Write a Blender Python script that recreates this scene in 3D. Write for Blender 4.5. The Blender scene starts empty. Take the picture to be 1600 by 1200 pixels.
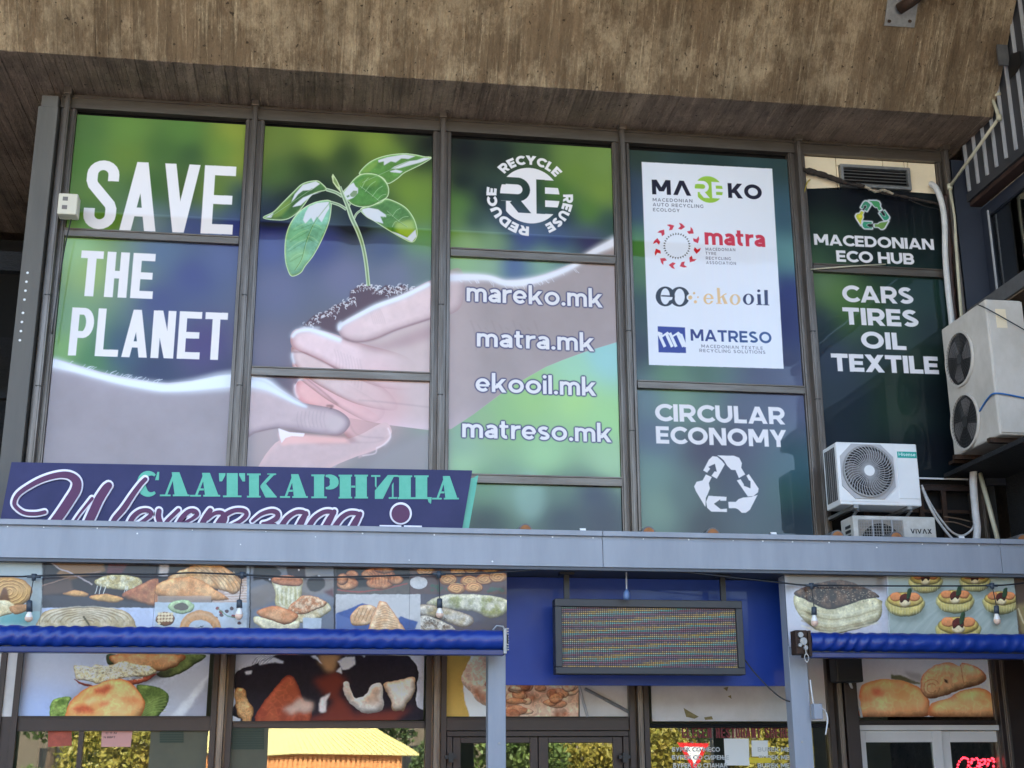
import bpy, bmesh, math, random
import numpy as np
from mathutils import Vector, Matrix
random.seed(7); rng = np.random.default_rng(11)
SC = bpy.context.scene; COL = SC.collection
# ---------------------------------------------------------------- camera
YAW, PIT, ROLL, FPX = 0.14338443, 0.28553722, -0.00501255, 2027.1
CAM = np.array([0.0, -11.5, 1.65])
_cy, _sy, _cp, _sp, _cr, _sr = math.cos(YAW), math.sin(YAW), math.cos(PIT), math.sin(PIT), math.cos(ROLL), math.sin(ROLL)
FW = np.array([_sy*_cp, _cy*_cp, _sp]); _rt = np.array([_cy, -_sy, 0.0]); _up = np.cross(_rt, FW)
RT = _rt*_cr + _up*_sr; UP = -_rt*_sr + _up*_cr
cd = bpy.data.cameras.new('camera'); cam = bpy.data.objects.new('camera', cd); COL.objects.link(cam)
cam.matrix_world = Matrix(((RT[0], UP[0], -FW[0], CAM[0]), (RT[1], UP[1], -FW[1], CAM[1]), (RT[2], UP[2], -FW[2], CAM[2]), (0, 0, 0, 1)))
cd.sensor_width = 36; cd.sensor_fit = 'HORIZONTAL'; cd.lens = FPX/1600*36; cd.clip_end = 2000; cd.clip_start = .1
SC.camera = cam
SC.render.resolution_x = 1024; SC.render.resolution_y = 768
# ---------------------------------------------------------------- world, sun, exposure
w = bpy.data.worlds.new('World'); SC.world = w; w.use_nodes = True
nt = w.node_tree; bg = nt.nodes['Background']
sky = nt.nodes.new('ShaderNodeTexSky'); sky.sky_type = 'NISHITA'; sky.sun_disc = False
SUN_EL, SUN_AZ = math.radians(50), math.radians(-16)
sky.sun_elevation = SUN_EL; sky.sun_rotation = SUN_AZ; sky.dust_density = 3.0; sky.ozone_density = .45; sky.air_density = 1.0
nt.links.new(sky.outputs[0], bg.inputs[0]); bg.inputs[1].default_value = 0.15
sl = bpy.data.lights.new('sun', 'SUN'); sl.energy = 4.0; sl.angle = math.radians(.5); sl.color = (1, .93, .82)
so = bpy.data.objects.new('sun', sl); COL.objects.link(so)
sd = Vector((math.sin(SUN_AZ)*math.cos(SUN_EL), math.cos(SUN_AZ)*math.cos(SUN_EL), math.sin(SUN_EL)))
so.rotation_euler = sd.to_track_quat('Z', 'Y').to_euler(); so.location = (0, 0, 30)
SC.view_settings.view_transform = 'Standard'; SC.view_settings.look = 'None'
SC.view_settings.gamma = 1; SC.view_settings.use_curve_mapping = False
SC.view_settings.exposure = 2.85
SC.cycles.max_bounces = 8; SC.cycles.diffuse_bounces = 4; SC.cycles.glossy_bounces = 4; SC.cycles.transparent_max_bounces = 12

# ---------------------------------------------------------------- helpers
def _ray(x, y): return FW*FPX + RT*(x-800) + UP*(600-y)
def at(x, y, Y=0.0):                       # point of the vertical plane Y = const seen at photo position (x, y)
    r = _ray(x, y); return CAM + r*((Y-CAM[1])/r[1])
def atX(x, y, X):
    r = _ray(x, y); return CAM + r*((X-CAM[0])/r[0])
def atZ(x, y, Z):
    r = _ray(x, y); return CAM + r*((Z-CAM[2])/r[2])
def V(p): return tuple(float(c) for c in p)
def lin(c):
    c = np.asarray(c, float)/255.0
    return np.where(c <= .04045, c/12.92, ((c+.055)/1.055)**2.4)
def tag(o, label=None, cat=None, group=None, kind=None):
    if label: o['label'] = label
    if cat: o['category'] = cat
    if group: o['group'] = group
    if kind: o['kind'] = kind
    return o
def empty(name, loc, label, cat, group=None, rz=0):
    o = bpy.data.objects.new(name, None); COL.objects.link(o); o.location = V(loc); o.rotation_euler = (0, 0, rz)
    o.empty_display_size = .1
    return tag(o, label, cat, group)
class MB:
    def __init__(s): s.v = []; s.f = []; s.m = []; s.mi = 0
    def poly(s, pts):
        b = len(s.v); s.v += [V(p) for p in pts]; s.f.append(tuple(range(b, b+len(pts)))); s.m.append(s.mi)
    def box(s, x0, x1, y0, y1, z0, z1, R=None):
        b = len(s.v)
        P = [(x, y, z) for x in (x0, x1) for y in (y0, y1) for z in (z0, z1)]
        if R is not None: P = [V(R @ Vector(p)) for p in P]
        s.v += P
        for q in ((0, 1, 3, 2), (4, 6, 7, 5), (0, 4, 5, 1), (2, 3, 7, 6), (0, 2, 6, 4), (1, 5, 7, 3)):
            s.f.append(tuple(b+i for i in q)); s.m.append(s.mi)
        return s
    def tube(s, path, r, n=8, caps=True):
        path = [Vector(V(p)) for p in path]; rs = r if isinstance(r, (list, tuple)) else [r]*len(path)
        b = len(s.v); up = None
        for i, p in enumerate(path):
            t = (path[min(i+1, len(path)-1)] - path[max(i-1, 0)]).normalized()
            if up is None: up = t.orthogonal().normalized()
            up = (up - t*up.dot(t)).normalized(); w_ = t.cross(up)
            for k in range(n):
                a = 2*math.pi*k/n; s.v.append(V(p + (up*math.cos(a) + w_*math.sin(a))*rs[i]))
        for i in range(len(path)-1):
            for k in range(n):
                s.f.append((b+i*n+k, b+i*n+(k+1) % n, b+(i+1)*n+(k+1) % n, b+(i+1)*n+k)); s.m.append(s.mi)
        if caps:
            s.f.append(tuple(b+k for k in range(n))[::-1]); s.m.append(s.mi)
            s.f.append(tuple(b+(len(path)-1)*n+k for k in range(n))); s.m.append(s.mi)
        return s
    def prism(s, pts, d):                 # polygon pts (3-D, planar) extruded by vector d
        pts = [Vector(V(p)) for p in pts]; d = Vector(V(d)); n = len(pts); b = len(s.v)
        s.v += [V(p) for p in pts] + [V(p+d) for p in pts]
        s.f.append(tuple(range(b, b+n))); s.f.append(tuple(range(b+n, b+2*n))[::-1]); s.m += [s.mi]*2
        for i in range(n):
            j = (i+1) % n; s.f.append((b+i, b+n+i, b+n+j, b+j)); s.m.append(s.mi)
        return s
    def build(s, name, mat, parent=None, bevel=0, smooth=False, kind=None, label=None):
        me = bpy.data.meshes.new(name); me.from_pydata(s.v, [], s.f)
        for m_ in (mat if isinstance(mat, (list, tuple)) else [mat]): me.materials.append(m_)
        me.polygons.foreach_set('material_index', s.m)
        bm = bmesh.new(); bm.from_mesh(me); bmesh.ops.recalc_face_normals(bm, faces=bm.faces); bm.to_mesh(me); bm.free()
        if smooth:
            me.polygons.foreach_set('use_smooth', [True]*len(me.polygons))
        me.update()
        o = bpy.data.objects.new(name, me); COL.objects.link(o)
        if parent is not None:
            o.parent = parent
            if parent.type == 'EMPTY': o.matrix_parent_inverse = Matrix.LocRotScale(parent.location, parent.rotation_euler, None).inverted()
        if bevel:
            md = o.modifiers.new('bevel', 'BEVEL'); md.width = bevel; md.segments = 2; md.limit_method = 'ANGLE'; md.angle_limit = math.radians(40)
            if smooth is False:
                pass
        return tag(o, label, None, None, kind)

def mat(name, col, rough=.6, metal=0, noise=0.0, nscale=8, bump=0, bscale=40, coat=0, spec=.5, stretch=(1, 1, 1), col2=None, srgb=True, coat_ior=1.5):
    m = bpy.data.materials.new(name); m.use_nodes = True; nt = m.node_tree; b = nt.nodes['Principled BSDF']
    c = lin(col) if srgb else np.array(col, float)
    b.inputs['Roughness'].default_value = rough; b.inputs['Metallic'].default_value = metal
    b.inputs['Specular IOR Level'].default_value = spec
    b.inputs['Coat Weight'].default_value = coat; b.inputs['Coat Roughness'].default_value = .04; b.inputs['Coat IOR'].default_value = coat_ior
    tc = nt.nodes.new('ShaderNodeTexCoord'); mp = nt.nodes.new('ShaderNodeMapping'); mp.inputs['Scale'].default_value = stretch
    nt.links.new(tc.outputs['Object'], mp.inputs[0])
    if noise or col2 is not None:
        n = nt.nodes.new('ShaderNodeTexNoise'); n.inputs['Scale'].default_value = nscale; n.inputs['Detail'].default_value = 8; n.inputs['Roughness'].default_value = .65
        nt.links.new(mp.outputs[0], n.inputs['Vector'])
        r = nt.nodes.new('ShaderNodeValToRGB'); r.color_ramp.elements[0].position = .3; r.color_ramp.elements[1].position = .7
        c2 = (lin(col2) if srgb else np.array(col2)) if col2 is not None else c*(1+noise)
        c1 = c if col2 is not None else c*(1-noise)
        r.color_ramp.elements[0].color = (*c1, 1); r.color_ramp.elements[1].color = (*c2, 1)
        nt.links.new(n.outputs[0], r.inputs[0]); nt.links.new(r.outputs[0], b.inputs['Base Color'])
        mr = nt.nodes.new('ShaderNodeMapRange'); mr.inputs['To Min'].default_value = max(.02, rough-.12); mr.inputs['To Max'].default_value = min(1, rough+.12)
        nt.links.new(n.outputs[0], mr.inputs[0]); nt.links.new(mr.outputs[0], b.inputs['Roughness'])
    else: b.inputs['Base Color'].default_value = (*c, 1)
    if bump:
        n2 = nt.nodes.new('ShaderNodeTexNoise'); n2.inputs['Scale'].default_value = bscale; n2.inputs['Detail'].default_value = 6
        nt.links.new(mp.outputs[0], n2.inputs['Vector'])
        bp = nt.nodes.new('ShaderNodeBump'); bp.inputs['Strength'].default_value = bump; bp.inputs['Distance'].default_value = .01
        nt.links.new(n2.outputs[0], bp.inputs['Height']); nt.links.new(bp.outputs[0], b.inputs['Normal'])
    return m

def concrete(name, base, light, dark, board=.11):
    """board-marked concrete: vertical streaks along the board direction (object Y/Z), fine pits, pale drips"""
    m = bpy.data.materials.new(name); m.use_nodes = True; nt = m.node_tree; N = nt.nodes; L = nt.links; b = N['Principled BSDF']
    b.inputs['Roughness'].default_value = .9; b.inputs['Specular IOR Level'].default_value = .25
    tc = N.new('ShaderNodeTexCoord')
    def noise(scale, st, det=8, ro=.6, off=0):
        mp = N.new('ShaderNodeMapping'); mp.inputs['Scale'].default_value = st; mp.inputs['Location'].default_value = (off, off, off)
        n = N.new('ShaderNodeTexNoise'); n.inputs['Scale'].default_value = scale; n.inputs['Detail'].default_value = det; n.inputs['Roughness'].default_value = ro
        L.new(tc.outputs['Object'], mp.inputs[0]); L.new(mp.outputs[0], n.inputs['Vector']); return n.outputs[0]
    def ramp(src, a, c, v0=0, v1=1):
        r = N.new('ShaderNodeMapRange'); r.inputs['From Min'].default_value = a; r.inputs['From Max'].default_value = c
        r.inputs['To Min'].default_value = v0; r.inputs['To Max'].default_value = v1; L.new(src, r.inputs[0]); return r.outputs[0]
    def mix(fac, c1, c2):
        x = N.new('ShaderNodeMix'); x.data_type = 'RGBA'
        L.new(fac, x.inputs[0])
        for i, c in ((6, c1), (7, c2)):
            if isinstance(c, tuple): x.inputs[i].default_value = (*c, 1)
            else: L.new(c, x.inputs[i])
        return x.outputs[2]
    sx = N.new('ShaderNodeSeparateXYZ'); L.new(tc.outputs['Object'], sx.inputs[0])
    def m2(op, a, b_):
        q = N.new('ShaderNodeMath'); q.operation = op
        for i, v in ((0, a), (1, b_)):
            if isinstance(v, (int, float)): q.inputs[i].default_value = v
            else: L.new(v, q.inputs[i])
        return q.outputs[0]
    bx = m2('MULTIPLY', sx.outputs[0], 1/board); wn = N.new('ShaderNodeTexWhiteNoise'); wn.noise_dimensions = '1D'; L.new(m2('FLOOR', bx, 0.0), wn.inputs['W'])
    tone = ramp(wn.outputs[0], 0, 1, .88, 1.1)
    fr_ = m2('FRACT', bx, 0.0); edge = m2('LESS_THAN', m2('ABSOLUTE', m2('SUBTRACT', fr_, .5), 0.0), .47)
    wn2 = N.new('ShaderNodeTexWhiteNoise'); wn2.noise_dimensions = '1D'; L.new(m2('ADD', m2('FLOOR', bx, 0.0), 77.7), wn2.inputs['W'])
    big = ramp(noise(1.1, (1, 1, 1), 6, .6), .35, .68)
    streak = ramp(noise(12, (1, .10, .10), 10, .7, 3), .36, .66)
    pale = ramp(noise(19, (1, .06, .06), 10, .8, 9), .52, .64, 0, .95)
    spk = ramp(noise(38, (1, .45, .45), 6, .75, 41), .50, .60)
    pale = m2('MULTIPLY', pale, ramp(spk, 0, 1, .45, 1.0))
    blot = ramp(noise(2.6, (1, .55, .55), 10, .78, 15), .48, .62, 0, .6)
    fine = ramp(noise(60, (1, .5, .5), 4, .7, 5), .3, .75)
    c = mix(big, tuple(lin(dark)), tuple(lin(base)))
    c = mix(streak, c, tuple(lin(base)*1.12))
    c = mix(pale, c, tuple(lin(light)))
    c = mix(blot, c, tuple(lin(light)*.8))
    dk = ramp(noise(26, (1, .035, .035), 6, .6, 21), .60, .70, 0, .55)
    c = mix(dk, c, tuple(lin(dark)*.55))
    pit = ramp(noise(30, (1, .7, .7), 2, .5, 31), .68, .72, 0, .85)
    stain = ramp(noise(1.1, (1, .9, .9), 8, .7, 51), .48, .66, 0, .5)
    c = mix(stain, c, tuple(lin(dark)*.9))
    c = mix(pit, c, tuple(lin(dark)*.35))
    f2 = m2('MULTIPLY', m2('MULTIPLY', ramp(fine, 0, 1, .8, 1.14), tone), ramp(m2('MAXIMUM', edge, m2('LESS_THAN', wn2.outputs[0], .45)), 0, 1, .74, 1.0))
    mul = N.new('ShaderNodeMix'); mul.data_type = 'RGBA'; mul.blend_type = 'MULTIPLY'; mul.inputs[0].default_value = 1
    L.new(c, mul.inputs[6]); cc = N.new('ShaderNodeCombineColor'); [L.new(f2, cc.inputs[i]) for i in range(3)]; L.new(cc.outputs[0], mul.inputs[7])
    L.new(mul.outputs[2], b.inputs['Base Color'])
    bp = N.new('ShaderNodeBump'); bp.inputs['Strength'].default_value = .7; bp.inputs['Distance'].default_value = .012
    ad = N.new('ShaderNodeMath'); ad.operation = 'ADD'; L.new(fine, ad.inputs[0]); L.new(m2('ADD', streak, pale), ad.inputs[1])
    L.new(ad.outputs[0], bp.inputs['Height']); L.new(bp.outputs[0], b.inputs['Normal'])
    return m

def glass(name, tint=(.8, .85, .85), refl=.12, wav=0.0):
    m = bpy.data.materials.new(name); m.use_nodes = True; nt = m.node_tree; N = nt.nodes; L = nt.links; N.remove(N['Principled BSDF'])
    o = N['Material Output']; t = N.new('ShaderNodeBsdfTransparent'); t.inputs[0].default_value = (*tint, 1)
    g = N.new('ShaderNodeBsdfGlossy'); g.inputs['Roughness'].default_value = .0; g.inputs[0].default_value = (1, 1, 1, 1)
    f = N.new('ShaderNodeFresnel'); f.inputs[0].default_value = 1.5
    a = N.new('ShaderNodeMath'); a.operation = 'ADD'; a.inputs[1].default_value = refl; a.use_clamp = True
    L.new(f.outputs[0], a.inputs[0]); x = N.new('ShaderNodeMixShader'); L.new(a.outputs[0], x.inputs[0]); L.new(t.outputs[0], x.inputs[1]); L.new(g.outputs[0], x.inputs[2]); L.new(x.outputs[0], o.inputs[0])
    if wav:
        tc = N.new('ShaderNodeTexCoord'); n = N.new('ShaderNodeTexNoise'); n.inputs['Scale'].default_value = 1.3; n.inputs['Detail'].default_value = 1; L.new(tc.outputs['Object'], n.inputs['Vector'])
        bp = N.new('ShaderNodeBump'); bp.inputs['Strength'].default_value = wav; bp.inputs['Distance'].default_value = .01
        L.new(n.outputs[0], bp.inputs['Height']); L.new(bp.outputs[0], g.inputs['Normal'])
    return m

# ---------------------------------------------------------------- numpy print shop: flat print for posters and signs
def vnoise(h, w_, cell, oct_=4, seed=0, aniso=1.0):
    r = np.random.default_rng(seed); out = np.zeros((h, w_), np.float32); amp = 1; tot = 0
    for o_ in range(oct_):
        cx = max(cell*aniso/2**o_, 1.0); cy_ = max(cell/2**o_, 1.0)
        gh, gw = int(h/cy_)+3, int(w_/cx)+3; g = r.random((gh, gw)).astype(np.float32)
        yy = np.arange(h)/cy_; xx = np.arange(w_)/cx; y0 = yy.astype(int); x0 = xx.astype(int)
        fy = (yy-y0); fy = fy*fy*(3-2*fy); fx = (xx-x0); fx = fx*fx*(3-2*fx)
        a = g[y0][:, x0]*(1-fx)+g[y0][:, x0+1]*fx; b_ = g[y0+1][:, x0]*(1-fx)+g[y0+1][:, x0+1]*fx
        out += amp*(a*(1-fy)[:, None]+b_*fy[:, None]); tot += amp; amp *= .55
    return out/tot
def gblur(a, s):
    if s <= .3: return a
    k = int(3*s)+1; x = np.arange(-k, k+1); g = np.exp(-x*x/(2*s*s)); g /= g.sum()
    n = a.shape[0]+2*k; m_ = a.shape[1]+2*k
    A = np.pad(a, k, mode='edge'); F = np.fft.rfft2(A)
    ky = np.fft.fftfreq(n)[:, None]; kx = np.fft.rfftfreq(m_)[None]
    F *= np.exp(-2*(math.pi*s)**2*(ky*ky+kx*kx)); return np.fft.irfft2(F, s=(n, m_))[k:-k, k:-k].astype(np.float32)
def cr(pts, closed=True, n=6):
    p = np.array(pts, float); N_ = len(p); out = []
    rngi = range(N_) if closed else range(N_-1)
    for i in rngi:
        if closed: a, b_, c, d = p[i-1], p[i], p[(i+1) % N_], p[(i+2) % N_]
        else: a, b_, c, d = p[max(i-1, 0)], p[i], p[i+1], p[min(i+2, N_-1)]
        for k in range(n):
            t = k/n; out.append(.5*((2*b_)+(-a+c)*t+(2*a-5*b_+4*c-d)*t*t+(-a+3*b_-3*c+d)*t**3))
    if not closed: out.append(p[-1])
    return np.array(out)
def sides(path, t):
    """left and right edges of a stroke of width t (number or list) along path"""
    p = np.array(path, float); d = np.gradient(p, axis=0) if len(p) > 2 else np.array([p[1]-p[0]]*2)
    if len(p) > 2 and np.allclose(p[0], p[-1]): d[0] = d[-1] = (p[1]-p[-2])
    d /= np.maximum(np.hypot(d[:, 0], d[:, 1]), 1e-9)[:, None]; n = np.stack([-d[:, 1], d[:, 0]], 1)
    tt = np.broadcast_to(np.asarray(t, float), (len(p),))[:, None]/2
    return p+n*tt, p-n*tt
def arc(cx, cy_, rx, ry, a0, a1, n=16):
    a = np.radians(np.linspace(a0, a1, n)); return [(cx+rx*math.cos(q), cy_+ry*math.sin(q)) for q in a]

class Canvas:
    """flat print on the vertical plane Y; drawn in photo coordinates carried onto that plane"""
    def __init__(s, x0, x1, z0, z1, Y, S, base=(128, 128, 128)):
        s.x0, s.x1, s.z0, s.z1, s.Y, s.S = x0, x1, z0, z1, Y, S
        s.w = int((x1-x0)*S); s.h = int((z1-z0)*S); s.a = np.empty((s.h, s.w, 3), np.float32); s.a[:] = lin(base)
    def q(s, pts):
        pts = np.atleast_2d(np.array(pts, float)); out = []
        for x, y in pts:
            P = at(x, y, s.Y); out.append(((P[0]-s.x0)*s.S, (s.z1-P[2])*s.S))
        return np.array(out)
    def m(s, X, Z): return ((X-s.x0)*s.S, (s.z1-Z)*s.S)
    def pxs(s, x, y):                     # canvas pixels per photo pixel
        a, b_ = s.q([(x, y), (x+10, y)]); return abs(b_[0]-a[0])/10
    def mask(s, polys, pad=2):
        """coverage of a union of polygons (canvas px): returns (mask, y0, x0)"""
        P = [np.asarray(p, float) for p in polys]; A = np.concatenate(P)
        x0 = int(max(0, math.floor(A[:, 0].min())-pad)); x1 = int(min(s.w, math.ceil(A[:, 0].max())+pad+1))
        y0 = int(max(0, math.floor(A[:, 1].min())-pad)); y1 = int(min(s.h, math.ceil(A[:, 1].max())+pad+1))
        if x1 <= x0 or y1 <= y0: return None
        W, H = x1-x0, y1-y0; out = np.zeros((H, W), np.float32); SS = 3; xs = np.arange(W+1, dtype=float)
        for p in P:
            cov = np.zeros((H, W), np.float32); px, py = p[:, 0]-x0, p[:, 1]-y0; qx, qy = np.roll(px, -1), np.roll(py, -1)
            r0 = max(0, int(math.floor(py.min()))); r1 = min(H, int(math.ceil(py.max()))+1)
            for r in range(r0, r1):
                for k in range(SS):
                    y = r+(k+.5)/SS; c = (py <= y) != (qy <= y)
                    if not c.any(): continue
                    X = np.sort(px[c]+(y-py[c])*(qx[c]-px[c])/(qy[c]-py[c]))
                    for a, b_ in zip(X[::2], X[1::2]):
                        a = min(max(a, 0), W); b_ = min(max(b_, 0), W)
                        if b_ <= a: continue
                        ia, ib = int(a), min(int(b_), W-1)
                        if ia == ib: cov[r, ia] += (b_-a)/SS
                        else:
                            cov[r, ia] += (ia+1-a)/SS; cov[r, ib] += (b_-ib)/SS
                            if ib > ia+1: cov[r, ia+1:ib] += 1/SS
            out = np.maximum(out, np.clip(cov, 0, 1))
        return out, y0, x0
    def put(s, M, col, alpha=1.0):
        if M is None: return
        m_, y0, x0 = M; v = s.a[y0:y0+m_.shape[0], x0:x0+m_.shape[1]]; A = (m_*alpha)[..., None]
        c = col if isinstance(col, np.ndarray) and col.ndim == 3 else lin(col)
        v[:] = v*(1-A)+c*A
    def fill(s, pts, col, blur=0, alpha=1, smooth=False, raw=False, grow=0):
        p = cr(pts) if smooth else pts
        if not raw: p = s.q(p)
        k = s.pxs(*np.mean(pts, 0)) if not raw else 1
        M = s.mask([p], pad=2+int(3*blur*k))
        if M is None: return
        if blur: M = (gblur(M[0], blur*k), M[1], M[2])
        s.put(M, col, alpha)
    def stroke(s, pts, w_, col, alpha=1, blur=0, smooth=True):
        p = cr(pts, False, 5) if smooth and len(pts) > 2 else np.array(pts, float)
        ww = np.interp(np.linspace(0, 1, len(p)), np.linspace(0, 1, len(w_)), w_) if isinstance(w_, (list, tuple)) else w_
        a, b_ = sides(p, ww); k = s.pxs(*p[0]); polys = []
        a, b_ = s.q(a), s.q(b_)
        for i in range(len(p)-1): polys.append(np.array([a[i], a[i+1], b_[i+1], b_[i]]))
        M = s.mask([np.concatenate([a, b_[::-1]])], pad=2+int(3*blur*k))
        if M is None: return
        if blur: M = (gblur(M[0], blur*k), M[1], M[2])
        s.put(M, col, alpha)
    def blob(s, pts, edge, mid, hi=None, r=4, seed=0, amp=.5, cell=6, aniso=1, smooth=True, light=(-.3, -1), gloss=.45, alpha=1):
        """rounded thing in a printed picture: darker rim, mid colour, mottled with hi"""
        p = cr(pts) if smooth else np.array(pts, float); k = s.pxs(*np.mean(pts, 0)); M = s.mask([s.q(p)], pad=3)
        if M is None: return
        m_, y0, x0 = M; b_ = gblur(m_, r*k); t = np.clip((b_-.5)*2.2, 0, 1)[..., None]
        n = vnoise(*m_.shape, max(cell*k, 1.5), 4, seed, aniso)[..., None]; n2 = vnoise(*m_.shape, max(cell*k*2.5, 2), 3, seed+5, aniso)[..., None]
        c = lin(edge)*(1-t)+lin(mid)*t
        if hi is not None: c = c*(1-np.clip((n2-.35)*2.6, 0, 1)*t)+lin(hi)*np.clip((n2-.35)*2.6, 0, 1)*t
        c = c*(1+.6*amp*(n-.5)*2)
        rd = 1-np.abs(2*vnoise(*m_.shape, max(cell*k*.8, 2), 3, seed+77, aniso)-1); c = c*(1+.45*amp*np.clip((rd[..., None]-.86)*9, -.35, 1))
        gy, gx = np.gradient(b_); sh = (gx*light[0]+gy*light[1])*r*k*-1
        c = np.clip(c*(1+gloss*4*np.clip(sh, -.4, .4)[..., None]), 0, 1)
        s.put((m_, y0, x0), c.astype(np.float32), alpha)
    def spiral(s, cx, cy_, rx, ry, col, dark, turns=4, w_=1.2, ph=0, seed=0):
        s.blob(arc(cx, cy_, rx, ry, 0, 345, 16), dark, col, None, r=3, seed=seed, amp=.25)
        p = [(cx+rx*.92*t*math.cos(ph+t*turns*6.28), cy_+ry*.92*t*math.sin(ph+t*turns*6.28)) for t in np.linspace(.06, 1, int(turns*14))]
        s.stroke(p, w_, dark, .75, smooth=False)
        p2 = [(x-.5, y-w_) for x, y in p]; s.stroke(p2, w_*.8, tuple(min(255, c*1.22+12) for c in col), .6, smooth=False)
    def grad(s, pts, sig=26):
        """soft colour field through (x, y, colour[, radius]) points in photo coordinates"""
        st = 8; H, W = s.h//st+2, s.w//st+2; yy, xx = np.mgrid[0:H, 0:W]*float(st); num = np.zeros((H, W, 3)); den = np.zeros((H, W))
        for p in pts:
            c = s.q([(p[0], p[1])])[0]; sg = (p[3] if len(p) > 3 else sig)*s.pxs(p[0], p[1])
            d2 = (xx-c[0])**2+(yy-c[1])**2; wt = 1.0/(d2/(sg*sg)+.12)**1.7
            num += wt[..., None]*lin(p[2]); den += wt
        g = num/den[..., None]; g = np.stack([gblur(g[..., i].astype(np.float32), sig*s.pxs(800, 600)/st*.42) for i in range(3)], -1); fy = np.arange(s.h)/st; fx = np.arange(s.w)/st; y0 = fy.astype(int); x0 = fx.astype(int); fy = (fy-y0)[:, None, None]; fx = (fx-x0)[None, :, None]
        return ((g[y0][:, x0]*(1-fx)+g[y0][:, x0+1]*fx)*(1-fy)+(g[y0+1][:, x0]*(1-fx)+g[y0+1][:, x0+1]*fx)*fy).astype(np.float32)
    def warp(s, amp=1.2, cell=9, seed=1, grain=.10):
        k = s.S/172.0; dx = (vnoise(s.h, s.w, cell*k, 3, seed)-.5)*2*amp*k*1.6; dy = (vnoise(s.h, s.w, cell*k, 3, seed+9)-.5)*2*amp*k*1.6
        yy, xx = np.mgrid[0:s.h, 0:s.w]; Y = np.clip(yy+dy, 0, s.h-1.001); X = np.clip(xx+dx, 0, s.w-1.001); y0 = Y.astype(int); x0 = X.astype(int); fy = (Y-y0)[..., None]; fx = (X-x0)[..., None]
        A = s.a; y1 = np.minimum(y0+1, s.h-1); x1 = np.minimum(x0+1, s.w-1)
        s.a = ((A[y0, x0]*(1-fx)+A[y0, x1]*fx)*(1-fy)+(A[y1, x0]*(1-fx)+A[y1, x1]*fx)*fy).astype(np.float32)
        lum = s.a.mean(2, keepdims=True); tex = np.abs(lum-gblur(lum[..., 0], 5*k)[..., None]); tex = np.clip(gblur(tex[..., 0], 4*k)*9, .15, 1)[..., None]
        n = vnoise(s.h, s.w, 3.2*k, 3, seed+20)[..., None]-.5; n2 = vnoise(s.h, s.w, 12*k, 3, seed+30)[..., None]-.5
        s.a = np.clip(s.a*(1+tex*(n*grain*8+n2*grain*5)), 0, 1)
    def image(s, name, gain=1.0):
        a = np.clip(s.a*gain, 0, 1); a = np.where(a <= .0031308, a*12.92, 1.055*a**(1/2.4)-.055)
        px = np.ones((s.h, s.w, 4), np.float32); px[..., :3] = a[::-1]
        im = bpy.data.images.new(name, s.w, s.h); im.pixels.foreach_set(px.ravel()); im.update(); im.pack(); return im
def print_mat(name, im, rough=.45, coat=1.0, coat_ior=1.5, wav=.15, spec=.4, coat_rough=.02):
    m = bpy.data.materials.new(name); m.use_nodes = True; nt = m.node_tree; N = nt.nodes; L = nt.links; b = N['Principled BSDF']
    t = N.new('ShaderNodeTexImage'); t.image = im; t.extension = 'EXTEND'; t.interpolation = 'Linear'
    uv = N.new('ShaderNodeUVMap'); uv.uv_map = 'print'; L.new(uv.outputs[0], t.inputs[0]); L.new(t.outputs[0], b.inputs['Base Color'])
    b.inputs['Roughness'].default_value = rough; b.inputs['Specular IOR Level'].default_value = spec
    b.inputs['Coat Weight'].default_value = coat; b.inputs['Coat Roughness'].default_value = coat_rough; b.inputs['Coat IOR'].default_value = coat_ior
    tc = N.new('ShaderNodeTexCoord'); n = N.new('ShaderNodeTexNoise'); n.inputs['Scale'].default_value = 1.6; n.inputs['Detail'].default_value = 2; L.new(tc.outputs['Object'], n.inputs['Vector'])
    bp = N.new('ShaderNodeBump'); bp.inputs['Strength'].default_value = wav; bp.inputs['Distance'].default_value = .01
    L.new(n.outputs[0], bp.inputs['Height']); L.new(bp.outputs[0], b.inputs['Coat Normal'])
    return m
def sheet(name, cv, m, corners, th=.004, parent=None):
    """thin printed sheet: corners (X, Z) on the canvas' plane, with real thickness behind the face"""
    mb = MB(); mb.prism([(x, cv.Y, z) for x, z in corners], (0, th, 0)); o = mb.build(name, m, parent)
    me = o.data; uv = me.uv_layers.new(name='print')
    for lp in me.loops:
        c = me.vertices[lp.vertex_index].co; uv.data[lp.index].uv = ((c.x-cv.x0)/(cv.x1-cv.x0), (c.z-cv.z0)/(cv.z1-cv.z0))
    return o

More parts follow.
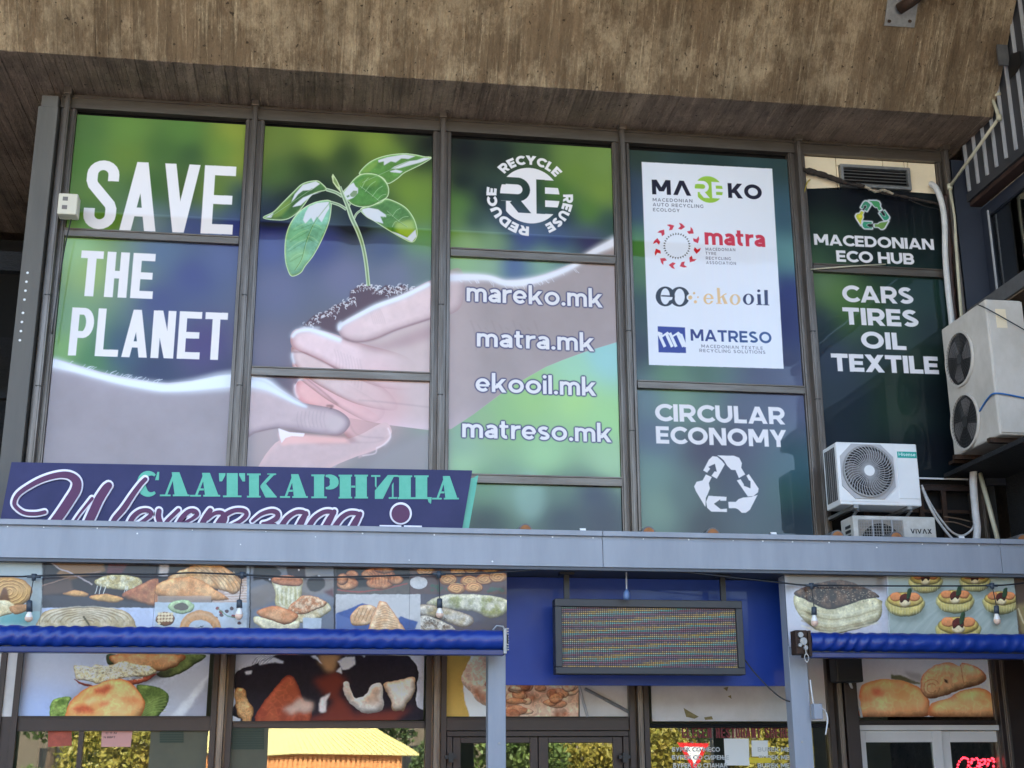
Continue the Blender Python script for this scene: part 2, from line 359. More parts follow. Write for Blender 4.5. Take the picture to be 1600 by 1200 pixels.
# ---------------------------------------------------------------- lettering: every glyph is strokes and bars on a unit cap height
def glyph(ch, t, st='m'):
    """returns (width, shapes); shapes are ('P', polygon) or ('S', path, width)"""
    h = t/2; S = []
    def par(x0, y0, x1, y1, w_=t): S.append(('P', [(x0-w_/2, y0), (x0+w_/2, y0), (x1+w_/2, y1), (x1-w_/2, y1)]))
    def bar(x0, x1, y, w_=t): S.append(('P', [(x0, y-w_/2), (x1, y-w_/2), (x1, y+w_/2), (x0, y+w_/2)]))
    def pth(p, w_=t): S.append(('S', p, w_))
    W = dict(A=.98, B=.8, C=.84, D=.9, E=.68, F=.66, G=.9, H=.88, I=t, J=.6, K=.86, L=.64, M=1.06, N=.9, O=1.04, P=.78, Q=1.04, R=.82, S=.76, T=.78, U=.86, V=.96, X=.9, Y=.9, Z=.74)
    if st == 'c': W = {k: (.42 if k not in 'IMAVW' else {'I': t, 'M': .56, 'A': .47, 'V': .47, 'W': .6}[k]) for k in 'ABCDEFGHIJKLMNOPQRSTUVXYZW'}
    w_ = W.get(ch, .5); sd_ = t*1.1
    cond = st == 'c'
    def O_(w1):
        if cond: 
            r = w1/2-h; return arc(w1/2, 1-h-r, r, r, 180, 0, 9)[::1]+arc(w1/2, h+r, r, r, 0, -180, 9)+[(h, 1-h-r)]
        return arc(w1/2, .5, w1/2-h, .5-h+.005, 90, 450, 37)
    if ch == 'A': par(t*.52, 0, w_/2, 1, t*1.04); par(w_-t*.52, 0, w_/2, 1, t*1.04); bar(w_*.24, w_*.76, .27, t*.9)
    elif ch == 'Λ': w_ = .98; par(t*.52, 0, w_/2, 1, t*1.04); par(w_-t*.52, 0, w_/2, 1, t*1.04)
    elif ch == 'V': par(w_/2, 0, t*.52, 1, t*1.04); par(w_/2, 0, w_-t*.52, 1, t*1.04)
    elif ch in 'BPRD':
        par(h, 0, h, 1)
        if ch == 'D':
            r = .5-h; rx = w_-h-max(.3 if not cond else .1, 0); xs = w_-h-(r if not cond else .13)
            pth([(h, 1-h), (xs, 1-h)]+arc(xs, .5, w_-h-xs, r, 88, -88, 17)+[(xs, h), (h, h)])
        else:
            y1 = .48 if ch == 'B' else (.36 if ch == 'P' else .40)
            if cond: y1 = .44
            r = (1-h-y1)/2; xs = w_-h-(r if not cond else .12)-(.03 if ch == 'B' else 0)
            pth([(h, 1-h), (xs, 1-h)]+arc(xs, 1-h-r, w_-h-xs-(.03 if ch == 'B' else 0), r, 88, -88, 13)+[(xs, y1), (h, y1)])
            if ch == 'B':
                r2 = (y1+.02-h)/2; xs2 = w_-h-r2; pth([(h, y1), (xs2, y1)]+arc(xs2, h+r2, r2, r2, 88, -88, 13)+[(xs2, h), (h, h)])
            if ch == 'R': par(w_-t*.56, 0, w_*.5 if not cond else w_-t*.6, y1+.02, t*1.1)
    elif ch == 'C' or ch == 'G':
        if cond: r = w_/2-h; pth([(w_-h, .66), (w_-h, 1-h-r)]+arc(w_/2, 1-h-r, r, r, 0, 180, 9)+arc(w_/2, h+r, r, r, 180, 360, 9)+[(w_-h, .34)])
        else:
            cx = .52; pth(arc(cx, .5, .52-h, .5-h+.005, 42, 318, 29))
            if ch == 'G': par(w_-h, .12, w_-h, .52)
    elif ch in 'EF':
        par(h, 0, h, 1); bar(t*.5, w_, 1-h); bar(t*.5, w_*.93, .5, t*.92)
        if ch == 'E': bar(t*.5, w_, h)
    elif ch == 'H': par(h, 0, h, 1); par(w_-h, 0, w_-h, 1); bar(h, w_-h, .5)
    elif ch == 'I': par(h, 0, h, 1)
    elif ch == 'K': par(h, 0, h, 1); par(w_*.52, .42, w_-t*.62, 1, t*1.25) if False else par(t*.9, .34, w_-t*.66, 1, t*1.25); par(w_-t*.62, 0, w_*.42, .58, t*1.25)
    elif ch == 'L': par(h, 0, h, 1); bar(h, w_, h)
    elif ch == 'M': par(h, 0, h, 1); par(w_-h, 0, w_-h, 1); par(w_/2, .22, t*.62, 1, t*1.15); par(w_/2, .22, w_-t*.62, 1, t*1.15)
    elif ch == 'N': par(h, 0, h, 1); par(w_-h, 0, w_-h, 1); par(w_-t*.62, 0, t*.62, 1, t*1.15)
    elif ch == 'O': pth(O_(w_))
    elif ch == 'S':
        if cond:
            r = w_/2-h
            pth([(w_-h, .70), (w_-h, 1-h-r)]+arc(w_/2, 1-h-r, r, r, 0, 180, 11)+[(h, .70), (h+.02, .64), (w_/2, .5), (w_-h-.02, .36), (w_-h, .30)]+arc(w_/2, h+r, r, r, 0, -180, 11)+[(h, .30)])
        else:
            rx = w_/2-h; ry = (1-t)/4
            pth(arc(w_/2, 1-h-ry, rx*.92, ry, 32, 180, 13)+cr([(w_/2-rx*.92, 1-h-ry), (w_/2-rx*.55, .5+ry*.42), (w_/2+rx*.55, .5-ry*.42), (w_/2+rx, h+ry)], False, 5)[1:-1].tolist()+arc(w_/2, h+ry, rx, ry, 0, -148, 15))
    elif ch == 'T': par(w_/2, 0, w_/2, 1); bar(0, w_, 1-h)
    elif ch == 'U':
        r = w_/2-h; pth([(h, 1), (h, h+r)]+arc(w_/2, h+r, r, r if not cond else r, 180, 360, 15)+[(w_-h, 1)])
    elif ch == 'X': par(t*.62, 0, w_-t*.62, 1, t*1.25); par(w_-t*.62, 0, t*.62, 1, t*1.25)
    elif ch == 'Y': par(w_/2, 0, w_/2, .45); par(w_/2, .38, t*.6, 1, t*1.15); par(w_/2, .38, w_-t*.6, 1, t*1.15)
    elif ch == 'Z': bar(0, w_, 1-h); bar(0, w_, h); par(t*.7, h, w_-t*.7, 1-h, t*1.3)
    elif ch == '.': w_ = t*1.15; pth(arc(w_/2, t*.55, t*.28, t*.28, 0, 360, 13), t*.6)
    elif ch == ' ': w_ = .26; 
    elif ch in 'mnr':
        X = .72
        par(h, 0, h, X)
        if ch == 'r': w_ = .42; pth([(h, .34)]+arc(.40, X-h-.22, .40-h, .22, 165, 80, 9)[1:])
        else:
            r = .19; n_ = 2 if ch == 'm' else 1; x = h
            for _ in range(n_):
                pth([(x, .30)]+arc(x+r+.01, X-h-r, r+.01, r, 170, 0, 12)+[(x+2*r+.02, 0)]); x += 2*r+.02
            w_ = x+h
    elif ch == 'a':
        w_ = .60; X = .72; pth([(.10, X-h-.06)]+arc(.30, X-h-.17, .60-h-.30, .17, 125, 0, 10)+[(w_-h, 0)]); pth(arc(.27, .215, .27-h, .215-h, 20, 340, 20)); bar(.25, w_-h, .40, t*.62); S.pop(); pth([(w_-h, .44), (.27, .44), (.27, .44)], t*.6); S.pop()
        pth([(w_-h, .42), (.28, .42)], t*.72); 
    elif ch == 'e':
        w_ = .68; X = .72; c = .36; pth(arc(.34, c, .34-h, c-h, 0, 318, 26)); bar(h, w_-h*.6, c-.02, t*.72)
    elif ch == 'o': w_ = .74; pth(arc(.37, .36, .37-h, .36-h, 90, 450, 29))
    elif ch == 's':
        w_ = .56; X = .72; ry = (X-t)/4; rx = w_/2-h
        pth(arc(w_/2, X-h-ry, rx, ry, 35, 180, 9)+[(w_/2-rx*.6, X/2+ry*.3), (w_/2+rx*.6, X/2-ry*.3)]+arc(w_/2, h+ry, rx, ry, 0, -145, 10))
    elif ch == 't': w_ = .46; X = .72; pth([(.17, .92), (.17, h+.12)]+arc(.17+.14, h+.13, .14, .13, 185, 290, 8)); bar(0, .42, X-h*.9, t*.85)
    elif ch == 'k': w_ = .70; par(h, 0, h, 1.02); par(t*.9, .20, w_-t*.7, .72, t*1.25); par(w_-t*.62, 0, w_*.42, .46, t*1.25)
    elif ch == 'l': w_ = t; par(h, 0, h, 1.02)
    elif ch == 'i': w_ = t; par(h, 0, h, .72); pth(arc(h, .92, h*.55, h*.55, 0, 360, 11), h*1.15)
    # Cyrillic capitals not shared with Latin
    elif ch == 'Б': w_ = .78; par(h, 0, h, 1); bar(h, w_*.92, 1-h); pth([(h, .58), (.5, .58)]+arc(.5, .58/2+h/2, w_-h-.5, .29-h/2, 88, -88, 11)+[(h, h)])
    elif ch == 'У': w_ = .86; par(w_*.36, 0, w_-t*.6, 1, t*1.1); par(w_*.5, .3, t*.6, 1, t*1.15)
    elif ch == 'И': w_ = .88; par(h, 0, h, 1); par(w_-h, 0, w_-h, 1); par(t*.6, 0, w_-t*.6, 1, t*1.1)
    elif ch == 'П': w_ = .86; par(h, 0, h, 1); par(w_-h, 0, w_-h, 1); bar(h, w_-h, 1-h)
    elif ch == 'Њ': w_ = 1.2; par(h, 0, h, 1); par(.6, 0, .6, 1); bar(h, .6, .5); pth([(.6, .5), (.9, .5)]+arc(.9, .5/2+h/2, w_-h-.9, .25-h/2, 88, -88, 9)+[(.6, h)])
    elif ch == 'Ќ': return glyph('K', t, st)
    elif ch == 'Р': return glyph('P', t, st)
    elif ch in 'ЕКСОМНАТВ': return glyph(dict(zip('ЕКСОМНАТВ', 'EKCOMHATB'))[ch], t, st)
    return w_, S
def layout(txt, t, st='m', gap=.10):
    x = 0; out = []
    for ch in txt:
        w_, S = glyph(ch, t, st); out.append((x, w_, S)); x += w_+gap
    return out, x-gap
def text_polys(txt, M, t=.2, st='m', gap=.10, sx=1.0):
    """M(x, y) maps unit text space (x in 0..total, y in cap heights) -> canvas px"""
    out, tot = layout(txt, t, st, gap); P = []
    for x, w_, S in out:
        for s_ in S:
            if s_[0] == 'P': P.append([M((x+a)/tot, b_) for a, b_ in s_[1]])
            else:
                a, b_ = sides(s_[1], s_[2])
                P.append([M((x+u)/tot, v) for u, v in np.concatenate([a, b_[::-1]])])
    return [np.array(p) for p in P]
def text(cv, txt, bl, br, tl, col, t=.2, st='m', gap=.10, outline=None, alpha=1, ow=2):
    """baseline left/right and cap-top left, photo coordinates"""
    a, b_, c = cv.q([bl, br, tl]); u = b_-a; v = np.array([0, c[1]-a[1]])
    P = text_polys(txt, lambda x, y: tuple(a+u*x+v*y), t, st, gap)
    M = cv.mask(P, pad=8)
    if outline is not None and M is not None:
        k = cv.pxs(*bl)*ow; g = gblur(M[0], k*.6); cv.put((np.clip(g*7, 0, 1), M[1], M[2]), outline)
    cv.put(M, col, alpha)
# ================================================================ PRINTS
# ---- mural across the upper windows
MU = Canvas(-2.52, 6.2, 3.55, 7.62, 0.0, 250)
A_pts = [(140,200,(95,135,75)),(200,200,(120,162,80)),(290,205,(105,150,75)),(370,205,(160,178,75)),(130,250,(95,140,70)),(200,245,(118,152,70)),(255,235,(85,125,65)),(300,240,(68,105,62)),(345,235,(125,160,70)),(378,250,(150,170,70)),(230,290,(75,115,60)),(290,300,(80,105,50)),(335,300,(112,142,62)),(378,310,(60,85,95)),(140,310,(105,142,72)),(165,335,(95,130,80)),
 (135,352,(118,160,125)),(230,352,(118,138,150)),(300,352,(90,108,148)),(370,352,(78,95,142)),(118,388,(155,195,150)),(150,420,(150,180,128)),(200,425,(115,142,140)),(250,390,(98,122,152)),(300,430,(84,100,146)),(350,400,(98,115,155)),(250,470,(84,100,142)),(100,500,(125,165,135)),(98,545,(130,175,125)),(140,560,(88,135,110)),(190,545,(75,102,128)),(320,540,(88,90,135)),(350,580,(80,90,125)),(240,580,(70,88,120)),
 (425,215,(125,150,70)),(500,220,(150,175,75)),(590,222,(145,172,72)),(635,208,(70,85,55)),(668,225,(18,20,28)),(650,245,(45,60,45)),(620,250,(125,160,70)),(540,245,(55,82,45)),(480,262,(50,78,42)),(430,270,(88,120,62)),(450,312,(32,48,52)),(500,300,(35,52,48)),(420,335,(38,52,80)),(600,262,(110,140,60)),(640,300,(132,168,68)),(668,300,(125,160,70)),(600,320,(70,100,60)),(560,335,(40,52,72)),(660,335,(120,160,72)),
 (420,385,(95,112,160)),(500,385,(82,98,146)),(600,385,(90,108,142)),(665,372,(112,155,125)),(660,420,(110,130,140)),(430,450,(112,122,155)),(540,430,(118,126,158)),(620,430,(118,128,155)),(420,550,(122,125,148)),(520,540,(112,112,130)),(430,620,(105,105,125)),(640,705,(150,150,158)),(600,730,(152,150,160)),
 (725,235,(22,26,36)),(780,240,(35,48,48)),(830,240,(70,95,62)),(900,240,(128,162,84)),(945,250,(138,172,90)),(940,300,(135,168,75)),(900,270,(125,160,72)),(720,285,(24,38,45)),(760,310,(30,45,58)),(830,300,(38,62,62)),(870,300,(85,130,55)),(920,330,(95,140,62)),(880,335,(45,62,85)),(950,345,(60,90,85)),(712,320,(100,145,72)),(712,345,(112,152,85)),(740,345,(60,85,85)),(790,345,(55,70,105)),
 (730,378,(150,185,150)),(770,375,(135,170,150)),(820,370,(92,112,160)),(870,372,(84,104,148)),(920,375,(85,95,130)),(720,410,(150,190,150)),(765,412,(145,180,155)),(800,415,(90,115,160)),(850,410,(135,175,160)),(880,405,(110,140,150)),
 (945,560,(160,212,215)),(900,580,(165,215,190)),(900,620,(172,218,152)),(830,620,(160,205,145)),(790,650,(150,195,145)),(760,660,(150,185,150)),(720,690,(150,185,165)),(950,650,(165,215,160)),(850,710,(162,208,165)),(720,728,(165,205,170)),(950,720,(165,205,170)),
 (750,762,(120,160,135)),(800,760,(130,165,150)),(870,765,(105,135,130)),(930,770,(75,92,115)),(760,815,(68,92,102)),(880,810,(72,92,110)),(940,815,(75,90,110))]
MU.a[:] = MU.grad(A_pts, 20)
def region(cv, x0px, pts, sig, x1px=None):
    g = cv.grad(pts, sig); i = int(cv.q([(x0px, 500)])[0][0]); j = cv.w if x1px is None else int(cv.q([(x1px, 500)])[0][0]); cv.a[:, i:j] = g[:, i:j]
B_pts = [(1000,250,(48,66,58)),(1100,245,(42,62,62)),(1220,255,(50,72,75)),(988,290,(60,78,100)),(990,330,(62,82,112)),(992,385,(100,150,112)),(995,420,(92,132,110)),(1225,340,(62,92,110)),(1233,400,(102,148,152)),(1238,450,(56,66,122)),(1240,500,(58,68,115)),(1000,480,(72,98,108)),(1000,550,(70,88,108)),(1045,590,(105,145,125)),(1100,588,(92,125,120)),(1200,590,(76,84,112)),
 (1010,620,(112,138,152)),(1060,622,(128,165,148)),(1100,640,(110,140,140)),(1160,640,(88,100,125)),(1250,620,(82,88,120)),(1100,700,(80,86,112)),(1150,690,(78,84,110)),(1020,680,(100,120,145)),(1015,740,(118,152,150)),(1030,790,(128,160,150)),(1060,780,(100,125,130)),(1150,750,(74,88,110)),(1240,740,(66,100,112)),(1235,770,(60,95,95)),(1245,810,(52,68,82)),(1100,820,(72,88,105))]
C_pts = [(1262,305,(14,24,36)),(1330,310,(12,20,34)),(1400,320,(10,18,32)),(1470,350,(18,28,34)),(1268,370,(45,70,62)),(1272,402,(78,118,84)),(1300,400,(50,82,68)),(1350,405,(24,38,48)),(1450,405,(26,46,48)),(1285,440,(128,165,118)),(1305,455,(122,165,92)),(1325,470,(100,145,80)),(1350,490,(78,118,72)),(1375,500,(55,90,60)),(1400,450,(45,78,72)),(1450,450,(34,70,62)),(1282,500,(52,72,88)),(1300,560,(50,64,90)),(1370,540,(36,56,58)),(1460,520,(32,54,52)),(1330,620,(38,56,72)),(1400,640,(42,72,58)),(1390,600,(40,66,56)),(1460,620,(16,30,38)),(1300,680,(42,58,74)),(1400,720,(16,34,46)),(1460,700,(10,22,34))]
MU.fill(arc(828, 775, 24, 38, 0, 350, 20), (155, 192, 185), blur=7, alpha=.55)
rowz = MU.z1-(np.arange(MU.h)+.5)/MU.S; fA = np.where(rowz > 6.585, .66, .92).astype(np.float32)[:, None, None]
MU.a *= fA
# arms and hands
skin1, skin2 = (154, 151, 162), (198, 182, 186)
armL = [(50,556),(85,560),(119,570),(158,581),(198,590),(241,597),(263,598),(300,595),(340,587),(362,585),(394,589),(413,592),(435,606),(462,622),(479,631),(517,636),(537,646),(546,658),(544,669),(528,680),(504,677),(473,672),(452,669),(436,668),(440,692),(452,684),(474,682),(500,688),(540,694),(575,698),(560,712),(530,722),(500,760),(50,760)]
armR = [(454,525),(462,514),(482,512),(501,517),(517,521),(534,526),(528,513),(534,504),(556,492),(589,475),(628,461),(672,439),(706,427),(763,430),(790,438),(820,437),(853,428),(893,412),(920,393),(962,372),(1000,350),(1000,522),(962,535),(913,550),(880,562),(853,573),(823,590),(780,617),(740,647),(705,670),(671,672),(640,668),(608,664),(560,655),(530,650),(515,640),(473,629),(462,616),(460,603),(466,594),(472,589),(466,581),(459,570),(461,560),(456,549),(458,538),(455,531)]
soil = [(470,512),(490,493),(509,487),(523,477),(545,470),(547,455),(567,443),(581,447),(589,455),(603,445),(617,451),(628,444),(639,451),(650,449),(672,440),(672,470),(560,500),(534,520),(500,520)]
MU.fill(soil, (98, 92, 108), blur=1)
r_ = random.Random(3)
for i in range(len(soil)-6):
    for k in range(13):
        t = r_.random(); x = soil[i][0]*(1-t)+soil[i+1][0]*t+r_.uniform(-3, 9); y = soil[i][1]*(1-t)+soil[i+1][1]*t+abs(r_.gauss(0, 1))*7-1; a = r_.uniform(-2.6, .6); L_ = r_.uniform(1.5, 4)
        if y > 505-(x-480)*.32+12: continue
        MU.stroke([(x, y), (x+L_*math.cos(a), y+L_*math.sin(a)), (x+L_*1.6*math.cos(a+.9), y+L_*1.6*math.sin(a+.9))], r_.uniform(.6, 1.5), (222, 222, 232), r_.uniform(.4, .95))
def softedge(cv, pts, c_edge, c_mid, r, seed, amp=.10):
    p = np.array(pts, float); M = cv.mask([cv.q(p)], pad=3); m_, y0, x0 = M; b_ = np.clip((gblur(m_, r)-.5)*2, 0, 1)[..., None]
    n = vnoise(*m_.shape, 60, 5, seed)[..., None]; c = (lin(c_edge)*(1-b_)+lin(c_mid)*b_)*(1+amp*(n-.5)*2)
    cv.put((m_, y0, x0), c.astype(np.float32))
softedge(MU, armL, (176, 172, 190), skin1, 26, 4)
MU.fill([(394,592),(462,624),(540,650),(540,672),(450,672),(430,700),(560,712),(530,735),(394,740)], (184, 168, 172), blur=8, alpha=.75)
MU.fill([(436,676),(474,679),(540,684),(548,692),(480,690),(452,694),(440,696)], (232, 192, 192), blur=2.5, alpha=.8)
MU.fill([(435,669),(437,682),(440,692),(446,684),(456,681),(474,682),(476,677),(452,676)], (232, 226, 238), blur=.5)
softedge(MU, armR, (214, 196, 206), skin2, 22, 9)
MU.fill([(700,430),(1000,360),(1000,540),(900,555),(780,620),(700,680)], (148, 140, 152), blur=14, alpha=.8) if False else None
Mx = MU.mask([MU.q(armR)], pad=3)                       # the forearm turns greyer towards the right
yy, xx = np.mgrid[0:Mx[0].shape[0], 0:Mx[0].shape[1]]; xw = (xx+Mx[2]); xa = MU.q([(660, 500)])[0][0]; xb = MU.q([(760, 500)])[0][0]
f_ = np.clip((xw-xa)/(xb-xa), 0, 1).astype(np.float32); nz = vnoise(*Mx[0].shape, 50, 4, 3)
colr = (lin((154, 148, 153))[None, None]*(1+.16*(nz[..., None]-.5))).astype(np.float32); MU.put((Mx[0]*f_*.85, Mx[1], Mx[2]), colr)
MU.fill([(470,560),(600,560),(640,640),(600,690),(540,690),(480,620),(465,600)], (222, 172, 178), blur=14, alpha=.5)
MU.fill([(560,700),(606,672),(608,688),(590,702),(560,716)], (205, 178, 184), blur=1, alpha=.7)
MU.fill([(640,690),(672,672),(700,672),(700,760),(560,760),(590,712),(615,700)], (152, 152, 160), blur=5, alpha=.85)
def finger(pts, e_, m_c, r, f0, f1, amp=.10, seed=3):
    p = cr(pts); M = MU.mask([MU.q(p)], pad=3); m_, y0, x0 = M; b_ = np.clip((gblur(m_, r)-.5)*2.4, 0, 1)[..., None]; n = vnoise(*m_.shape, 22, 5, seed)[..., None]
    xa, xb = MU.q([(f0, 560)])[0][0], MU.q([(f1, 560)])[0][0]; fd = np.clip((xb-(np.arange(m_.shape[1])+x0))/(xb-xa), 0, 1)[None].astype(np.float32)
    MU.put((m_*fd, y0, x0), ((lin(e_)*(1-b_)+lin(m_c)*b_)*(1+amp*(n-.5)*2)).astype(np.float32))
ed, md = (172, 138, 142), (213, 192, 196)
finger([(461,606),(466,595),(474,591),(500,600),(540,622),(590,650),(600,690),(560,700),(515,648),(490,636),(473,629),(463,618)], (206,146,150), (226,180,184), 9, 520, 600, seed=1)
finger([(457,565),(464,560),(500,574),(540,598),(600,636),(580,660),(520,630),(486,606),(464,588),(458,576)], ed, (224,184,190), 8, 520, 610, seed=2)
finger([(455,548),(458,541),(480,546),(520,566),(600,606),(620,640),(560,632),(505,606),(474,584),(459,566)], ed, md, 9, 530, 630, seed=3)
finger([(454,526),(461,515),(482,512),(520,521),(560,535),(640,560),(660,604),(600,606),(535,582),(503,564),(475,552),(457,542)], (182,146,152), (226,204,212), 12, 540, 650, seed=4)
MU.fill([(536,530),(560,540),(600,536),(650,516),(700,500),(700,520),(640,540),(580,550)], (160,134,144), blur=6, alpha=.55)
finger([(528,514),(534,504),(556,491),(589,475),(628,460),(672,438),(720,420),(720,480),(672,499),(620,516),(585,530),(556,535),(536,528)], (176,152,160), (222,202,208), 14, 680, 760, seed=5)
finger([(430,692),(470,688),(520,690),(560,680),(590,664),(604,660),(612,672),(609,684),(600,694),(588,702),(560,712),(530,724),(480,745),(400,750)], (214,186,190), (204,182,188), 10, 700, 760, seed=8)
MU.stroke([(606,668),(610,682),(600,694),(588,700)], 2.2, (236,222,228), .8, blur=.7); MU.stroke([(588,700),(586,708),(566,712)], 1.6, (232,214,222), .7, blur=.7)
finger([(380,588),(413,594),(440,610),(470,628),(517,637),(537,646),(547,658),(543,670),(528,681),(504,678),(470,673),(436,669),(400,676),(380,680)], (150,136,148), (196,180,188), 12, 900, 901, seed=6)
MU.fill([(440,672),(504,682),(545,676),(560,690),(500,694),(450,680)], (150,116,122), blur=3, alpha=.55)
MU.fill([(436,676),(474,679),(540,684),(548,692),(480,692),(452,694),(440,696)], (236, 192, 192), blur=2, alpha=.8)
MU.fill([(435,669),(437,682),(440,692),(446,684),(456,681),(474,682),(476,677),(452,675)], (238, 230, 240), blur=.4)
# finger divisions and wrinkles
for p_, w_, c_, a_ in [([(456,550),(475,551),(500,563),(530,577)], 2.0, (140,110,125), .75), ([(460,574),(480,592),(505,612),(528,632)], 2.0, (140,108,120), .7), ([(460,590),(468,588),(474,592)], 1.5, (110,90,105), .7),
    ([(534,527),(556,534),(585,530),(620,515),(672,498)], 3.0, (150,132,146), .7), ([(528,514),(534,526),(545,532)], 2.5, (160,140,150), .6), ([(510,634),(520,634),(516,638)], 3, (90,80,90), .8),
    ([(545,660),(560,680),(600,684)], 1.5, (170,150,158), .5), ([(560,625),(600,628),(670,636)], 1.3, (165,146,156), .6), ([(540,690),(590,690),(620,672)], 1.2, (170,150,158), .4), ([(394,676),(420,670),(436,668)], 2, (140,132,146), .6)]:
    MU.stroke(p_, w_*1.0, tuple(int(v*.9) for v in c_), a_, blur=1.2)
for k in range(9): MU.stroke([(522+k*5,545+k*2),(526+k*5,560+k*3),(524+k*5,578+k*4)], 1.0, (160,140,150), .32, blur=.7)
for k in range(7): MU.stroke([(575+k*2,478-k),(580+k*3,492),(584+k*3,506)], 1.0, (165,148,158), .30, blur=.6)
for k in range(8): MU.stroke([(466+k*6,642),(464+k*6,655),(467+k*6,668)], 1.0, (135,128,140), .35, blur=.6)
for k in range(10): MU.stroke([(735+k*11,500+(k%3)*6),(742+k*11,520),(744+k*11,548-(k%4)*4)], 1.2, (128,120,134), .35, blur=1)
MU.fill(arc(523, 661, 15, 11, 0, 350, 14), (198, 186, 192), blur=2.5, alpha=.6)
MU.fill([(532,512),(545,500),(562,498),(566,512),(552,524),(538,524)], (222, 200, 208), blur=3, alpha=.7)
# bright rims of the arms
def rim(p_, w_, col=(226, 236, 252), a=1):
    MU.stroke(p_, [v*1.35 for v in np.ravel(w_)] if np.ndim(w_) else w_*1.35, col, a*.45, blur=3.0); MU.stroke(p_, [v*.85 for v in np.ravel(w_)] if np.ndim(w_) else w_*.85, col, a, blur=1.5)
rim([(60,566),(85,568),(119,577),(158,588),(198,597),(241,604),(263,606),(300,603),(340,597),(368,594)], [13, 15, 11, 10, 12, 14, 13, 17, 22, 24])
rim([(386,596),(413,600),(435,612),(462,628),(480,636)], [20, 20, 12, 6, 2])
rim([(390,592),(413,596),(440,612),(464,625)], 1.0, (150,150,175), .7)
for x in [100+r_.uniform(0, 162) for _ in range(24)]:
    y = np.interp(x, [85,119,158,198,241,263], [559,569,580,589,596,597]); MU.stroke([(x, y+2), (x+r_.uniform(2, 5), y-1+r_.uniform(-1, 1)), (x+r_.uniform(4, 11), y-2.5+r_.uniform(-2, 1))], r_.uniform(.5, .9), (225,235,250), .7)
rim([(456,527),(464,518),(482,515),(501,520),(520,527),(533,532)], [4, 5, 6, 7, 7, 6]); rim([(529,516),(535,507),(556,495),(589,478),(628,464),(672,443)], [3, 4, 6, 7, 7, 6])
rim([(700,434),(730,433),(763,434),(790,442),(820,441),(853,433),(893,417),(920,398),(960,378),(990,362)], [12, 12, 9, 10, 12, 10, 8, 9, 14, 14], (228, 232, 246))
rim([(457,551),(457,558),(460,568)], 2.5); rim([(461,600),(461,612),(466,622)], 2.5, (240,225,235), .9); rim([(466,594),(474,590)], 2); rim([(607,676),(609,684),(600,696)], 1.6, (230,215,222), .7)
rim([(530,514),(529,508),(534,503)], 2.5); rim([(500,512),(470,512)], 1)
for x in [716+r_.uniform(0, 184) for _ in range(26)]:
    y = np.interp(x, [706,763,790,820,853,893], [427,430,438,437,428,412]); MU.stroke([(x, y+8), (x+3, y+12), (x+r_.uniform(2, 7), y+r_.uniform(12, 17))], .9, (228,232,246), .55)
# seedling
Q = lambda pts: [(400+x/5.454, 230+y/5.454) for x, y in pts]
LV = [([(60,600),(150,550),(230,470),(320,380),(400,310),(510,285),(560,310),(600,360),(530,380),(470,410),(410,490),(350,560),(270,610),(180,620)], (62,98,58), 1),
      ([(880,230),(920,170),(1000,110),(1120,70),(1260,55),(1360,65),(1430,80),(1495,90),(1420,140),(1340,180),(1260,220),(1200,270),(1125,310),(1090,270),(1040,240),(960,225)], (85,130,65), 2),
      ([(890,530),(960,500),(1060,470),(1110,440),(1200,470),(1280,520),(1340,600),(1370,690),(1370,760),(1330,808),(1240,770),(1120,700),(1010,630),(940,590)], (78,120,72), 3),
      ([(740,390),(790,330),(840,270),(890,235),(960,225),(1040,240),(1100,290),(1130,350),(1120,420),(1060,460),(980,500),(900,508),(830,490),(780,450)], (72,118,62), 4),
      ([(630,455),(640,520),(620,640),(560,790),(490,920),(420,1010),(380,1070),(305,1098),(270,1040),(248,940),(250,800),(280,680),(340,580),(420,510),(520,465)], (112,160,140), 5)]
for pts, c_, sd_ in LV:
    p_ = Q(pts); rimc = (205, 228, 190); MU.blob(p_, (150, 185, 120), c_, tuple(int(v*1.2) for v in c_), r=2.2, seed=sd_, amp=.22, cell=9, gloss=.2, smooth=True)
    q_ = cr(p_); MU.stroke(list(q_)+[q_[0]], 1.1, rimc, .9, smooth=False)
MU.fill(Q([(260,760),(300,700),(420,690),(430,760),(330,860),(270,840)]), (125,180,140), blur=3, alpha=.6)
MU.fill(Q([(270,900),(400,860),(460,900),(400,1000),(310,1070),(270,1000)]), (150,200,150), blur=4, alpha=.6)
MU.fill(Q([(1180,640),(1340,620),(1360,740),(1330,790),(1200,730)]), (165,190,110), blur=3, alpha=.8)
MU.fill(Q([(130,590),(230,480),(310,430),(290,500),(220,580),(160,605)]), (130,160,75), blur=2, alpha=.7)
MU.fill(Q([(870,300),(960,240),(1060,260),(1030,330),(930,330),(860,350)]), (120,165,75), blur=2.5, alpha=.6)
MU.fill(Q([(900,215),(960,150),(1040,110),(1030,150),(960,215)]), (130,165,80), blur=1.5, alpha=.7)
wht = (206, 212, 222)
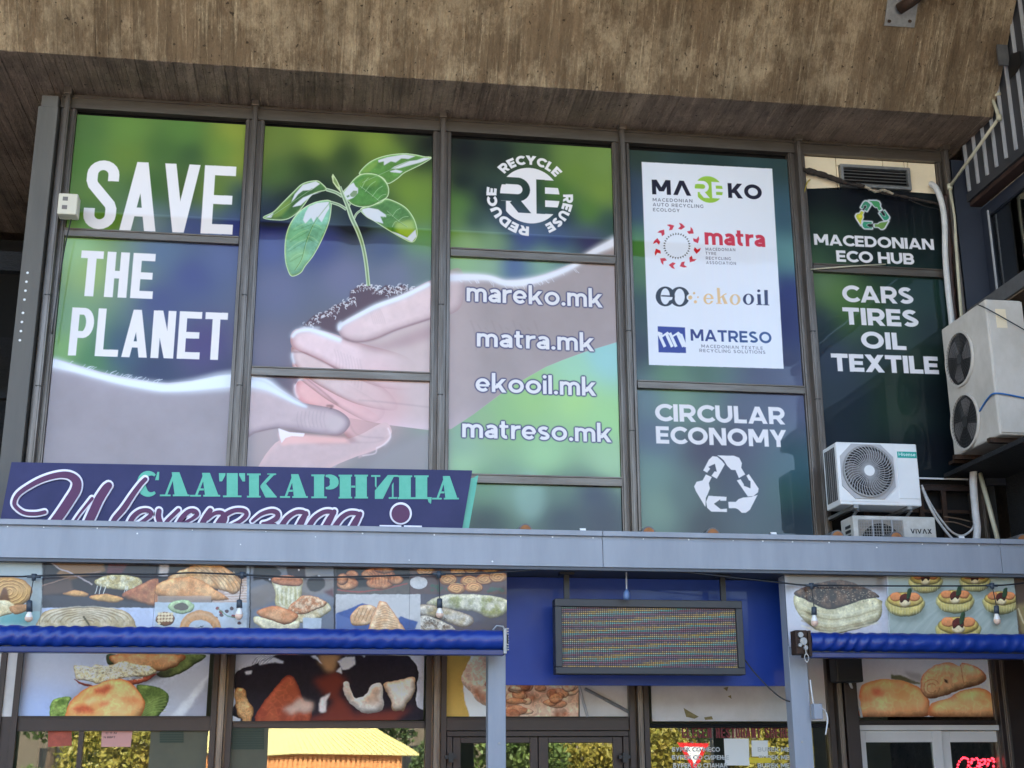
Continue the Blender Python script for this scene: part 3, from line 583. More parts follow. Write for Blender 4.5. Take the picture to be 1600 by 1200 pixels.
for pts in ([(400,320),(510,290),(545,312),(500,345),(470,365),(400,370),(360,400),(330,440),(300,470),(330,400)], [(470,400),(400,430),(340,480),(310,510),(380,495),(430,450),(480,405),(560,380)],
            [(740,395),(790,330),(830,300),(850,335),(870,350),(868,390),(830,430),(790,448),(760,440)], [(890,530),(960,515),(1040,530),(1105,575),(1110,595),(1060,590),(1085,650),(1010,630),(940,590)],
            [(1040,110),(1120,85),(1260,62),(1360,75),(1300,100),(1240,95),(1190,130),(1150,120),(1090,155),(1090,120),(1045,130)], [(1495,92),(1430,90),(1370,110),(1290,120),(1180,165),(1150,185),(1220,180),(1290,160),(1400,130)], [(1140,205),(1190,190),(1250,205),(1230,220),(1150,212)],
            [(620,465),(520,475),(450,505),(420,560),(400,620),(420,650),(470,600),(490,640),(520,590),(560,640),(600,560),(625,520)], [(1330,808),(1240,765),(1150,715),(1210,735),(1290,770),(1360,700),(1368,760)], [(75,600),(150,560),(130,600)]):
    MU.fill(Q(pts), wht, blur=.4, alpha=1)
MU.fill(Q([(800,400),(830,370),(862,372),(860,400),(830,425),(806,420)]), (110,140,100), alpha=.9); MU.fill(Q([(770,415),(795,405),(798,420),(778,430)]), (110,140,110))
for p_, w_ in [([(630,470),(500,640),(430,800),(390,950),(330,1050)], 1.1), ([(880,330),(960,390),(1060,470)], 1.0), ([(1110,540),(1200,620),(1290,680)], 1.0), ([(900,300),(1100,210),(1300,120)], .9), ([(120,590),(300,470),(480,350)], .9)]:
    MU.stroke(Q(p_), w_, (60, 95, 60), .55); MU.stroke([(x+1, y) for x, y in Q(p_)], w_*.7, (170, 205, 160), .7)
for b0, b1 in [((430,780),(270,880)), ((450,700),(290,790)), ((480,640),(320,700)), ((440,760),(530,810)), ((400,900),(290,960)), ((480,660),(560,690)), ((930,380),(1020,290)), ((990,420),(1080,330)), ((1030,450),(1110,400)), ((900,350),(960,260)), ((1160,590),(1230,520)), ((1210,630),(1300,590)), ((1150,580),(1080,600)), ((1200,630),(1160,680))]:
    MU.stroke(Q([b0, ((b0[0]+b1[0])/2, (b0[1]+b1[1])/2-14), b1]), .8, (175,210,165), .6); MU.stroke(Q([(b0[0], b0[1]+14), (b1[0], b1[1]+16)]), 1.2, (55, 88, 55), .35, blur=.5)
for p_, w_ in [([(600,360),(680,385),(735,418)], 5), ([(635,468),(710,492),(770,530)], 4.4), ([(835,610),(858,565),(905,530)], 3.2), ([(790,500),(805,480)], 3), ([(715,335),(742,410),(778,495),(815,600),(870,720),(910,840),(938,990),(958,1180)], [4, 5, 6, 7, 6.6, 6, 6, 6])]:
    MU.stroke(Q(p_), w_, (190, 208, 180)); MU.stroke(Q(p_), [v*.45 for v in w_] if isinstance(w_, list) else w_*.45, (110, 140, 110), .85)
MU.fill(Q([(655,225),(690,280),(715,330),(722,385),(690,350),(655,300),(645,250)]), (195, 210, 165)); MU.fill(Q([(662,250),(690,295),(708,345),(685,325),(660,290)]), (125, 150, 95))
region(MU, 970, B_pts, 26, 1265); region(MU, 1262, C_pts, 26)
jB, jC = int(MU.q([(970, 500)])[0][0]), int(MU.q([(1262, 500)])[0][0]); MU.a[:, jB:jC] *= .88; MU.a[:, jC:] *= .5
# lettering on the mural
wt = (224, 223, 230)
def T(txt, bl, br, tl, col=wt, **k): text(MU, txt, bl, br, tl, col, **k)
T('SAVE', (128, 357), (363, 366.5), (131, 249), t=.142, st='c', gap=.06)
T('THE', (121, 462), (238, 467), (124, 391), t=.165, st='c', gap=.07)
T('PLANET', (106, 555), (352, 562.5), (108, 480), t=.145, st='c', gap=.065)
for s_, bl, br, tl in (('mareko.mk', (729, 470.5), (942, 480.5), (729, 441)), ('matra.mk', (745, 541), (929, 549), (745, 512)), ('ekooil.mk', (743, 611.5), (932, 618.5), (743, 582)), ('matreso.mk', (722, 683), (956, 691), (722, 653))):
    T(s_, bl, br, tl, t=.175, gap=.085, outline=(82, 92, 128), ow=2.2)
T('CIRCULAR', (1024, 657.5), (1227, 663), (1024, 630.5), t=.225, gap=.075); T('ECONOMY', (1025.5, 692.5), (1230, 698.5), (1025.5, 665.5), t=.225, gap=.075)
T('MACEDONIAN', (1272.5, 382.3), (1460, 390.5), (1272, 365.2), t=.225, gap=.055); T('ECO HUB', (1307.5, 408.7), (1429, 413.5), (1307, 391), t=.225, gap=.055)
T('CARS', (1317, 471.5), (1428, 475), (1317, 445.5), t=.225, gap=.07); T('TIRES', (1318, 506.7), (1436, 511), (1318, 480), t=.235, gap=.07)
T('OIL', (1346.5, 543.7), (1416.7, 547), (1346.5, 517.3), t=.235, gap=.07); T('TEXTILE', (1300, 579.5), (1467.5, 584.5), (1300, 552), t=.235, gap=.055)
# reduce / reuse / recycle roundel
c0 = MU.q([(828, 305.4)])[0]; Rr = 46.5*MU.pxs(828, 305); k_ = Rr/232.0
def ringtext(txt, a0, a1, rad, H, col, t=.27):
    out, tot = layout(txt, t, 'm', .12)
    def M(x, y):
        a = math.radians(a0+(a1-a0)*x); r = rad+y*H; return (c0[0]+r*math.cos(a), c0[1]-r*math.sin(a))
    MU.put(MU.mask(text_polys(txt, M, t, 'm', .12)), col)
ringtext('RECYCLE', 139, 40, Rr*1.12, Rr*.335, wt); ringtext('REUSE', 5, -64, Rr*1.12, Rr*.335, wt); ringtext('REDUCE', -92, -189, Rr*1.12, Rr*.335, wt)
def remark(cv, c0, k_, col, Z=1.0):
    """disc with the two letters cut out of it (unit: 232 = radius)"""
    F = lambda p: np.array([(c0[0]+(x-738)*k_, c0[1]+(y-626)*k_*Z) for x, y in p])
    disc = cv.mask([F(arc(738, 626, 232, 232, 0, 354, 60))], pad=4); cut = []
    for path, t in (([(470,510),(640,510)]+arc(640,580.5,70,70.5,-88,88,13)+[(640,651),(470,651)], 60), ([(612,668),(718,800)], 78), ([(822,488),(822,774)], 68), ([(790,520),(1000,520)], 60), ([(790,632),(1000,632)], 56), ([(790,743),(1000,743)], 58)):
        a, b_ = sides(path, t); cut.append(F(np.concatenate([a, b_[::-1]])))
    cut.append(F([(470,480),(550,480),(550,545),(470,545)])); cut.append(F([(480,681),(552,681),(552,790),(470,790)]))
    cm = cv.mask(cut, pad=4); full = np.zeros((cv.h, cv.w), np.float32); full[cm[1]:cm[1]+cm[0].shape[0], cm[2]:cm[2]+cm[0].shape[1]] = cm[0]
    m_, y0, x0 = disc; sub = full[y0:y0+m_.shape[0], x0:x0+m_.shape[1]]
    yy = (np.arange(m_.shape[0])+y0-c0[1])/(k_*Z); keep = ((yy < -146) | (yy > 146))[:, None]
    sub = np.where(keep, 0, sub); cv.put((m_*(1-sub), y0, x0), col)
remark(MU, c0, k_, wt)
# bottle triangle
BOT = [[(570,695),(612,615),(640,588),(675,592),(712,625),(732,650),(672,757),(632,735),(655,702),(672,705),(658,645),(608,668),(622,682),(600,712)],
 [(675,582),(800,585),(840,600),(860,640),(855,675),(885,725),(838,752),(812,692),(780,690),(750,660),(725,620),(700,598)],
 [(912,722),(985,830),(980,860),(945,888),(905,890),(822,770),(850,760),(875,800),(875,810),(925,830),(925,775),(912,768),(895,735)],
 [(978,878),(920,990),(890,1012),(860,1012),(830,985),(812,978),(762,978),(758,930),(815,930),(835,910),(870,898),(930,893)],
 [(610,885),(745,893),(743,922),(698,922),(698,912),(650,945),(700,985),(748,982),(748,1007),(630,1003),(600,975),(592,930)],
 [(590,725),(634,745),(612,790),(620,830),(605,870),(590,900),(586,968),(515,850),(502,815),(520,780),(565,770)]]
for b_ in BOT: MU.fill([(980+x/4.8, 590+y/4.8) for x, y in b_], wt)
sm = lambda p, g=0: [(1335.8+(x-502)*.1135, 312.5+(y-582)*.1075) for x, y in p]
cols = [(62,140,110), (72,150,98), (52,148,120), (110,150,80), (58,150,118), (192,196,70)]
for b_, c_ in zip(BOT, cols):
    P_ = [MU.q(sm(b_))]; M = MU.mask(P_, pad=6); MU.put((np.clip(gblur(M[0], 1.3)*2.6, 0, 1), M[1], M[2]), (205, 212, 220)); 
for b_, c_ in zip(BOT, cols): 
    cx_, cy_ = np.mean(b_, 0); MU.fill(sm([((x-cx_)*.84+cx_, (y-cy_)*.84+cy_) for x, y in b_]), c_)
MU.fill(arc(1344, 338, 3, 3, 0, 350, 8), (225, 215, 60))
# white partners board
MU.fill([(1002.5, 253), (1206.5, 263.5), (1224.5, 576), (1014, 570)], (224, 230, 244))
nav = (30, 32, 52)
T('M', (1019, 303.5), (1048.5, 304.5), (1018, 280.5), nav, t=.235); T('Λ', (1052, 304.5), (1080, 306), (1052, 281.5), nav, t=.235)
T('KO', (1138, 309), (1191, 312), (1137, 286), nav, t=.235, gap=.09)
cm_ = MU.q([(1107.5, 296)])[0]; remark(MU, cm_, 23.5*MU.pxs(1107, 296)/232*.93, (150, 195, 72))
gr_ = (92, 98, 122)
def small(txt, bl, br, h, col=gr_): T(txt, bl, br, (bl[0], bl[1]-h), col, t=.17, gap=.3)
small('MACEDONIAN', (1020, 314.5), (1082, 316.5), 5.2); small('AUTO RECYCLING', (1020, 322), (1099, 325), 5.2); small('ECOLOGY', (1020.5, 330), (1062, 331.5), 5.2)
red = (200, 62, 84)
for i in range(12):
    a = math.radians(i*30+14); cx_, cy_ = 1057.7, 384.2; tx, ty = -math.sin(a), math.cos(a)*.97; nx, ny = math.cos(a), math.sin(a)*.97; R0 = 31.5
    P_ = lambda u, v: (cx_+nx*(R0+v)+tx*u, cy_+ny*(R0+v)+ty*u)
    MU.fill([P_(-5, -4), P_(0, -4.5), P_(5, 1.2), P_(-1, 5), P_(-6, 5.5), P_(-2, .8)], red)
for i in range(30):
    a = math.radians(i*12); nx, ny = math.cos(a), math.sin(a)*.96; tx, ty = -math.sin(a), math.cos(a)
    MU.fill([(1057.7+nx*18+tx*-1, 384.2+ny*18+ty*-1), (1057.7+nx*22+tx*.2, 384.2+ny*22+ty*.2), (1057.7+nx*19+tx*1.6, 384.2+ny*19+ty*1.6)], (45, 52, 66))
T('matra', (1101.5, 382), (1196, 386), (1101, 355.5), red, t=.20, gap=.07)
small('MACEDONIAN', (1102.5, 391.5), (1149, 392.5), 4.6); small('TYRE', (1102.5, 397.8), (1119, 398.5), 4.6); small('RECYCLING', (1103, 405.5), (1142, 406.5), 4.6); small('ASSOCIATION', (1103.5, 412.3), (1150, 413.8), 4.6)
def oo(cx_, cy_, rx, ry, irx, iry, col): 
    a_ = MU.q(arc(cx_, cy_, rx, ry, 0, 360, 40)); b_ = MU.q(arc(cx_, cy_, irx, iry, 360, 0, 40)); MU.put(MU.mask([np.concatenate([a_, b_])]), col)
nv2 = (52, 62, 98)
oo(1039.5, 463, 15, 15.5, 7.2, 12.6, nv2); oo(1061.8, 463.6, 15.5, 15.5, 8, 12.6, nv2); MU.fill([(1033, 461), (1047, 461.4), (1047, 463.6), (1033, 463.2)], nv2); MU.fill([(1045.5, 464), (1051, 464), (1050, 468), (1045, 470)], (224, 230, 244))
MU.fill(arc(1079, 464.5, 6.3, 5.6, 0, 350, 14), (224, 230, 244)); tan = (222, 192, 152)
for x, y, r in ((1078.5, 464.8, 3.3), (1084.5, 458, 2), (1086.5, 471.5, 2.6), (1090.5, 464.2, 1.4)): MU.fill(arc(x, y, r, r, 0, 350, 10), tan)
def serif_o(cx_, cy_, h, col): oo(cx_, cy_, h*.5, h*.5, h*.24, h*.42, col)
oo(1107, 467, 8, 8.4, 4, 6.8, tan); MU.fill([(1103, 465.3), (1112, 465.6), (1112, 467.2), (1103, 466.9)], tan); MU.fill([(1110, 467.3), (1116, 467.5), (1114, 470), (1110, 470)], (224, 230, 244))
MU.fill([(1120,449.5),(1124.5,450),(1126,474),(1121.5,474)], tan); MU.fill([(1119,473),(1128,473.4),(1128,474.8),(1119,474.4)], tan); MU.stroke([(1124.5, 466), (1131, 460.5), (1135, 458.7)], 1.8, tan, smooth=False); MU.fill([(1127,463),(1131,461.5),(1137,474.8),(1131.5,474.8)], tan)
serif_o(1148.5, 468, 17, tan); serif_o(1169.5, 467.5, 17.5, nv2)
MU.fill([(1183,459.5),(1188.5,459.6),(1189.3,476),(1184,476)], nv2); MU.fill([(1182,475),(1191.5,475.4),(1191.5,476.8),(1182,476.4)], nv2); MU.fill(arc(1185.5, 454.3, 2.5, 2.3, 0, 350, 10), nv2)
MU.fill([(1194,453),(1199.5,453.2),(1200,476.6),(1195,476.6)], nv2); MU.fill([(1192.5,475.4),(1202,475.8),(1202,477.2),(1192.5,476.8)], nv2)
blu = (52, 88, 158)
MU.fill([(1027.5, 509.5), (1070.3, 511.5), (1072, 551.5), (1029, 550.3)], blu)
for x in (1030.5, 1048): 
    for k in (0, 1):
        MU.stroke([(x+k*11.5-1.5, 520), (x+k*11.5+8.5, 541.8)], 4.6, (224, 230, 244), smooth=False)
MU.stroke([(1028, 519), (1034, 521), (1034, 526)], 2.5, (224,230,244), smooth=False); MU.stroke([(1034, 526), (1043, 519.5), (1050, 526), (1060, 519.5), (1065,524)], 3.0, (224,230,244), smooth=False)
MU.stroke([(1064, 522), (1071.5, 542)], 4.0, (224,230,244), smooth=False)
T('MATRESO', (1079.5, 532), (1206, 536.5), (1079, 514), (48, 82, 138), t=.20, gap=.11)
small('MACEDONIAN TEXTILE', (1096, 543), (1192, 546.5), 5.0, (105, 115, 140)); small('RECYCLING SOLUTIONS', (1093, 549.8), (1196, 552.8), 5.0, (105, 115, 140))
# what the photograph adds by reflecting the open sky in the lower glass is not part of the print
VEIL = np.array([.052, .082, .118])
zz = MU.z1-(np.arange(MU.h)+.5)/MU.S; xx_ = MU.x0+(np.arange(MU.w)+.5)/MU.S
vm = np.clip((6.585-zz)/.03, 0, 1)[:, None]*np.clip((4.5-xx_)/1.0, 0, 1)[None]
MU.a = np.maximum(MU.a-vm[..., None].astype(np.float32)*VEIL.astype(np.float32), lin((14, 18, 24)).astype(np.float32)*.6+MU.a*.02)
im_mural = MU.image('mural_print', 1.1)

# ---- food banners under the canopy
FB = Canvas(*(at(-25, 930, -1.2)[0], at(792.5, 930, -1.2)[0]), 2.62, 3.17, -1.2, 330, (120, 120, 120))
def rect(cv, x0, y0, x1, y1, c, **k): cv.fill([(x0, y0), (x1, y0), (x1, y1), (x0, y1)], c, **k)
rect(FB, -30, 870, 66, 1010, (158, 168, 168)); rect(FB, -30, 955, 62, 1010, (160, 190, 190)); FB.fill([(0,962),(40,955),(45,975),(0,975)], (110,165,165), blur=2)
FB.spiral(14, 925, 36, 24, (205, 160, 98), (140, 88, 40), 4.5, 1.6, .5, 1); FB.fill([(5,918),(12,920),(18,948),(-8,948)], (110,70,45), blur=1); FB.blob([(-20,942),(10,938),(25,948),(20,958),(-20,966)], (170,140,90), (215,195,150), (240,230,195), 2, 3, .5, 3)
FB.blob([(15,948),(42,944),(45,952),(24,960)], (160,110,70), (190,140,95), None, 2, 8)
rect(FB, 66.5, 870, 247, 950, (42, 36, 42)); FB.fill([(66,915),(110,905),(115,925),(66,930)], (86,66,58), blur=1.5); FB.fill([(66,880),(160,880),(165,892),(110,905),(75,895)], (135,98,60), blur=1.5); FB.fill([(66,876),(80,876),(95,890),(85,903),(66,900)], (30,26,32), blur=1); FB.fill([(170,880),(200,880),(190,897),(165,900)], (92,45,50), blur=1)
FB.stroke([(78,878),(95,890),(112,896),(145,913)], 2.2, (175,160,160)); FB.stroke([(66,915),(110,902),(158,892)], 1.8, (140,110,95)); FB.fill([(66,930),(140,932),(247,946),(247,952),(66,952)], (58,58,68), blur=1)
FB.blob([(150,905),(180,898),(214,902),(222,914),(205,922),(175,920),(152,915)], (150,135,85), (188,170,115), (225,220,185), 2, 5, .8, 3); 
for x in (152, 158, 165, 200, 197): FB.stroke([(x, 915), (x-2, 922), (x-4, 928)], 1.0, (235,235,225), .9)
FB.blob([(98,928),(118,922),(138,928),(130,933)], (150,100,60), (200,150,90), None, 2, 9); FB.blob([(140,932),(165,928),(192,935),(180,942),(150,938)], (165,105,60), (205,160,95), None, 2, 10); FB.blob([(190,930),(215,915),(247,905),(247,945),(215,940)], (120,68,45), (165,98,65), (190,130,85), 3, 11, .5, 5)
rect(FB, 247, 870, 389, 945, (22, 20, 28)); FB.fill([(250,878),(264,878),(262,900),(248,900)], (190,178,172), blur=1)
FB.fill([(350,905),(389,902),(389,942),(330,942)], (190,165,150)); 
for k in range(9): FB.stroke([(350, 906+k*4), (388, 905+k*4)], 1.2, (225,215,208), .8)
FB.blob([(262,905),(290,888),(320,881),(350,886),(372,902),(378,910),(368,928),(340,920),(300,915)], (150,98,52), (212,158,98), (235,200,150), 3, 12, .6, 5)
for k in range(7): FB.stroke([(300+k*10, 885+k*1.5), (325+k*9, 900+k*3), (345+k*5, 922+k)], 1.5, (120,70,36), .6, blur=.4); FB.stroke([(304+k*10, 884+k*1.5), (330+k*9, 899+k*3), (349+k*5, 920+k)], 1.2, (240,205,160), .5, blur=.4)
FB.blob([(246,912),(280,902),(310,905),(335,920),(356,934),(350,938),(300,936),(246,930)], (165,105,55), (208,145,88), (225,175,120), 3, 13, .5, 6); rect(FB, 246, 931, 330, 941, (185,165,150), alpha=.6)
rect(FB, 66, 949.5, 242, 1010, (186, 196, 218)); FB.blob([(62,965),(80,952),(130,949),(175,950),(200,958),(212,975),(205,1000),(62,1000)], (135,115,85), (180,160,122), (212,198,168), 4, 14, .3, 5)
for k in range(7): FB.stroke(arc(134, 972, 12+k*9.5, 4+k*3.1, 180, 360, 18), 1.8, (118,92,62), .6, blur=.4); FB.stroke(arc(134, 970, 12+k*9.5, 4+k*3.1, 185, 355, 18), 1.4, (232,220,190), .55, blur=.4)
FB.stroke([(130,962),(138,975),(142,985)], 3, (88,82,62)); 
rect(FB, 242, 941, 389, 1010, (180, 192, 200)); rect(FB, 385, 870, 389.5, 1010, (150,160,170)); FB.blob(arc(283, 948, 20, 11, 0, 340, 14), (120,150,105), (170,190,145), None, 2, 15); FB.fill(arc(283, 948, 12, 6, 0, 340, 12), (95,90,80)); FB.blob(arc(258, 967, 15, 11, 0, 340, 12), (95,60,45), (120,80,55), None, 2, 16)
for k in range(16): FB.fill(arc(248+(k % 5)*5, 959+(k//5)*5, 2.6, 2.4, 0, 340, 8), (220,200,160))
for k in range(16): x, y = 330+r_.random()*50, 948+r_.random()*28; FB.fill(arc(x, y, 3.2, 3, 0, 340, 9), (128,40,50) if k % 2 else (72,48,60)); 
FB.stroke([(340,950),(355,962),(375,965)], 2, (90,130,90), .8)
a_ = FB.q(arc(313, 985, 33, 32, 0, 360, 40)); b_ = FB.q(arc(313, 985, 20, 17, 360, 0, 40)); M_ = FB.mask([np.concatenate([a_, b_])]); n_ = vnoise(*M_[0].shape, 5, 3, 4)[..., None]; FB.put(M_, (lin((190,140,92))*(.65+.8*n_)).astype(np.float32)); FB.stroke(arc(313, 985, 28, 26, 180, 360, 20), 3, (222,185,140), .5, blur=1); FB.stroke([(313,978),(320,985)], 1.5, (80,85,95)); FB.stroke([(300,984),(318,978)], 1.5, (80,85,95))
rect(FB, 391, 870, 523, 1010, (108, 112, 122)); FB.fill([(391,920),(440,905),(470,890),(523,900),(523,935),(400,950),(391,955)], (128,120,116), blur=2); FB.fill([(393,955),(430,938),(523,925),(523,1000),(393,1000)], (112,118,130), blur=2)
FB.fill([(396,880),(420,878),(440,895),(430,915),(412,905),(395,908)], (26,22,28), blur=.8); FB.fill([(446,878),(476,878),(478,905),(450,905)], (38,16,26), blur=.8); FB.fill(arc(493, 912, 15, 13, 0, 340, 12), (50,48,50), blur=.8); FB.fill([(505,925),(520,918),(523,935)], (90,50,55), blur=1.5); FB.fill(arc(466, 890, 1.6, 1.6, 0, 340, 8), (230,230,235)); FB.fill(arc(421, 905, 1.6, 1.6, 0, 340, 8), (230,225,225)); FB.fill(arc(498, 900, 2.4, 1.2, 0, 340, 8), (170,170,170))
FB.blob([(427,905),(470,902),(472,920),(468,945),(445,955),(430,945),(430,925)], (165,150,105), (205,195,150), (232,228,200), 3, 17, .5, 3.5); FB.blob([(425,903),(450,899),(472,905),(466,916),(430,912)], (150,85,55), (195,125,85), None, 2, 18)
for k in range(10): FB.stroke([(434+k*3.4, 918), (433+k*3.5, 930), (435+k*3.1, 944)], 1.0, (238,235,215) if k % 2 else (130,125,75), .7)
FB.blob([(452,955),(490,935),(512,942),(515,955),(480,972),(455,968)], (170,160,110), (205,185,140), (225,215,185), 2, 19, .6, 3); FB.blob([(450,952),(475,930),(510,940),(500,950),(470,960)], (150,95,65), (190,130,92), (230,200,165), 2, 20, .9, 2)
FB.blob([(398,963),(425,968),(455,972),(468,968),(462,985),(430,988),(400,975)], (190,175,130), (225,215,180), None, 2, 21); FB.blob([(400,957),(425,947),(450,952),(466,962),(450,975),(425,970)], (165,95,60), (205,140,95), (228,175,130), 3, 22, .4, 6)
rect(FB, 473, 965, 502, 982, (182, 192, 200)); rect(FB, 521, 870, 525.5, 1010, (45, 40, 44))
rect(FB, 525.5, 870, 640, 929, (26, 24, 30)); FB.fill([(526,920),(600,915),(640,905),(640,929),(526,929)], (88,80,74), blur=1); FB.stroke([(527,921),(560,925),(600,920),(636,912)], 2, (150,70,62))
for x, y, rx, ry, s_ in ((543, 912, 17, 10, 1), (550, 898, 10, 7, 2), (535, 905, 9, 9, 7), (590, 898, 26, 11, 3), (594, 911, 22, 10, 4), (618, 906, 12, 8, 5), (600, 890, 16, 6, 6)):
    FB.blob(arc(x, y, rx, ry, 0, 340, 12), (112,56,28), (186,112,66), (222,160,110), 2.5, s_, .5, 4)
for k in range(9): FB.stroke([(572+k*5, 890+abs(k-4)), (578+k*4.5, 900), (576+k*5, 914-abs(k-4))], 1.1, (96,48,26), .6)
rect(FB, 640, 870, 793, 929, (86, 66, 66)); FB.fill(arc(654, 910.5, 14, 9.5, 0, 340, 20), (196, 194, 192)); 
for k in range(16): x, y = 672+r_.random()*45, 912+r_.random()*14; FB.fill(arc(x, y, 3.5, 2.2, 0, 340, 7), (56,82,66), blur=.5)
for k in range(8): FB.fill(arc(762+r_.random()*25, 918+r_.random()*8, 3.5, 2.2, 0, 340, 7), (56,82,70), blur=.5)
FB.fill(arc(688,899,9,6,0,340,9),(52,62,66))
for i, (x, y) in enumerate(((665,892),(717,893),(738,890),(766,890),(700,906),(733,908),(757,905),(778,902),(713,920),(740,918))):
    FB.spiral(x, y, 14, 8.5, (205,152,92), (140,76,42), 2.5, 1.2, i*1.1, i+30)
rect(FB, 656, 928, 793, 1010, (74, 70, 82)); 
FB.blob([(668,940),(700,929),(760,930),(792,938),(792,955),(768,966),(740,955),(700,952),(672,946)], (150,140,112), (212,205,180), (150,150,95), 3, 24, .6, 4); FB.blob([(656,945),(690,948),(735,962),(737,975),(720,980),(690,968),(656,960)], (120,95,72), (196,186,168), (170,150,105), 3, 25, .7, 4); FB.blob([(656,963),(690,970),(712,985),(700,1000),(656,1000)], (150,140,120), (205,198,182), (110,85,60), 2, 26, .8, 2.5)
for k in range(60): FB.fill(arc(658+r_.random()*40, 962+r_.random()*18, .9, .8, 0, 340, 6), (58,44,38))
rect(FB, 524, 928.5, 656.5, 1010, (190, 188, 186)); FB.fill([(526,958),(566,942),(590,950),(600,1000),(526,1000)], (62,88,146), blur=.5); FB.fill([(625,963),(653,971),(640,1000),(600,1000)], (62,88,146), blur=.5); FB.fill([(524,958),(545,966),(560,990),(524,1000)], (85,108,160), blur=1)
FB.blob([(548,962),(560,948),(575,945),(588,950),(584,965),(575,976),(550,976)], (165,112,70), (212,165,118), (235,200,160), 2, 27, .4, 3); FB.blob([(575,1000),(590,945),(597,939),(606,944),(625,972),(638,1000)], (170,112,72), (214,168,122), (236,205,165), 3, 28, .4, 4)
for k in range(12): y = 946+k*4; FB.stroke([(594-k*1.2, y+3), (602, y), (608+k*2, y+4)], 1.2, (150,100,62), .5)
for k in range(5): FB.stroke([(553+k*6, 970), (558+k*6, 958), (562+k*6, 950)], 1.3, (150,98,60), .7)
rect(FB, 389.3, 870, 391.2, 1010, (30,30,34)); FB.warp(.6, 7, 3, .05); im_fb = FB.image('pastry_banner_print', .86)

FR = Canvas(at(1226, 930, -1.2)[0], at(1700, 930, -1.2)[0], 2.56, 3.17, -1.2, 330, (178, 178, 184))
FR.fill([(1226,890),(1383,890),(1383,925),(1226,925)], (128,118,108), blur=4); FR.fill([(1280,890),(1383,890),(1383,902),(1300,900)], (52,46,46), blur=3); FR.fill([(1226,935),(1240,920),(1383,925),(1390,1010),(1226,1010)], (196,196,204), blur=4)
FR.blob([(1243,928),(1300,915),(1370,935),(1378,945),(1372,970),(1330,985),(1288,990),(1250,962)], (150,140,100), (200,190,148), (225,218,180), 4, 40, .5, 6)
for k in range(5): FR.stroke([(1252, 945+k*8), (1290, 960+k*7), (1330, 958+k*6), (1372, 945+k*7)], 2.2, (150,132,92) if k % 2 else (228,222,188), .7, blur=.6)
FR.blob([(1241,926),(1275,912),(1315,906),(1350,918),(1374,932),(1345,938),(1310,950),(1290,951),(1260,938)], (58,40,34), (46,34,32), (120,88,66), 3, 41, .6, 4)
for k in range(260):
    u, v = r_.random(), r_.random(); x = 1250+u*115; y = 914+v*26+(abs(u-.5)*8); FR.stroke([(x, y), (x+r_.uniform(-2.5, 2.5), y+r_.uniform(-1, 1))], .8, (205,178,150) if k % 3 else (20,14,14), .8, smooth=False)
FR.fill([(1386,885),(1720,885),(1720,1010),(1388,1010)], (168,180,172)); 
for k in range(30): x = 1380+k*11; FR.stroke([(x, 1000), (x+40, 960-k % 3*5), (x+90, 930)], 1.6, (196,206,200) if k % 2 else (142,158,152), .5, blur=1)
for x in (1386,): FR.stroke([(x, 885), (x+4, 1005)], 1.5, (205,210,214), .9)
for i, (x, y, s_) in enumerate(((1446,905,24),(1523,905,22),(1414,938,28),(1492,934,27),(1564,936,26),(1497,978,32),(1640,930,26),(1680,960,26))):
    FR.fill(arc(x+2, y+s_*.62, s_*1.1, s_*.62, 0, 340, 16), (118,132,120), blur=3, alpha=.7)
    FR.blob([(x-s_, y-2), (x+s_, y-2), (x+s_*.86, y+s_*.66), (x, y+s_*.92), (x-s_*.86, y+s_*.66)], (150,150,110), (205,190,118), (225,205,120), 3, 50+i, .3, 5)
    for k in range(-5, 6): FR.stroke([(x+k*s_*.17, y+s_*.15), (x+k*s_*.155, y+s_*.75)], .8, (232,226,180), .45)
    FR.blob(arc(x, y-1, s_, s_*.42, 0, 345, 20), (148,128,60), (212,182,92), (226,200,120), 2.5, 60+i, .3, 4); FR.stroke(arc(x, y-1, s_, s_*.42, 0, 360, 30), 1.0, (120,110,70), .7, smooth=False)
    for dx, dy in ((-.5, -.12), (.5, -.12)): FR.blob(arc(x+s_*dx, y-2+s_*dy, s_*.33, s_*.24, 0, 340, 12), (205,110,60), (232,150,95), None, 1.5, i, .2)
    FR.blob(arc(x, y+s_*.14, s_*.32, s_*.22, 0, 340, 12), (205,175,125), (238,220,175), None, 1.5, 70+i, .2); FR.blob([(x-s_*.28, y-s_*.2), (x, y-s_*.4), (x+s_*.28, y-s_*.2), (x+s_*.2, y+s_*.1), (x, y-.02*s_), (x-s_*.24, y+s_*.14)], (62,24,20), (92,36,30), None, 1.5, i, .4)
    if i > 1: FR.blob([(x+2, y-2), (x+4, y-s_*.6), (x+10, y-s_*.66), (x+9, y-s_*.2)], (30,52,34), (48,78,50), None, 1, i)
FR.fill([(1583,895),(1720,895),(1720,1010),(1592,1000)], (88,72,60)); FR.fill([(1588,945),(1640,935),(1640,985),(1596,990)], (150,132,90), blur=2)
for k in range(9): FR.stroke([(1590+k*9, 950), (1600+k*9, 975)], 2.5, (108,140,62) if k % 2 else (205,190,150), .9)
FR.warp(.6, 7, 3, .05); im_fr = FR.image('dessert_banner_print', .92)

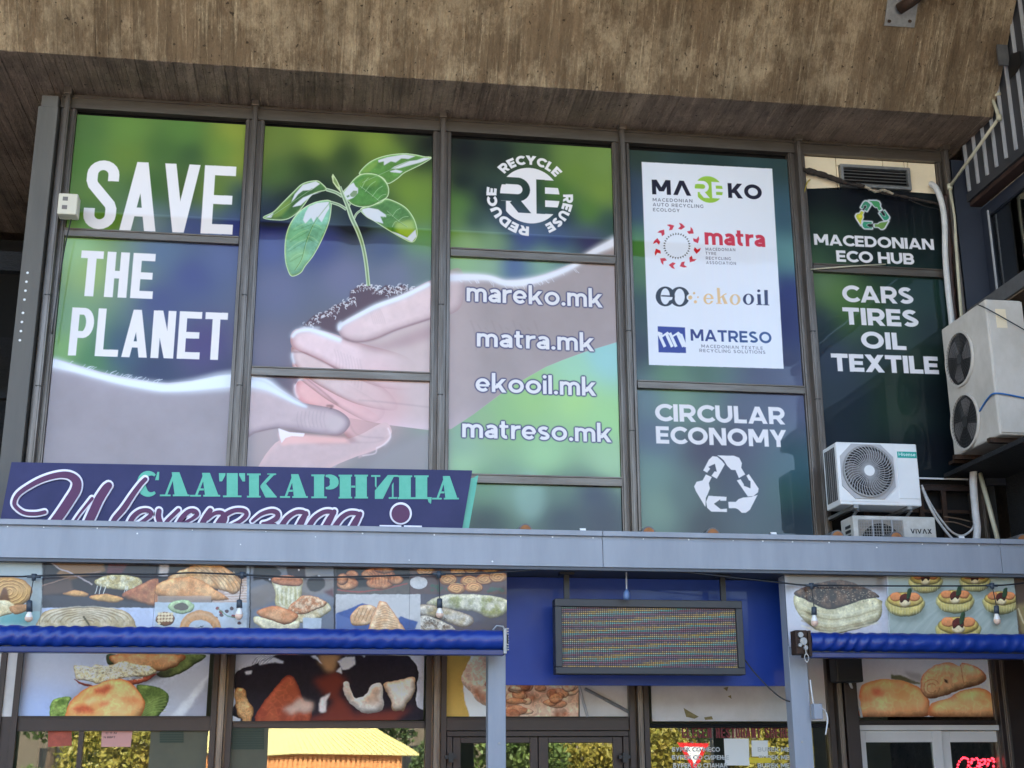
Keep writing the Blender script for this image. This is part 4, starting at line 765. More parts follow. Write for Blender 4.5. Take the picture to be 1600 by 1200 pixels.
# ---- posters in the shop window band (upper lights of the shopfront)
def band(x0, x1, base): return Canvas(at(x0, 1100, 0)[0]-.02, at(x1, 1100, 0)[0]+.02, 2.03, 2.86, 0.0, 300, base)
z7 = lambda p: [(x/4.706, 1010+y/4.706) for x, y in p]        # traced on an enlargement
P1 = band(16, 332, (176, 180, 196)); P1.a[:] = P1.grad([(50,1030,(180,182,190)),(120,1040,(178,182,195)),(40,1110,(160,176,212)),(90,1115,(150,166,205)),(250,1110,(168,170,182)),(310,1060,(176,178,188)),(300,1110,(160,160,172))], 40)
P1.fill(z7([(1240,530),(1420,330),(1550,180),(1540,260),(1330,530)]), (196,198,206), blur=2); P1.fill(z7([(1350,530),(1540,220),(1545,530)]), (138,138,152), blur=2, alpha=.7)
P1.fill(z7([(500,360),(600,300),(1100,290),(1200,540),(400,560)]), (128,132,150), blur=5, alpha=.6)
P1.blob(z7([(1240,60),(1510,60),(1420,140),(1300,210),(1200,230),(1150,200),(1240,140)]), (52,66,36), (84,96,52), (112,124,66), 3, 1); P1.blob(z7([(780,60),(860,60),(850,130),(790,130)]), (44,50,34), (62,72,44), None, 3, 2)
P1.blob(z7([(1000,290),(1120,290),(1230,340),(1240,390),(1200,470),(1120,540),(1000,540),(1040,430)]), (50,68,30), (80,98,46), (112,130,64), 3, 3, .5, 6)
for k in range(6): P1.stroke(z7([(1050,450+k*12),(1130,390+k*18),(1220,360+k*24)]), 1.2, (130,146,84), .5)
P1.blob(z7([(385,400),(520,375),(500,430),(490,545),(370,545)]), (66,88,36), (96,120,54), (140,160,84), 2, 4, .8, 4)
P1.blob(z7([(840,60),(1330,60),(1310,130),(1240,170),(1140,180),(900,160),(830,120)]), (150,84,46), (196,138,88), (216,166,118), 4, 5, .4, 9); P1.fill(z7([(1130,175),(1290,170),(1230,215),(1060,270),(900,270)]), (30,24,24), blur=3, alpha=.8)
P1.blob(z7([(545,240),(600,265),(700,290),(820,270),(1000,240),(1150,200),(1100,240),(1000,280),(800,300),(660,300),(590,280)]), (110,44,34), (168,84,58), None, 3, 6)
P1.blob(z7([(540,150),(570,140),(660,150),(700,135),(780,145),(900,110),(1000,130),(1120,150),(1150,190),(1080,220),(960,225),(850,250),(720,270),(620,250),(560,240)]), (150,130,88), (200,188,150), (226,220,195), 2, 7, 1.1, 3)
for k in range(120): x, y = 560+r_.random()*560, 150+r_.random()*95; P1.stroke(z7([(x, y), (x+r_.uniform(-18, 22), y+r_.uniform(-9, 9)), (x+r_.uniform(5, 30), y+r_.uniform(-10, 10))]), .8, (92,72,44) if k % 2 else (238,232,208), .6)
P1.blob(z7([(485,480),(520,400),(600,330),(700,280),(830,245),(930,250),(1000,310),(1050,380),(1068,430),(1040,500),(990,540),(760,560),(500,550)]), (176,92,48), (214,150,92), (226,176,118), 6, 8, .35, 14)
for pts, c_, a_ in (([(690,310),(800,275),(830,310),(770,350),(700,350)], (172,44,38), .8), ([(520,450),(620,430),(690,460),(680,490),(560,490)], (180,52,42), .75), ([(810,320),(900,300),(950,340),(880,350)], (232,196,130), .8), ([(620,400),(690,370),(720,400),(650,430)], (236,206,150), .6), ([(880,380),(1000,370),(1050,420),(980,430)], (196,98,58), .6), ([(720,420),(800,400),(800,430),(740,440)], (176,48,40), .8), ([(860,440),(950,480),(900,520),(830,500)], (228,188,130), .6)): P1.fill(z7(pts), c_, blur=2.5, alpha=a_)
P1.warp(1.0, 10, 1, .05); im_p1 = P1.image('bun_print', 1.6)
z8 = lambda p: [(340+x/4.706, 1010+y/4.706) for x, y in p]
P2 = band(354, 668, (178, 178, 188)); P2.a[:] = P2.grad([(370,1030,(182,180,186)),(655,1060,(176,176,186)),(365,1110,(190,194,206))], 60)
P2.blob(z8([(90,490),(130,420),(125,330),(115,250),(150,180),(270,130),(400,80),(520,50),(760,50),(1000,60),(1200,60),(1370,60),(1440,110),(1475,180),(1465,300),(1460,440),(1520,470),(1515,535),(600,545),(240,545),(140,520)]), (22,16,22), (30,24,34), None, 4, 1, .3)
P2.blob(z8([(300,545),(310,450),(400,330),(500,220),(570,240),(610,340),(640,400),(700,410),(690,480),(660,545)]), (96,36,26), (140,62,42), (160,80,52), 5, 2, .4, 12)
P2.fill(z8([(480,460),(560,430),(600,380),(640,400),(700,410),(690,470),(640,490),(600,470),(530,500)]), (200,178,165), blur=3, alpha=.8)
P2.blob(z8([(130,310),(200,320),(220,400),(260,460),(240,545),(150,510),(130,400)]), (140,92,50), (190,140,92), (220,180,130), 3, 3, .7, 4)
P2.fill(z8([(700,250),(870,180),(950,250),(880,350),(960,430),(1000,500),(1200,480),(1380,470),(1440,450),(1300,545),(650,545),(780,500),(860,400),(800,360)]), (112,46,34), blur=4, alpha=.9)
P2.fill(z8([(760,50),(900,60),(850,180),(800,180),(740,110)]), (172,132,92), blur=3)
P2.blob(z8([(930,270),(960,260),(980,330),(1020,380),(1100,340),(1130,280),(1200,270),(1215,350),(1210,460),(1130,490),(1050,480),(970,410),(930,350)]), (190,178,172), (222,214,208), (186,158,138), 5, 4, .25, 10)
P2.blob(z8([(1230,270),(1330,250),(1445,225),(1440,350),(1390,420),(1360,480),(1340,470),(1280,470),(1270,380),(1230,320)]), (160,128,98), (206,188,170), (226,218,210), 5, 5, .25, 10)
P2.fill(z8([(740,470),(760,380),(830,340),(800,400),(795,480),(760,490)]), (212,200,200), blur=1)
for pts in ([(300,120),(400,80),(490,110),(480,125),(380,120),(310,140)], [(200,185),(250,175),(245,205),(205,210)], [(280,80),(330,60),(420,65),(300,110)], [(880,110),(940,80),(1010,75),(1010,130),(960,165),(920,170),(900,130)], [(1060,60),(1090,58),(1080,80)], [(680,70),(720,65),(770,130),(740,110)], [(870,180),(910,145),(915,200)]): P2.fill(z8(pts), (214,214,222), blur=.7, alpha=.95)
for k in range(6): P2.stroke(z8([(250+k*20,130),(280+k*22,90),(330+k*22,65)]), 1.0, (26,20,26), .6)
P2.warp(1.0, 10, 2, .05); im_p2 = P2.image('cake_print', 1.6)
P3 = band(690, 908, (176, 142, 72)); P3.a[:] = P3.grad([(705,1040,(150,122,58)),(715,1110,(176,142,72))], 40)
P3.fill([(738,1015),(765,1015),(780,1130),(738,1130),(727,1100),(724,1070)], (194,198,206), blur=.6, smooth=False)
P3.blob([(722,1066),(724,1050),(740,1022),(765,1005),(830,1000),(910,1000),(910,1130),(790,1130),(770,1110),(745,1095),(735,1080)], (176,150,132), (204,178,156), (150,92,66), 4, 2, .6, 10)
for k in range(34):
    x, y = 770+r_.random()*130, 1050+r_.random()*70; P3.blob(arc(x, y, r_.uniform(7, 18), r_.uniform(4, 9), 0, 340, 9), (112,58,40), (150,88,60) if k % 3 else (214,190,160), (190,136,96), 2, k, .6, 4, alpha=.8)
P3.warp(1.0, 10, 3, .05); im_p3 = P3.image('plate_print', 1.9)
P5 = band(1318, 1572, (150, 150, 156)); zp = lambda p: [(1280+x/5, 1000+y/5) for x, y in p]; P5.a[:] = P5.grad([(1350,1035,(158,158,164)),(1400,1050,(165,165,170)),(1560,1060,(168,172,182)),(1340,1110,(150,150,158))], 40)
P5.fill(zp([(560,270),(640,275),(790,340),(780,350),(560,300)]), (84,84,62), blur=.6); P5.fill(zp([(650,250),(800,260),(800,330),(720,310)]), (132,132,138), blur=2)
P5.blob(zp([(310,410),(340,350),(440,315),(560,305),(700,330),(790,380),(850,450),(860,520),(820,600),(340,605),(325,500)]), (158,92,58), (192,136,92), (212,160,116), 7, 1, .3, 16); P5.fill(zp([(400,380),(470,370),(520,420),(470,440),(410,430)]), (160,66,56), blur=3, alpha=.8); P5.fill(zp([(310,400),(370,420),(420,470),(340,480)]), (168,84,66), blur=4, alpha=.6); P5.fill(zp([(600,330),(680,350),(660,370),(610,360)]), (176,88,70), blur=3, alpha=.7)
P5.blob(zp([(870,500),(960,470),(1030,440),(1100,400),(1250,375),(1330,410),(1390,480),(1430,560),(1440,600),(900,605)]), (150,88,56), (188,134,88), (210,158,112), 7, 2, .3, 14); P5.fill(zp([(1010,460),(1070,430),(1080,460),(1030,480)]), (150,60,70), blur=3, alpha=.7)
P5.blob(zp([(800,290),(850,230),(930,190),(1010,175),(1090,200),(1120,180),(1200,200),(1270,240),(1305,300),(1250,350),(1100,390),(960,440),(870,460),(810,420),(790,360)]), (140,90,66), (184,146,108), (205,170,135), 6, 3, .45, 10)
P5.stroke(zp(arc(880, 370, 60, 60, 0, 330, 16)), 1.5, (130,88,62), .6); P5.stroke(zp(arc(880, 375, 36, 36, 20, 330, 12)), 1.5, (130,88,62), .6); P5.fill(zp([(970,300),(1000,310),(1005,345),(985,330)]), (60,44,36), blur=.6); P5.stroke(zp([(1100,190),(1120,280),(1130,340)]), 1.6, (120,76,54), .6)
P5.warp(1.0, 10, 5, .05); im_p5 = P5.image('bread_print', 2.3)
# ================================================================ MATERIALS
M_FASCIA = concrete('board_marked_concrete', (130,110,87), (226,204,170), (96,80,62))
M_SOFFIT = concrete('sooty_concrete', (138,120,106), (190,168,148), (86,74,64))
M_FRAME = mat('weathered_brown_aluminium', (121,112,105), .33, .6, nscale=3, col2=(87,78,70), stretch=(6,6,.5), bump=.15, bscale=30)
M_RAILH = mat('weathered_brown_aluminium_rail', (115,107,99), .33, .6, nscale=3, col2=(90,81,74), stretch=(.6,6,6), bump=.12, bscale=30)
M_FRAME2 = mat('dark_brown_aluminium', (54,43,39), .4, .3, noise=.2, nscale=4)
M_POST = mat('grey_painted_steel', (91,89,86), .6, .1, noise=.14, nscale=2.5, stretch=(3,3,.4), bump=.1)
M_DARK = mat('dark_void', (16,16,18), .9, noise=.3)
M_BLACKWALL = mat('black_rough_render', (27,28,31), .9, noise=.5, nscale=14, bump=1.0, bscale=26, stretch=(1,1,3))
M_BEAM = mat('pale_blue_grey_paint', (146,151,161), .42, 0, nscale=1.6, col2=(130,136,146), stretch=(3,1,.5), bump=.06, bscale=5)
M_BEAMDK = mat('grey_canopy_underside', (77,81,88), .6, noise=.15)
M_GROUND = mat('paving', (135,132,125), .9, noise=.25, nscale=.7, bump=.3)
M_WHITE = mat('white_enamel', (226,228,230), .35, 0, noise=.03, nscale=5)
M_OLDWHITE = mat('dusty_white_enamel', (200,200,196), .5, 0, nscale=7, col2=(168,166,160), bump=.05)
M_GREYAC = mat('aged_grey_enamel', (212,207,200), .6, 0, nscale=3, col2=(186,180,170), stretch=(1,1,.7), bump=.05)
M_BLK = mat('black_plastic', (22,22,24), .45)
M_STEEL = mat('galvanised_steel', (150,150,150), .45, .7, noise=.2, nscale=20)
M_RUST = mat('rusty_black_steel', (46,36,31), .7, .4, nscale=25, col2=(75,54,41), bump=.4)
M_CREAM = mat('cream_stone_tile', (236,220,190), .6, noise=.08, nscale=4, bump=.1)
M_BLUEP = mat('blue_panel_film', (20,54,140), .45, 0, nscale=1.2, col2=(30,68,158), coat=.2, spec=.3)
M_FABRIC = mat('blue_awning_fabric', (8,42,120), .4, 0, nscale=5, col2=(14,52,138), coat=.2)
M_NAVY = mat('navy_sign_face', (43,43,94), .5, 0, nscale=3, col2=(34,36,83), coat=.1, spec=.25, bump=.04)
M_TEAL = mat('mint_green_vinyl', (55,166,138), .4, nscale=12, col2=(76,176,150), coat=.3)
M_PURPLE = mat('plum_vinyl', (84,34,80), .45, noise=.08, coat=.1, spec=.3)
M_LETWHITE = mat('white_letter_plastic', (226,224,240), .35, coat=.3)
M_CABLE = mat('black_cable', (24,24,28), .5); M_WCABLE = mat('white_pipe_wrap', (206,206,206), .5, noise=.1, nscale=15, bump=.2)
M_PIPE = mat('cream_conduit', (186,182,160), .5, noise=.1, nscale=10); M_BROWNPIPE = mat('brown_downpipe', (60,40,34), .5, noise=.3, nscale=12, bump=.3)
M_CLAD = mat('grey_cladding', (64,65,70), .5, .2, noise=.1, nscale=3); M_RIB = mat('pale_rib_strip', (169,171,176), .45, noise=.06)
M_NAVYPANEL = mat('blue_grey_panel', (42,47,60), .45, noise=.08, nscale=2); M_RAIL = mat('grey_steel_rail', (98,98,100), .55, .3, noise=.18, nscale=12, bump=.15)
M_WOOD = mat('orange_brown_timber', (150,98,56), .7, noise=.3, nscale=20)
M_UNDER = mat('brown_underside', (110,92,76), .8, noise=.2)
M_GRILLE = mat('fan_guard_grey', (150,148,146), .4, .4); M_FANDK = mat('fan_dark_cavity', (34,33,34), .7); M_BLADE = mat('fan_blade_grey', (112,108,108), .5)
M_GREY = mat('stained_grey_board', (226,222,220), .7, nscale=3.5, col2=(206,200,196), bump=.05)
M_UPVC = mat('white_upvc', (206,200,194), .4, noise=.03); M_TURQ = mat('turquoise_badge', (20,160,150), .35); M_INK = mat('black_ink', (28,28,34), .5)
M_BADGETEXT = mat('badge_white', (210,235,235), .4)
M_GLASS = glass('shop_glass', (.75,.8,.76), .07, .1); M_GLASS2 = glass('annex_glass', (.75,.78,.8), .12, .05)
MP_MURAL = print_mat('mural_film', im_mural, .5, 1, 1.38, .25, spec=.15)
MP_FB = print_mat('pastry_banner', im_fb, .55, .5, 1.4, .1); MP_FR = print_mat('dessert_banner', im_fr, .55, .5, 1.4, .1)
MP_1 = print_mat('bun_film', im_p1, .55, 0, spec=.2); MP_2 = print_mat('cake_film', im_p2, .55, 0, spec=.2); MP_3 = print_mat('plate_film', im_p3, .55, 0, spec=.2); MP_5 = print_mat('bread_film', im_p5, .55, 0, spec=.2)
SFR = np.array
# ================================================================ SETTING
mb = MB(); mb.poly([(-300,-600,0),(300,-600,0),(300,60,0),(-300,60,0)]); tag(mb.build('ground', M_GROUND), 'pale paved ground of the square', kind='structure')
# ================================================================ BUILDING
BLD = empty('building', (1.8, .5, 0), 'concrete building with board-marked overhang and tall brown window frames', 'building')
S0, Z0 = -.75, 7.76; ca, sa = math.cos(math.radians(54)), math.sin(math.radians(54))
# inclined fascia: one cast strip per shuttering board, each a few millimetres in or out
x = -9.0; k = 0; mb = MB(); LEN = 2.27; nrm = Vector((0, -sa, -ca)); XR = 6.36
while x < XR:
    wd = random.uniform(.07, .13); x2 = min(x+wd, XR); d = random.uniform(0, .008); cuts = sorted([0, LEN]+[random.uniform(.3, 2.1) for _ in range(random.choice((0, 0, 0, 1)))])
    for a, b_ in zip(cuts[:-1], cuts[1:]):
        d = random.uniform(0, .006); o_ = nrm*d
        P = [(x, S0-ca*a, Z0+sa*a), (x2-.001, S0-ca*a, Z0+sa*a), (x2-.001, S0-ca*(b_-.002), Z0+sa*(b_-.002)), (x, S0-ca*(b_-.002), Z0+sa*(b_-.002))]
        mb.prism([Vector(p)+o_ for p in P], -nrm*.03-o_)
    x = x2
o = mb.build('fascia', M_FASCIA, BLD, kind='stuff')
mb = MB(); bk = -nrm*.021; mb.prism([Vector(p)+bk for p in ((-9,S0,Z0),(XR,S0,Z0),(XR,S0-ca*LEN,Z0+sa*LEN),(-9,S0-ca*LEN,Z0+sa*LEN))], (0,1.2,.0)); mb.build('fascia_core', M_SOFFIT, BLD)
# soffit boards run front to back
mb = MB(); x = -9.0
while x < XR:
    x2 = min(x+random.uniform(.07,.12), XR); d = random.uniform(0,.007); mb.box(x, x2-.003, S0+.004, 3.5 if x < -2.9 else .3, Z0-d, Z0+.03); x = x2
mb.build('soffit', M_SOFFIT, BLD, kind='stuff')
mb = MB(); mb.box(-9, XR, S0+.05, 3.5, Z0+.031, Z0+.4); mb.build('soffit_core', M_SOFFIT, BLD)
zt = Z0+sa*LEN; yt = S0-ca*LEN
mb = MB(); mb.box(-30, 30, -7.16, yt+.3, zt+.003, zt+.5); mb.box(-30,30,-7.16,-6.9,zt-.25,zt); mb.build('roof_slab', M_SOFFIT, BLD)
mb = MB(); mb.box(-30, 30, yt+.31, 12, zt+.505, 11.5); mb.box(-30,30,.4,12,8.17,zt); mb.box(6.9, 30, 0.5, 12, 0, 8.165); mb.box(-30,-9.21,.5,12,0,8.165); mb.box(-9.2,6.89,5,12,0,8.165); mb.build('rear_mass', M_SOFFIT, BLD)
mb = MB(); mb.box(-9, 6.6, 3.6, 3.8, 0, 7.7); mb.box(-9.2,-9,-.5,3.8,0,7.7); mb.build('rear_wall', M_DARK, BLD)
mb = MB(); mb.box(-2.7, 6.4, .08, .12, 3.3, 7.7); mb.build('inner_wall', M_DARK, BLD)
mb = MB(); mb.box(-9, 6.6, .3, 3.6, 3.18, 3.3); mb.build('upper_floor', M_DARK, BLD)
mb = MB(); mb.box(-9,-2.85,.9,1.0,6.3,6.5); mb.box(-9,-2.85,1.6,1.7,5.2,5.28); mb.box(-4.2,-4.1,1.5,1.6,3.3,6.4); mb.build('recess_beam', M_BLACKWALL, BLD)
mb = MB(); mb.box(-9,-2.85,3.2,3.5,3.3,6.35); mb.build('recess_wall', M_BLACKWALL, BLD)
# header and sill
mb = MB(); mb.box(-2.62, 6.2, -.055, .03, 7.60, 7.705); mb.box(-2.60, 6.19, -.075, -.055, 7.705, 7.725); mb.box(-2.62, 6.2, -.02, .06, 7.706, 7.76); mb.build('header', M_RAILH, BLD)
mb = MB(); mb.box(-2.798, -2.62, -.14, .1, 3.4, 7.555); mb.box(-2.78, -2.63, -.12, .09, 7.556, 7.68); mb.build('corner_post', M_POST, BLD, bevel=.006)
r_ = random.Random(5); z = 5.98
for k in range(8):
    z -= .085 if k != 4 else .125
    xx = -2.735-.004*k/8; mb = MB(); mb.tube([(xx, -.141, z), (xx, -.144, z)], [.012, .010], 8); mb.build('paint_spot', M_WHITE, BLD)
CX = [-2.545, -.820, .980, 2.762, 4.588, 6.165]
for i, cx in enumerate(CX):
    hw = .088 if i not in (0, 5) else .07; mb = MB(); zb = 0.0 if i else 3.4
    if i in (1, 2, 3, 4):
        mb.box(cx-hw, cx+hw, -.03, .05, zb, 7.60)
    else: mb.box(cx-hw, cx+hw, -.03, .05, zb, 7.60)
    mb.box(cx-hw+.012, cx-hw+.034, -.05, -.03, zb, 7.598); mb.box(cx+hw-.034, cx+hw-.012, -.05, -.03, zb, 7.598)
    mb.box(cx-.024, cx+.022, -.13, -.03, zb, 7.70); mb.box(cx-.012, cx+.010, -.14, -.13, zb, 7.69)
    o = mb.build('mullion', M_FRAME, BLD, bevel=.003)
    mb = MB(); mb.box(cx-.036, cx+.034, -.15, -.02, 7.70, 7.775); c_ = mb.build('mullion_cap', M_FRAME, BLD, bevel=.004)
    for zj in (r_.uniform(4.6, 5.0), r_.uniform(5.4, 5.8)):
        mb = MB(); mb.box(cx-.026, cx+.024, -.143, -.10, zj, zj+.006); mb.build('joint_gap', M_BLK, BLD)
def tr(x0, x1, z0, z1, m_=M_RAILH, y0=-.045):
    mb = MB(); mb.box(x0, x1, y0, .03, z0, z1); mb.box(x0+.002, x1-.002, y0-.012, y0, z1-.016, z1-.002); mb.build('transom', m_, BLD, bevel=.002)
BX = [(-2.473, -.910), (-.730, .890), (1.070, 2.672), (2.852, 4.498), (4.678, 6.093)]
tr(*BX[0], 6.312, 6.388); tr(*BX[1], 5.050, 5.134); tr(*BX[2], 6.300, 6.386); tr(*BX[2], 4.105, 4.190); tr(*BX[3], 5.056, 5.134); tr(*BX[4], 6.325, 6.41)
tr(*BX[4], 4.14, 4.20, M_FRAME2)
# beige stone tiles of the fifth bay
ZG0, ZG1 = at(1364,296,0)[2], at(1364,262,0)[2]; ZT = at(1262,294,0)[2]; XG0, XG1 = at(1312,280,0)[0], at(1420,280,0)[0]
for x0, x1, z0, z1 in ((4.680,XG0-.03,ZT,7.597),(XG0-.024,5.52,ZG1+.004,7.597),(5.526,XG1-.04,ZG1+.004,7.597),(XG1+.006,6.09,ZT+.02,7.597),(XG1-.034,XG1,ZG1+.004,7.597),(XG0-.024,XG0-.004,ZT,ZG1)):
    mb = MB(); mb.box(x0, x1, .0, .07, z0, z1); mb.build('stone_tile', M_CREAM, BLD, bevel=.004)
mb = MB(); mb.box(4.68, 6.09, .04, .07, 6.9, 7.6); mb.build('tile_backing', M_DARK, BLD)
# lattice in the dark opening under the fifth bay
for a in ((4.68,6.3,3.93,3.96),(4.68,6.3,3.62,3.65)):
    mb = MB(); mb.box(a[0],a[1],-.02,.01,a[2],a[3]); mb.build('lattice_bar', M_RUST, BLD)
for x_ in (5.0, 5.55, 5.78): mb = MB(); mb.box(x_, x_+.045, -.05, -.022, 3.3, 4.14); mb.build('lattice_bar', M_RUST, BLD)
# ---- shopfront level
tr(-2.473,-.910,1.935,2.055,M_FRAME2); tr(*BX[1],1.955,2.015,M_FRAME2,-.01); tr(*BX[2],1.935,2.045,M_FRAME2); tr(*BX[3],1.955,1.99,M_DARK); tr(*BX[4],1.955,2.02,M_FRAME2)
mb = MB(); mb.box(-3.6,-2.47,-.05,.05,0,3.2); mb.build('shop_jamb', M_FRAME2, BLD)
for cx in CX[:5]:
    mb = MB(); hw=.085
    mb.box(cx-hw-.004, cx-hw+.045, -.075, -.052, 0, 3.2); mb.box(cx+hw-.045, cx+hw+.004, -.075, -.052, 0, 3.2); mb.build('shop_mullion', M_FRAME2, BLD, bevel=.003)
mb = MB(); mb.box(4.62, 4.74, -.16, -.08, 0, 3.0); mb.build('shop_post', M_FRAME2, BLD, bevel=.004)
mb = MB(); mb.box(6.1, 6.45, -.12, -.06, 0, 3.0); mb.build('shop_post', M_FRAME2, BLD, bevel=.004)
mb = MB(); mb.box(-3.6, 6.6, .02, .06, 2.86, 3.3); mb.build('lintel', M_DARK, BLD)
def pane(x0, x1, z0, z1, y=.0, parent=None, m_=None):
    mb = MB(); mb.box(x0, x1, y, y+.006, z0, z1); return mb.build('pane', m_ or M_GLASS, parent or BLD)
M_OLIVE = mat('olive_added_panel', (84,80,60), .6, noise=.2, nscale=3); M_OLGREEN = mat('dark_green_strips', (46,58,42), .6)
def added_cover(xa, xb, ya, yb, m_, nm='added_panel', y=-.004):
    a, b_ = at(xa, ya, 0), at(xb, yb, 0); mb = MB(); mb.box(a[0], b_[0], y-.006, y, min(a[2], b_[2]), max(a[2], b_[2])); return mb.build(nm, m_, BLD)
added_cover(236, 318, 1141.5, 1260, M_OLIVE); added_cover(357.5, 414, 1137, 1260, M_OLIVE)  # opaque panels added to stop mirroring; olive stands in for the glass's dark tones
for k in range(5): added_cover(250, 287, 1143+k*3.6, 1146+k*3.6, M_OLGREEN, 'added_green_strip', -.0105)
for k in range(9): added_cover(358.5, 413, 1138+k*3.7, 1141.2+k*3.7, M_OLGREEN, 'added_green_strip', -.0105)  # strips added on those panels for the green tones in the glass
pane(-2.473, -1.965, .05, 1.935); pane(-1.945, -.91, .05, 1.935); pane(-.73, .89, .05, 1.955); pane(2.852, 4.498, .05, 1.955)
mb = MB(); mb.box(-1.968,-1.93,-.03,.03,0,1.935); mb.build('glazing_bar', M_FRAME2, BLD)
mb = MB(); mb.box(-.46,-.43,.02,.06,0,1.95); mb.box(.74,.79,.02,.06,0,1.95); mb.build('glazing_bar', M_FRAME2, BLD)
# interior of the shop
M_CURT = mat('green_curtain', (62,112,92), .9, noise=.25, nscale=3, stretch=(12,1,.3)); M_INT = mat('olive_interior_wall', (112,110,88), .9, noise=.3, nscale=1.5)
mb = MB(); mb.box(-3.4, 6.4, 3.0, 3.1, 0, 3.18); mb.build('interior_wall', M_INT, BLD)
mb = MB(); mb.box(-3.4, 6.4, .3, 3.0, -.0, .02); mb.build('interior_floor', M_INT, BLD)

# ================================================================ WINDOW POSTERS (mural film, one thing per pane)
PN = [('window_poster', 0, 6.390, 7.56, 'blurred green top left poster with the big word SAVE'), ('window_poster', 0, 3.45, 6.310, 'tall left poster reading THE PLANET above a pale forearm'),
 ('window_poster', 1, 5.136, 7.56, 'poster of a leafy seedling growing from soil above a hand'), ('window_poster', 1, 3.45, 5.048, 'lower poster of two cupped hands meeting behind the sign'),
 ('window_poster', 2, 6.388, 7.55, 'poster with round RECYCLE REUSE REDUCE emblem on green and navy'), ('window_poster', 2, 4.192, 6.298, 'poster listing four web addresses over a wrist and green blur'), ('window_poster', 2, 3.45, 4.103, 'low dark green poster strip right of the navy shop sign'),
 ('window_poster', 3, 5.136, 7.545, 'dark green poster holding a white board of four company logos'), ('window_poster', 3, 3.45, 5.054, 'slate blue poster reading CIRCULAR ECONOMY with bottle triangle'),
 ('window_poster', 4, 6.412, 7.105, 'navy poster reading MACEDONIAN ECO HUB with small coloured triangle'), ('window_poster', 4, 4.275, 6.323, 'dark poster reading CARS TIRES OIL TEXTILE beside the pipes')]
for n_, b_, z0, z1, lb in PN:
    x0, x1 = BX[b_]; e = .001
    cs = [(x0+e, z0), (x1-e, z0), (x1-e, z1), (x0+e, z1)]
    if b_ == 4 and z1 > 7: cs = [(x0+e, z0), (x1-e, z0), (x1-e, ZT+.02), (x0+.4, ZT+.035), (x0+e, ZT-.01)]
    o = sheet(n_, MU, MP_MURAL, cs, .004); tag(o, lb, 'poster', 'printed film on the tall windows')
    if b_ == 4 and z1 < 7:
        mb = MB(); mb.box(x0+e, x1-e, -.002, .004, z0-.016, z0-.001); mb.build('white_edge', M_WHITE, o)
# shop band posters
def film(cv, m_, quad, label, cat='poster'):
    P = [(at(x, y, 0)[0], at(x, y, 0)[2]) for x, y in quad]; o = sheet('food_poster', cv, m_, P, .004); return tag(o, label, cat, 'food posters above the shop windows')
cvp = lambda z, x0, x1: None
film(P1, MP_1, [(20,1126),(321.5,1123),(331,980),(38,980)], 'poster of golden buns on green leaves, left of the chocolate cakes')
film(P2, MP_2, [(359,1127),(661,1125),(664,980),(366,980)], 'poster of cream cakes dripping with dark chocolate')
film(P3, MP_3, [(696.5,1119.5),(904,1119.5),(904,985),(698,985)], 'poster of shredded pancakes on a white plate over mustard yellow')
film(P5, MP_5, [(1330,1120),(1567.5,1120),(1558,985),(1322,985)], 'poster of stacked bread rolls above the white sliding door')
mb = MB(); a, b_ = at(906,1119.5,0), at(983,1119.5,0); mb.box(a[0], b_[0], -.002, .004, a[2], 2.86)
tp = mb.build('metal_sheet', M_GREY); tag(tp, 'bare grey sheet with a dark tube across, right of the pancake poster', 'panel')
mb = MB(); p0, p1 = at(914,1076,-.03), at(984,1113,-.03); mb.tube([p0, p1], .014, 8); mb.build('tube', M_STEEL, tp)
mb = MB(); p0, p1 = at(904,1068,-.01), at(918,1120,-.01); mb.tube([p0, p1], .012, 6); mb.build('edge_strip', M_RIB, tp)
mb = MB(); a, b_ = at(1019,1127,0), at(1299,1127,0); mb.box(a[0], b_[0], -.004, .006, a[2], 2.9); gp = tag(mb.build('blank_panel', M_GREY), 'stained pale grey panel beneath the blue fascia panel', 'panel')
for pts in ([(1068,1106),(1078,1112),(1092,1120),(1085,1123),(1072,1120)], [(1100,1121),(1112,1119),(1114,1124),(1102,1125)], [(1130,1075),(1138,1073),(1136,1080)], [(1137,1088),(1142,1086),(1143,1092)]):
    mb = MB(); mb.prism([at(*p, -.004) for p in pts], (0,-.0015,0)); mb.build('stain', mat('ochre_stain', (140,126,84), .8, noise=.3, nscale=30), gp)
mb = MB(); a = at(1592,1060,0); mb.box(a[0], 6.9, -.13, -.125, 1.95, 2.65); tag(mb.build('blank_panel', M_GREY), 'sliver of grey panel at the far right edge over the door', 'panel')
mb = MB(); mb.box(-3.4,-2.505,-.056,-.051,2.05,2.9); tag(mb.build('blank_panel', M_GREY), 'sliver of pale panel at the far left of the shopfront', 'panel')
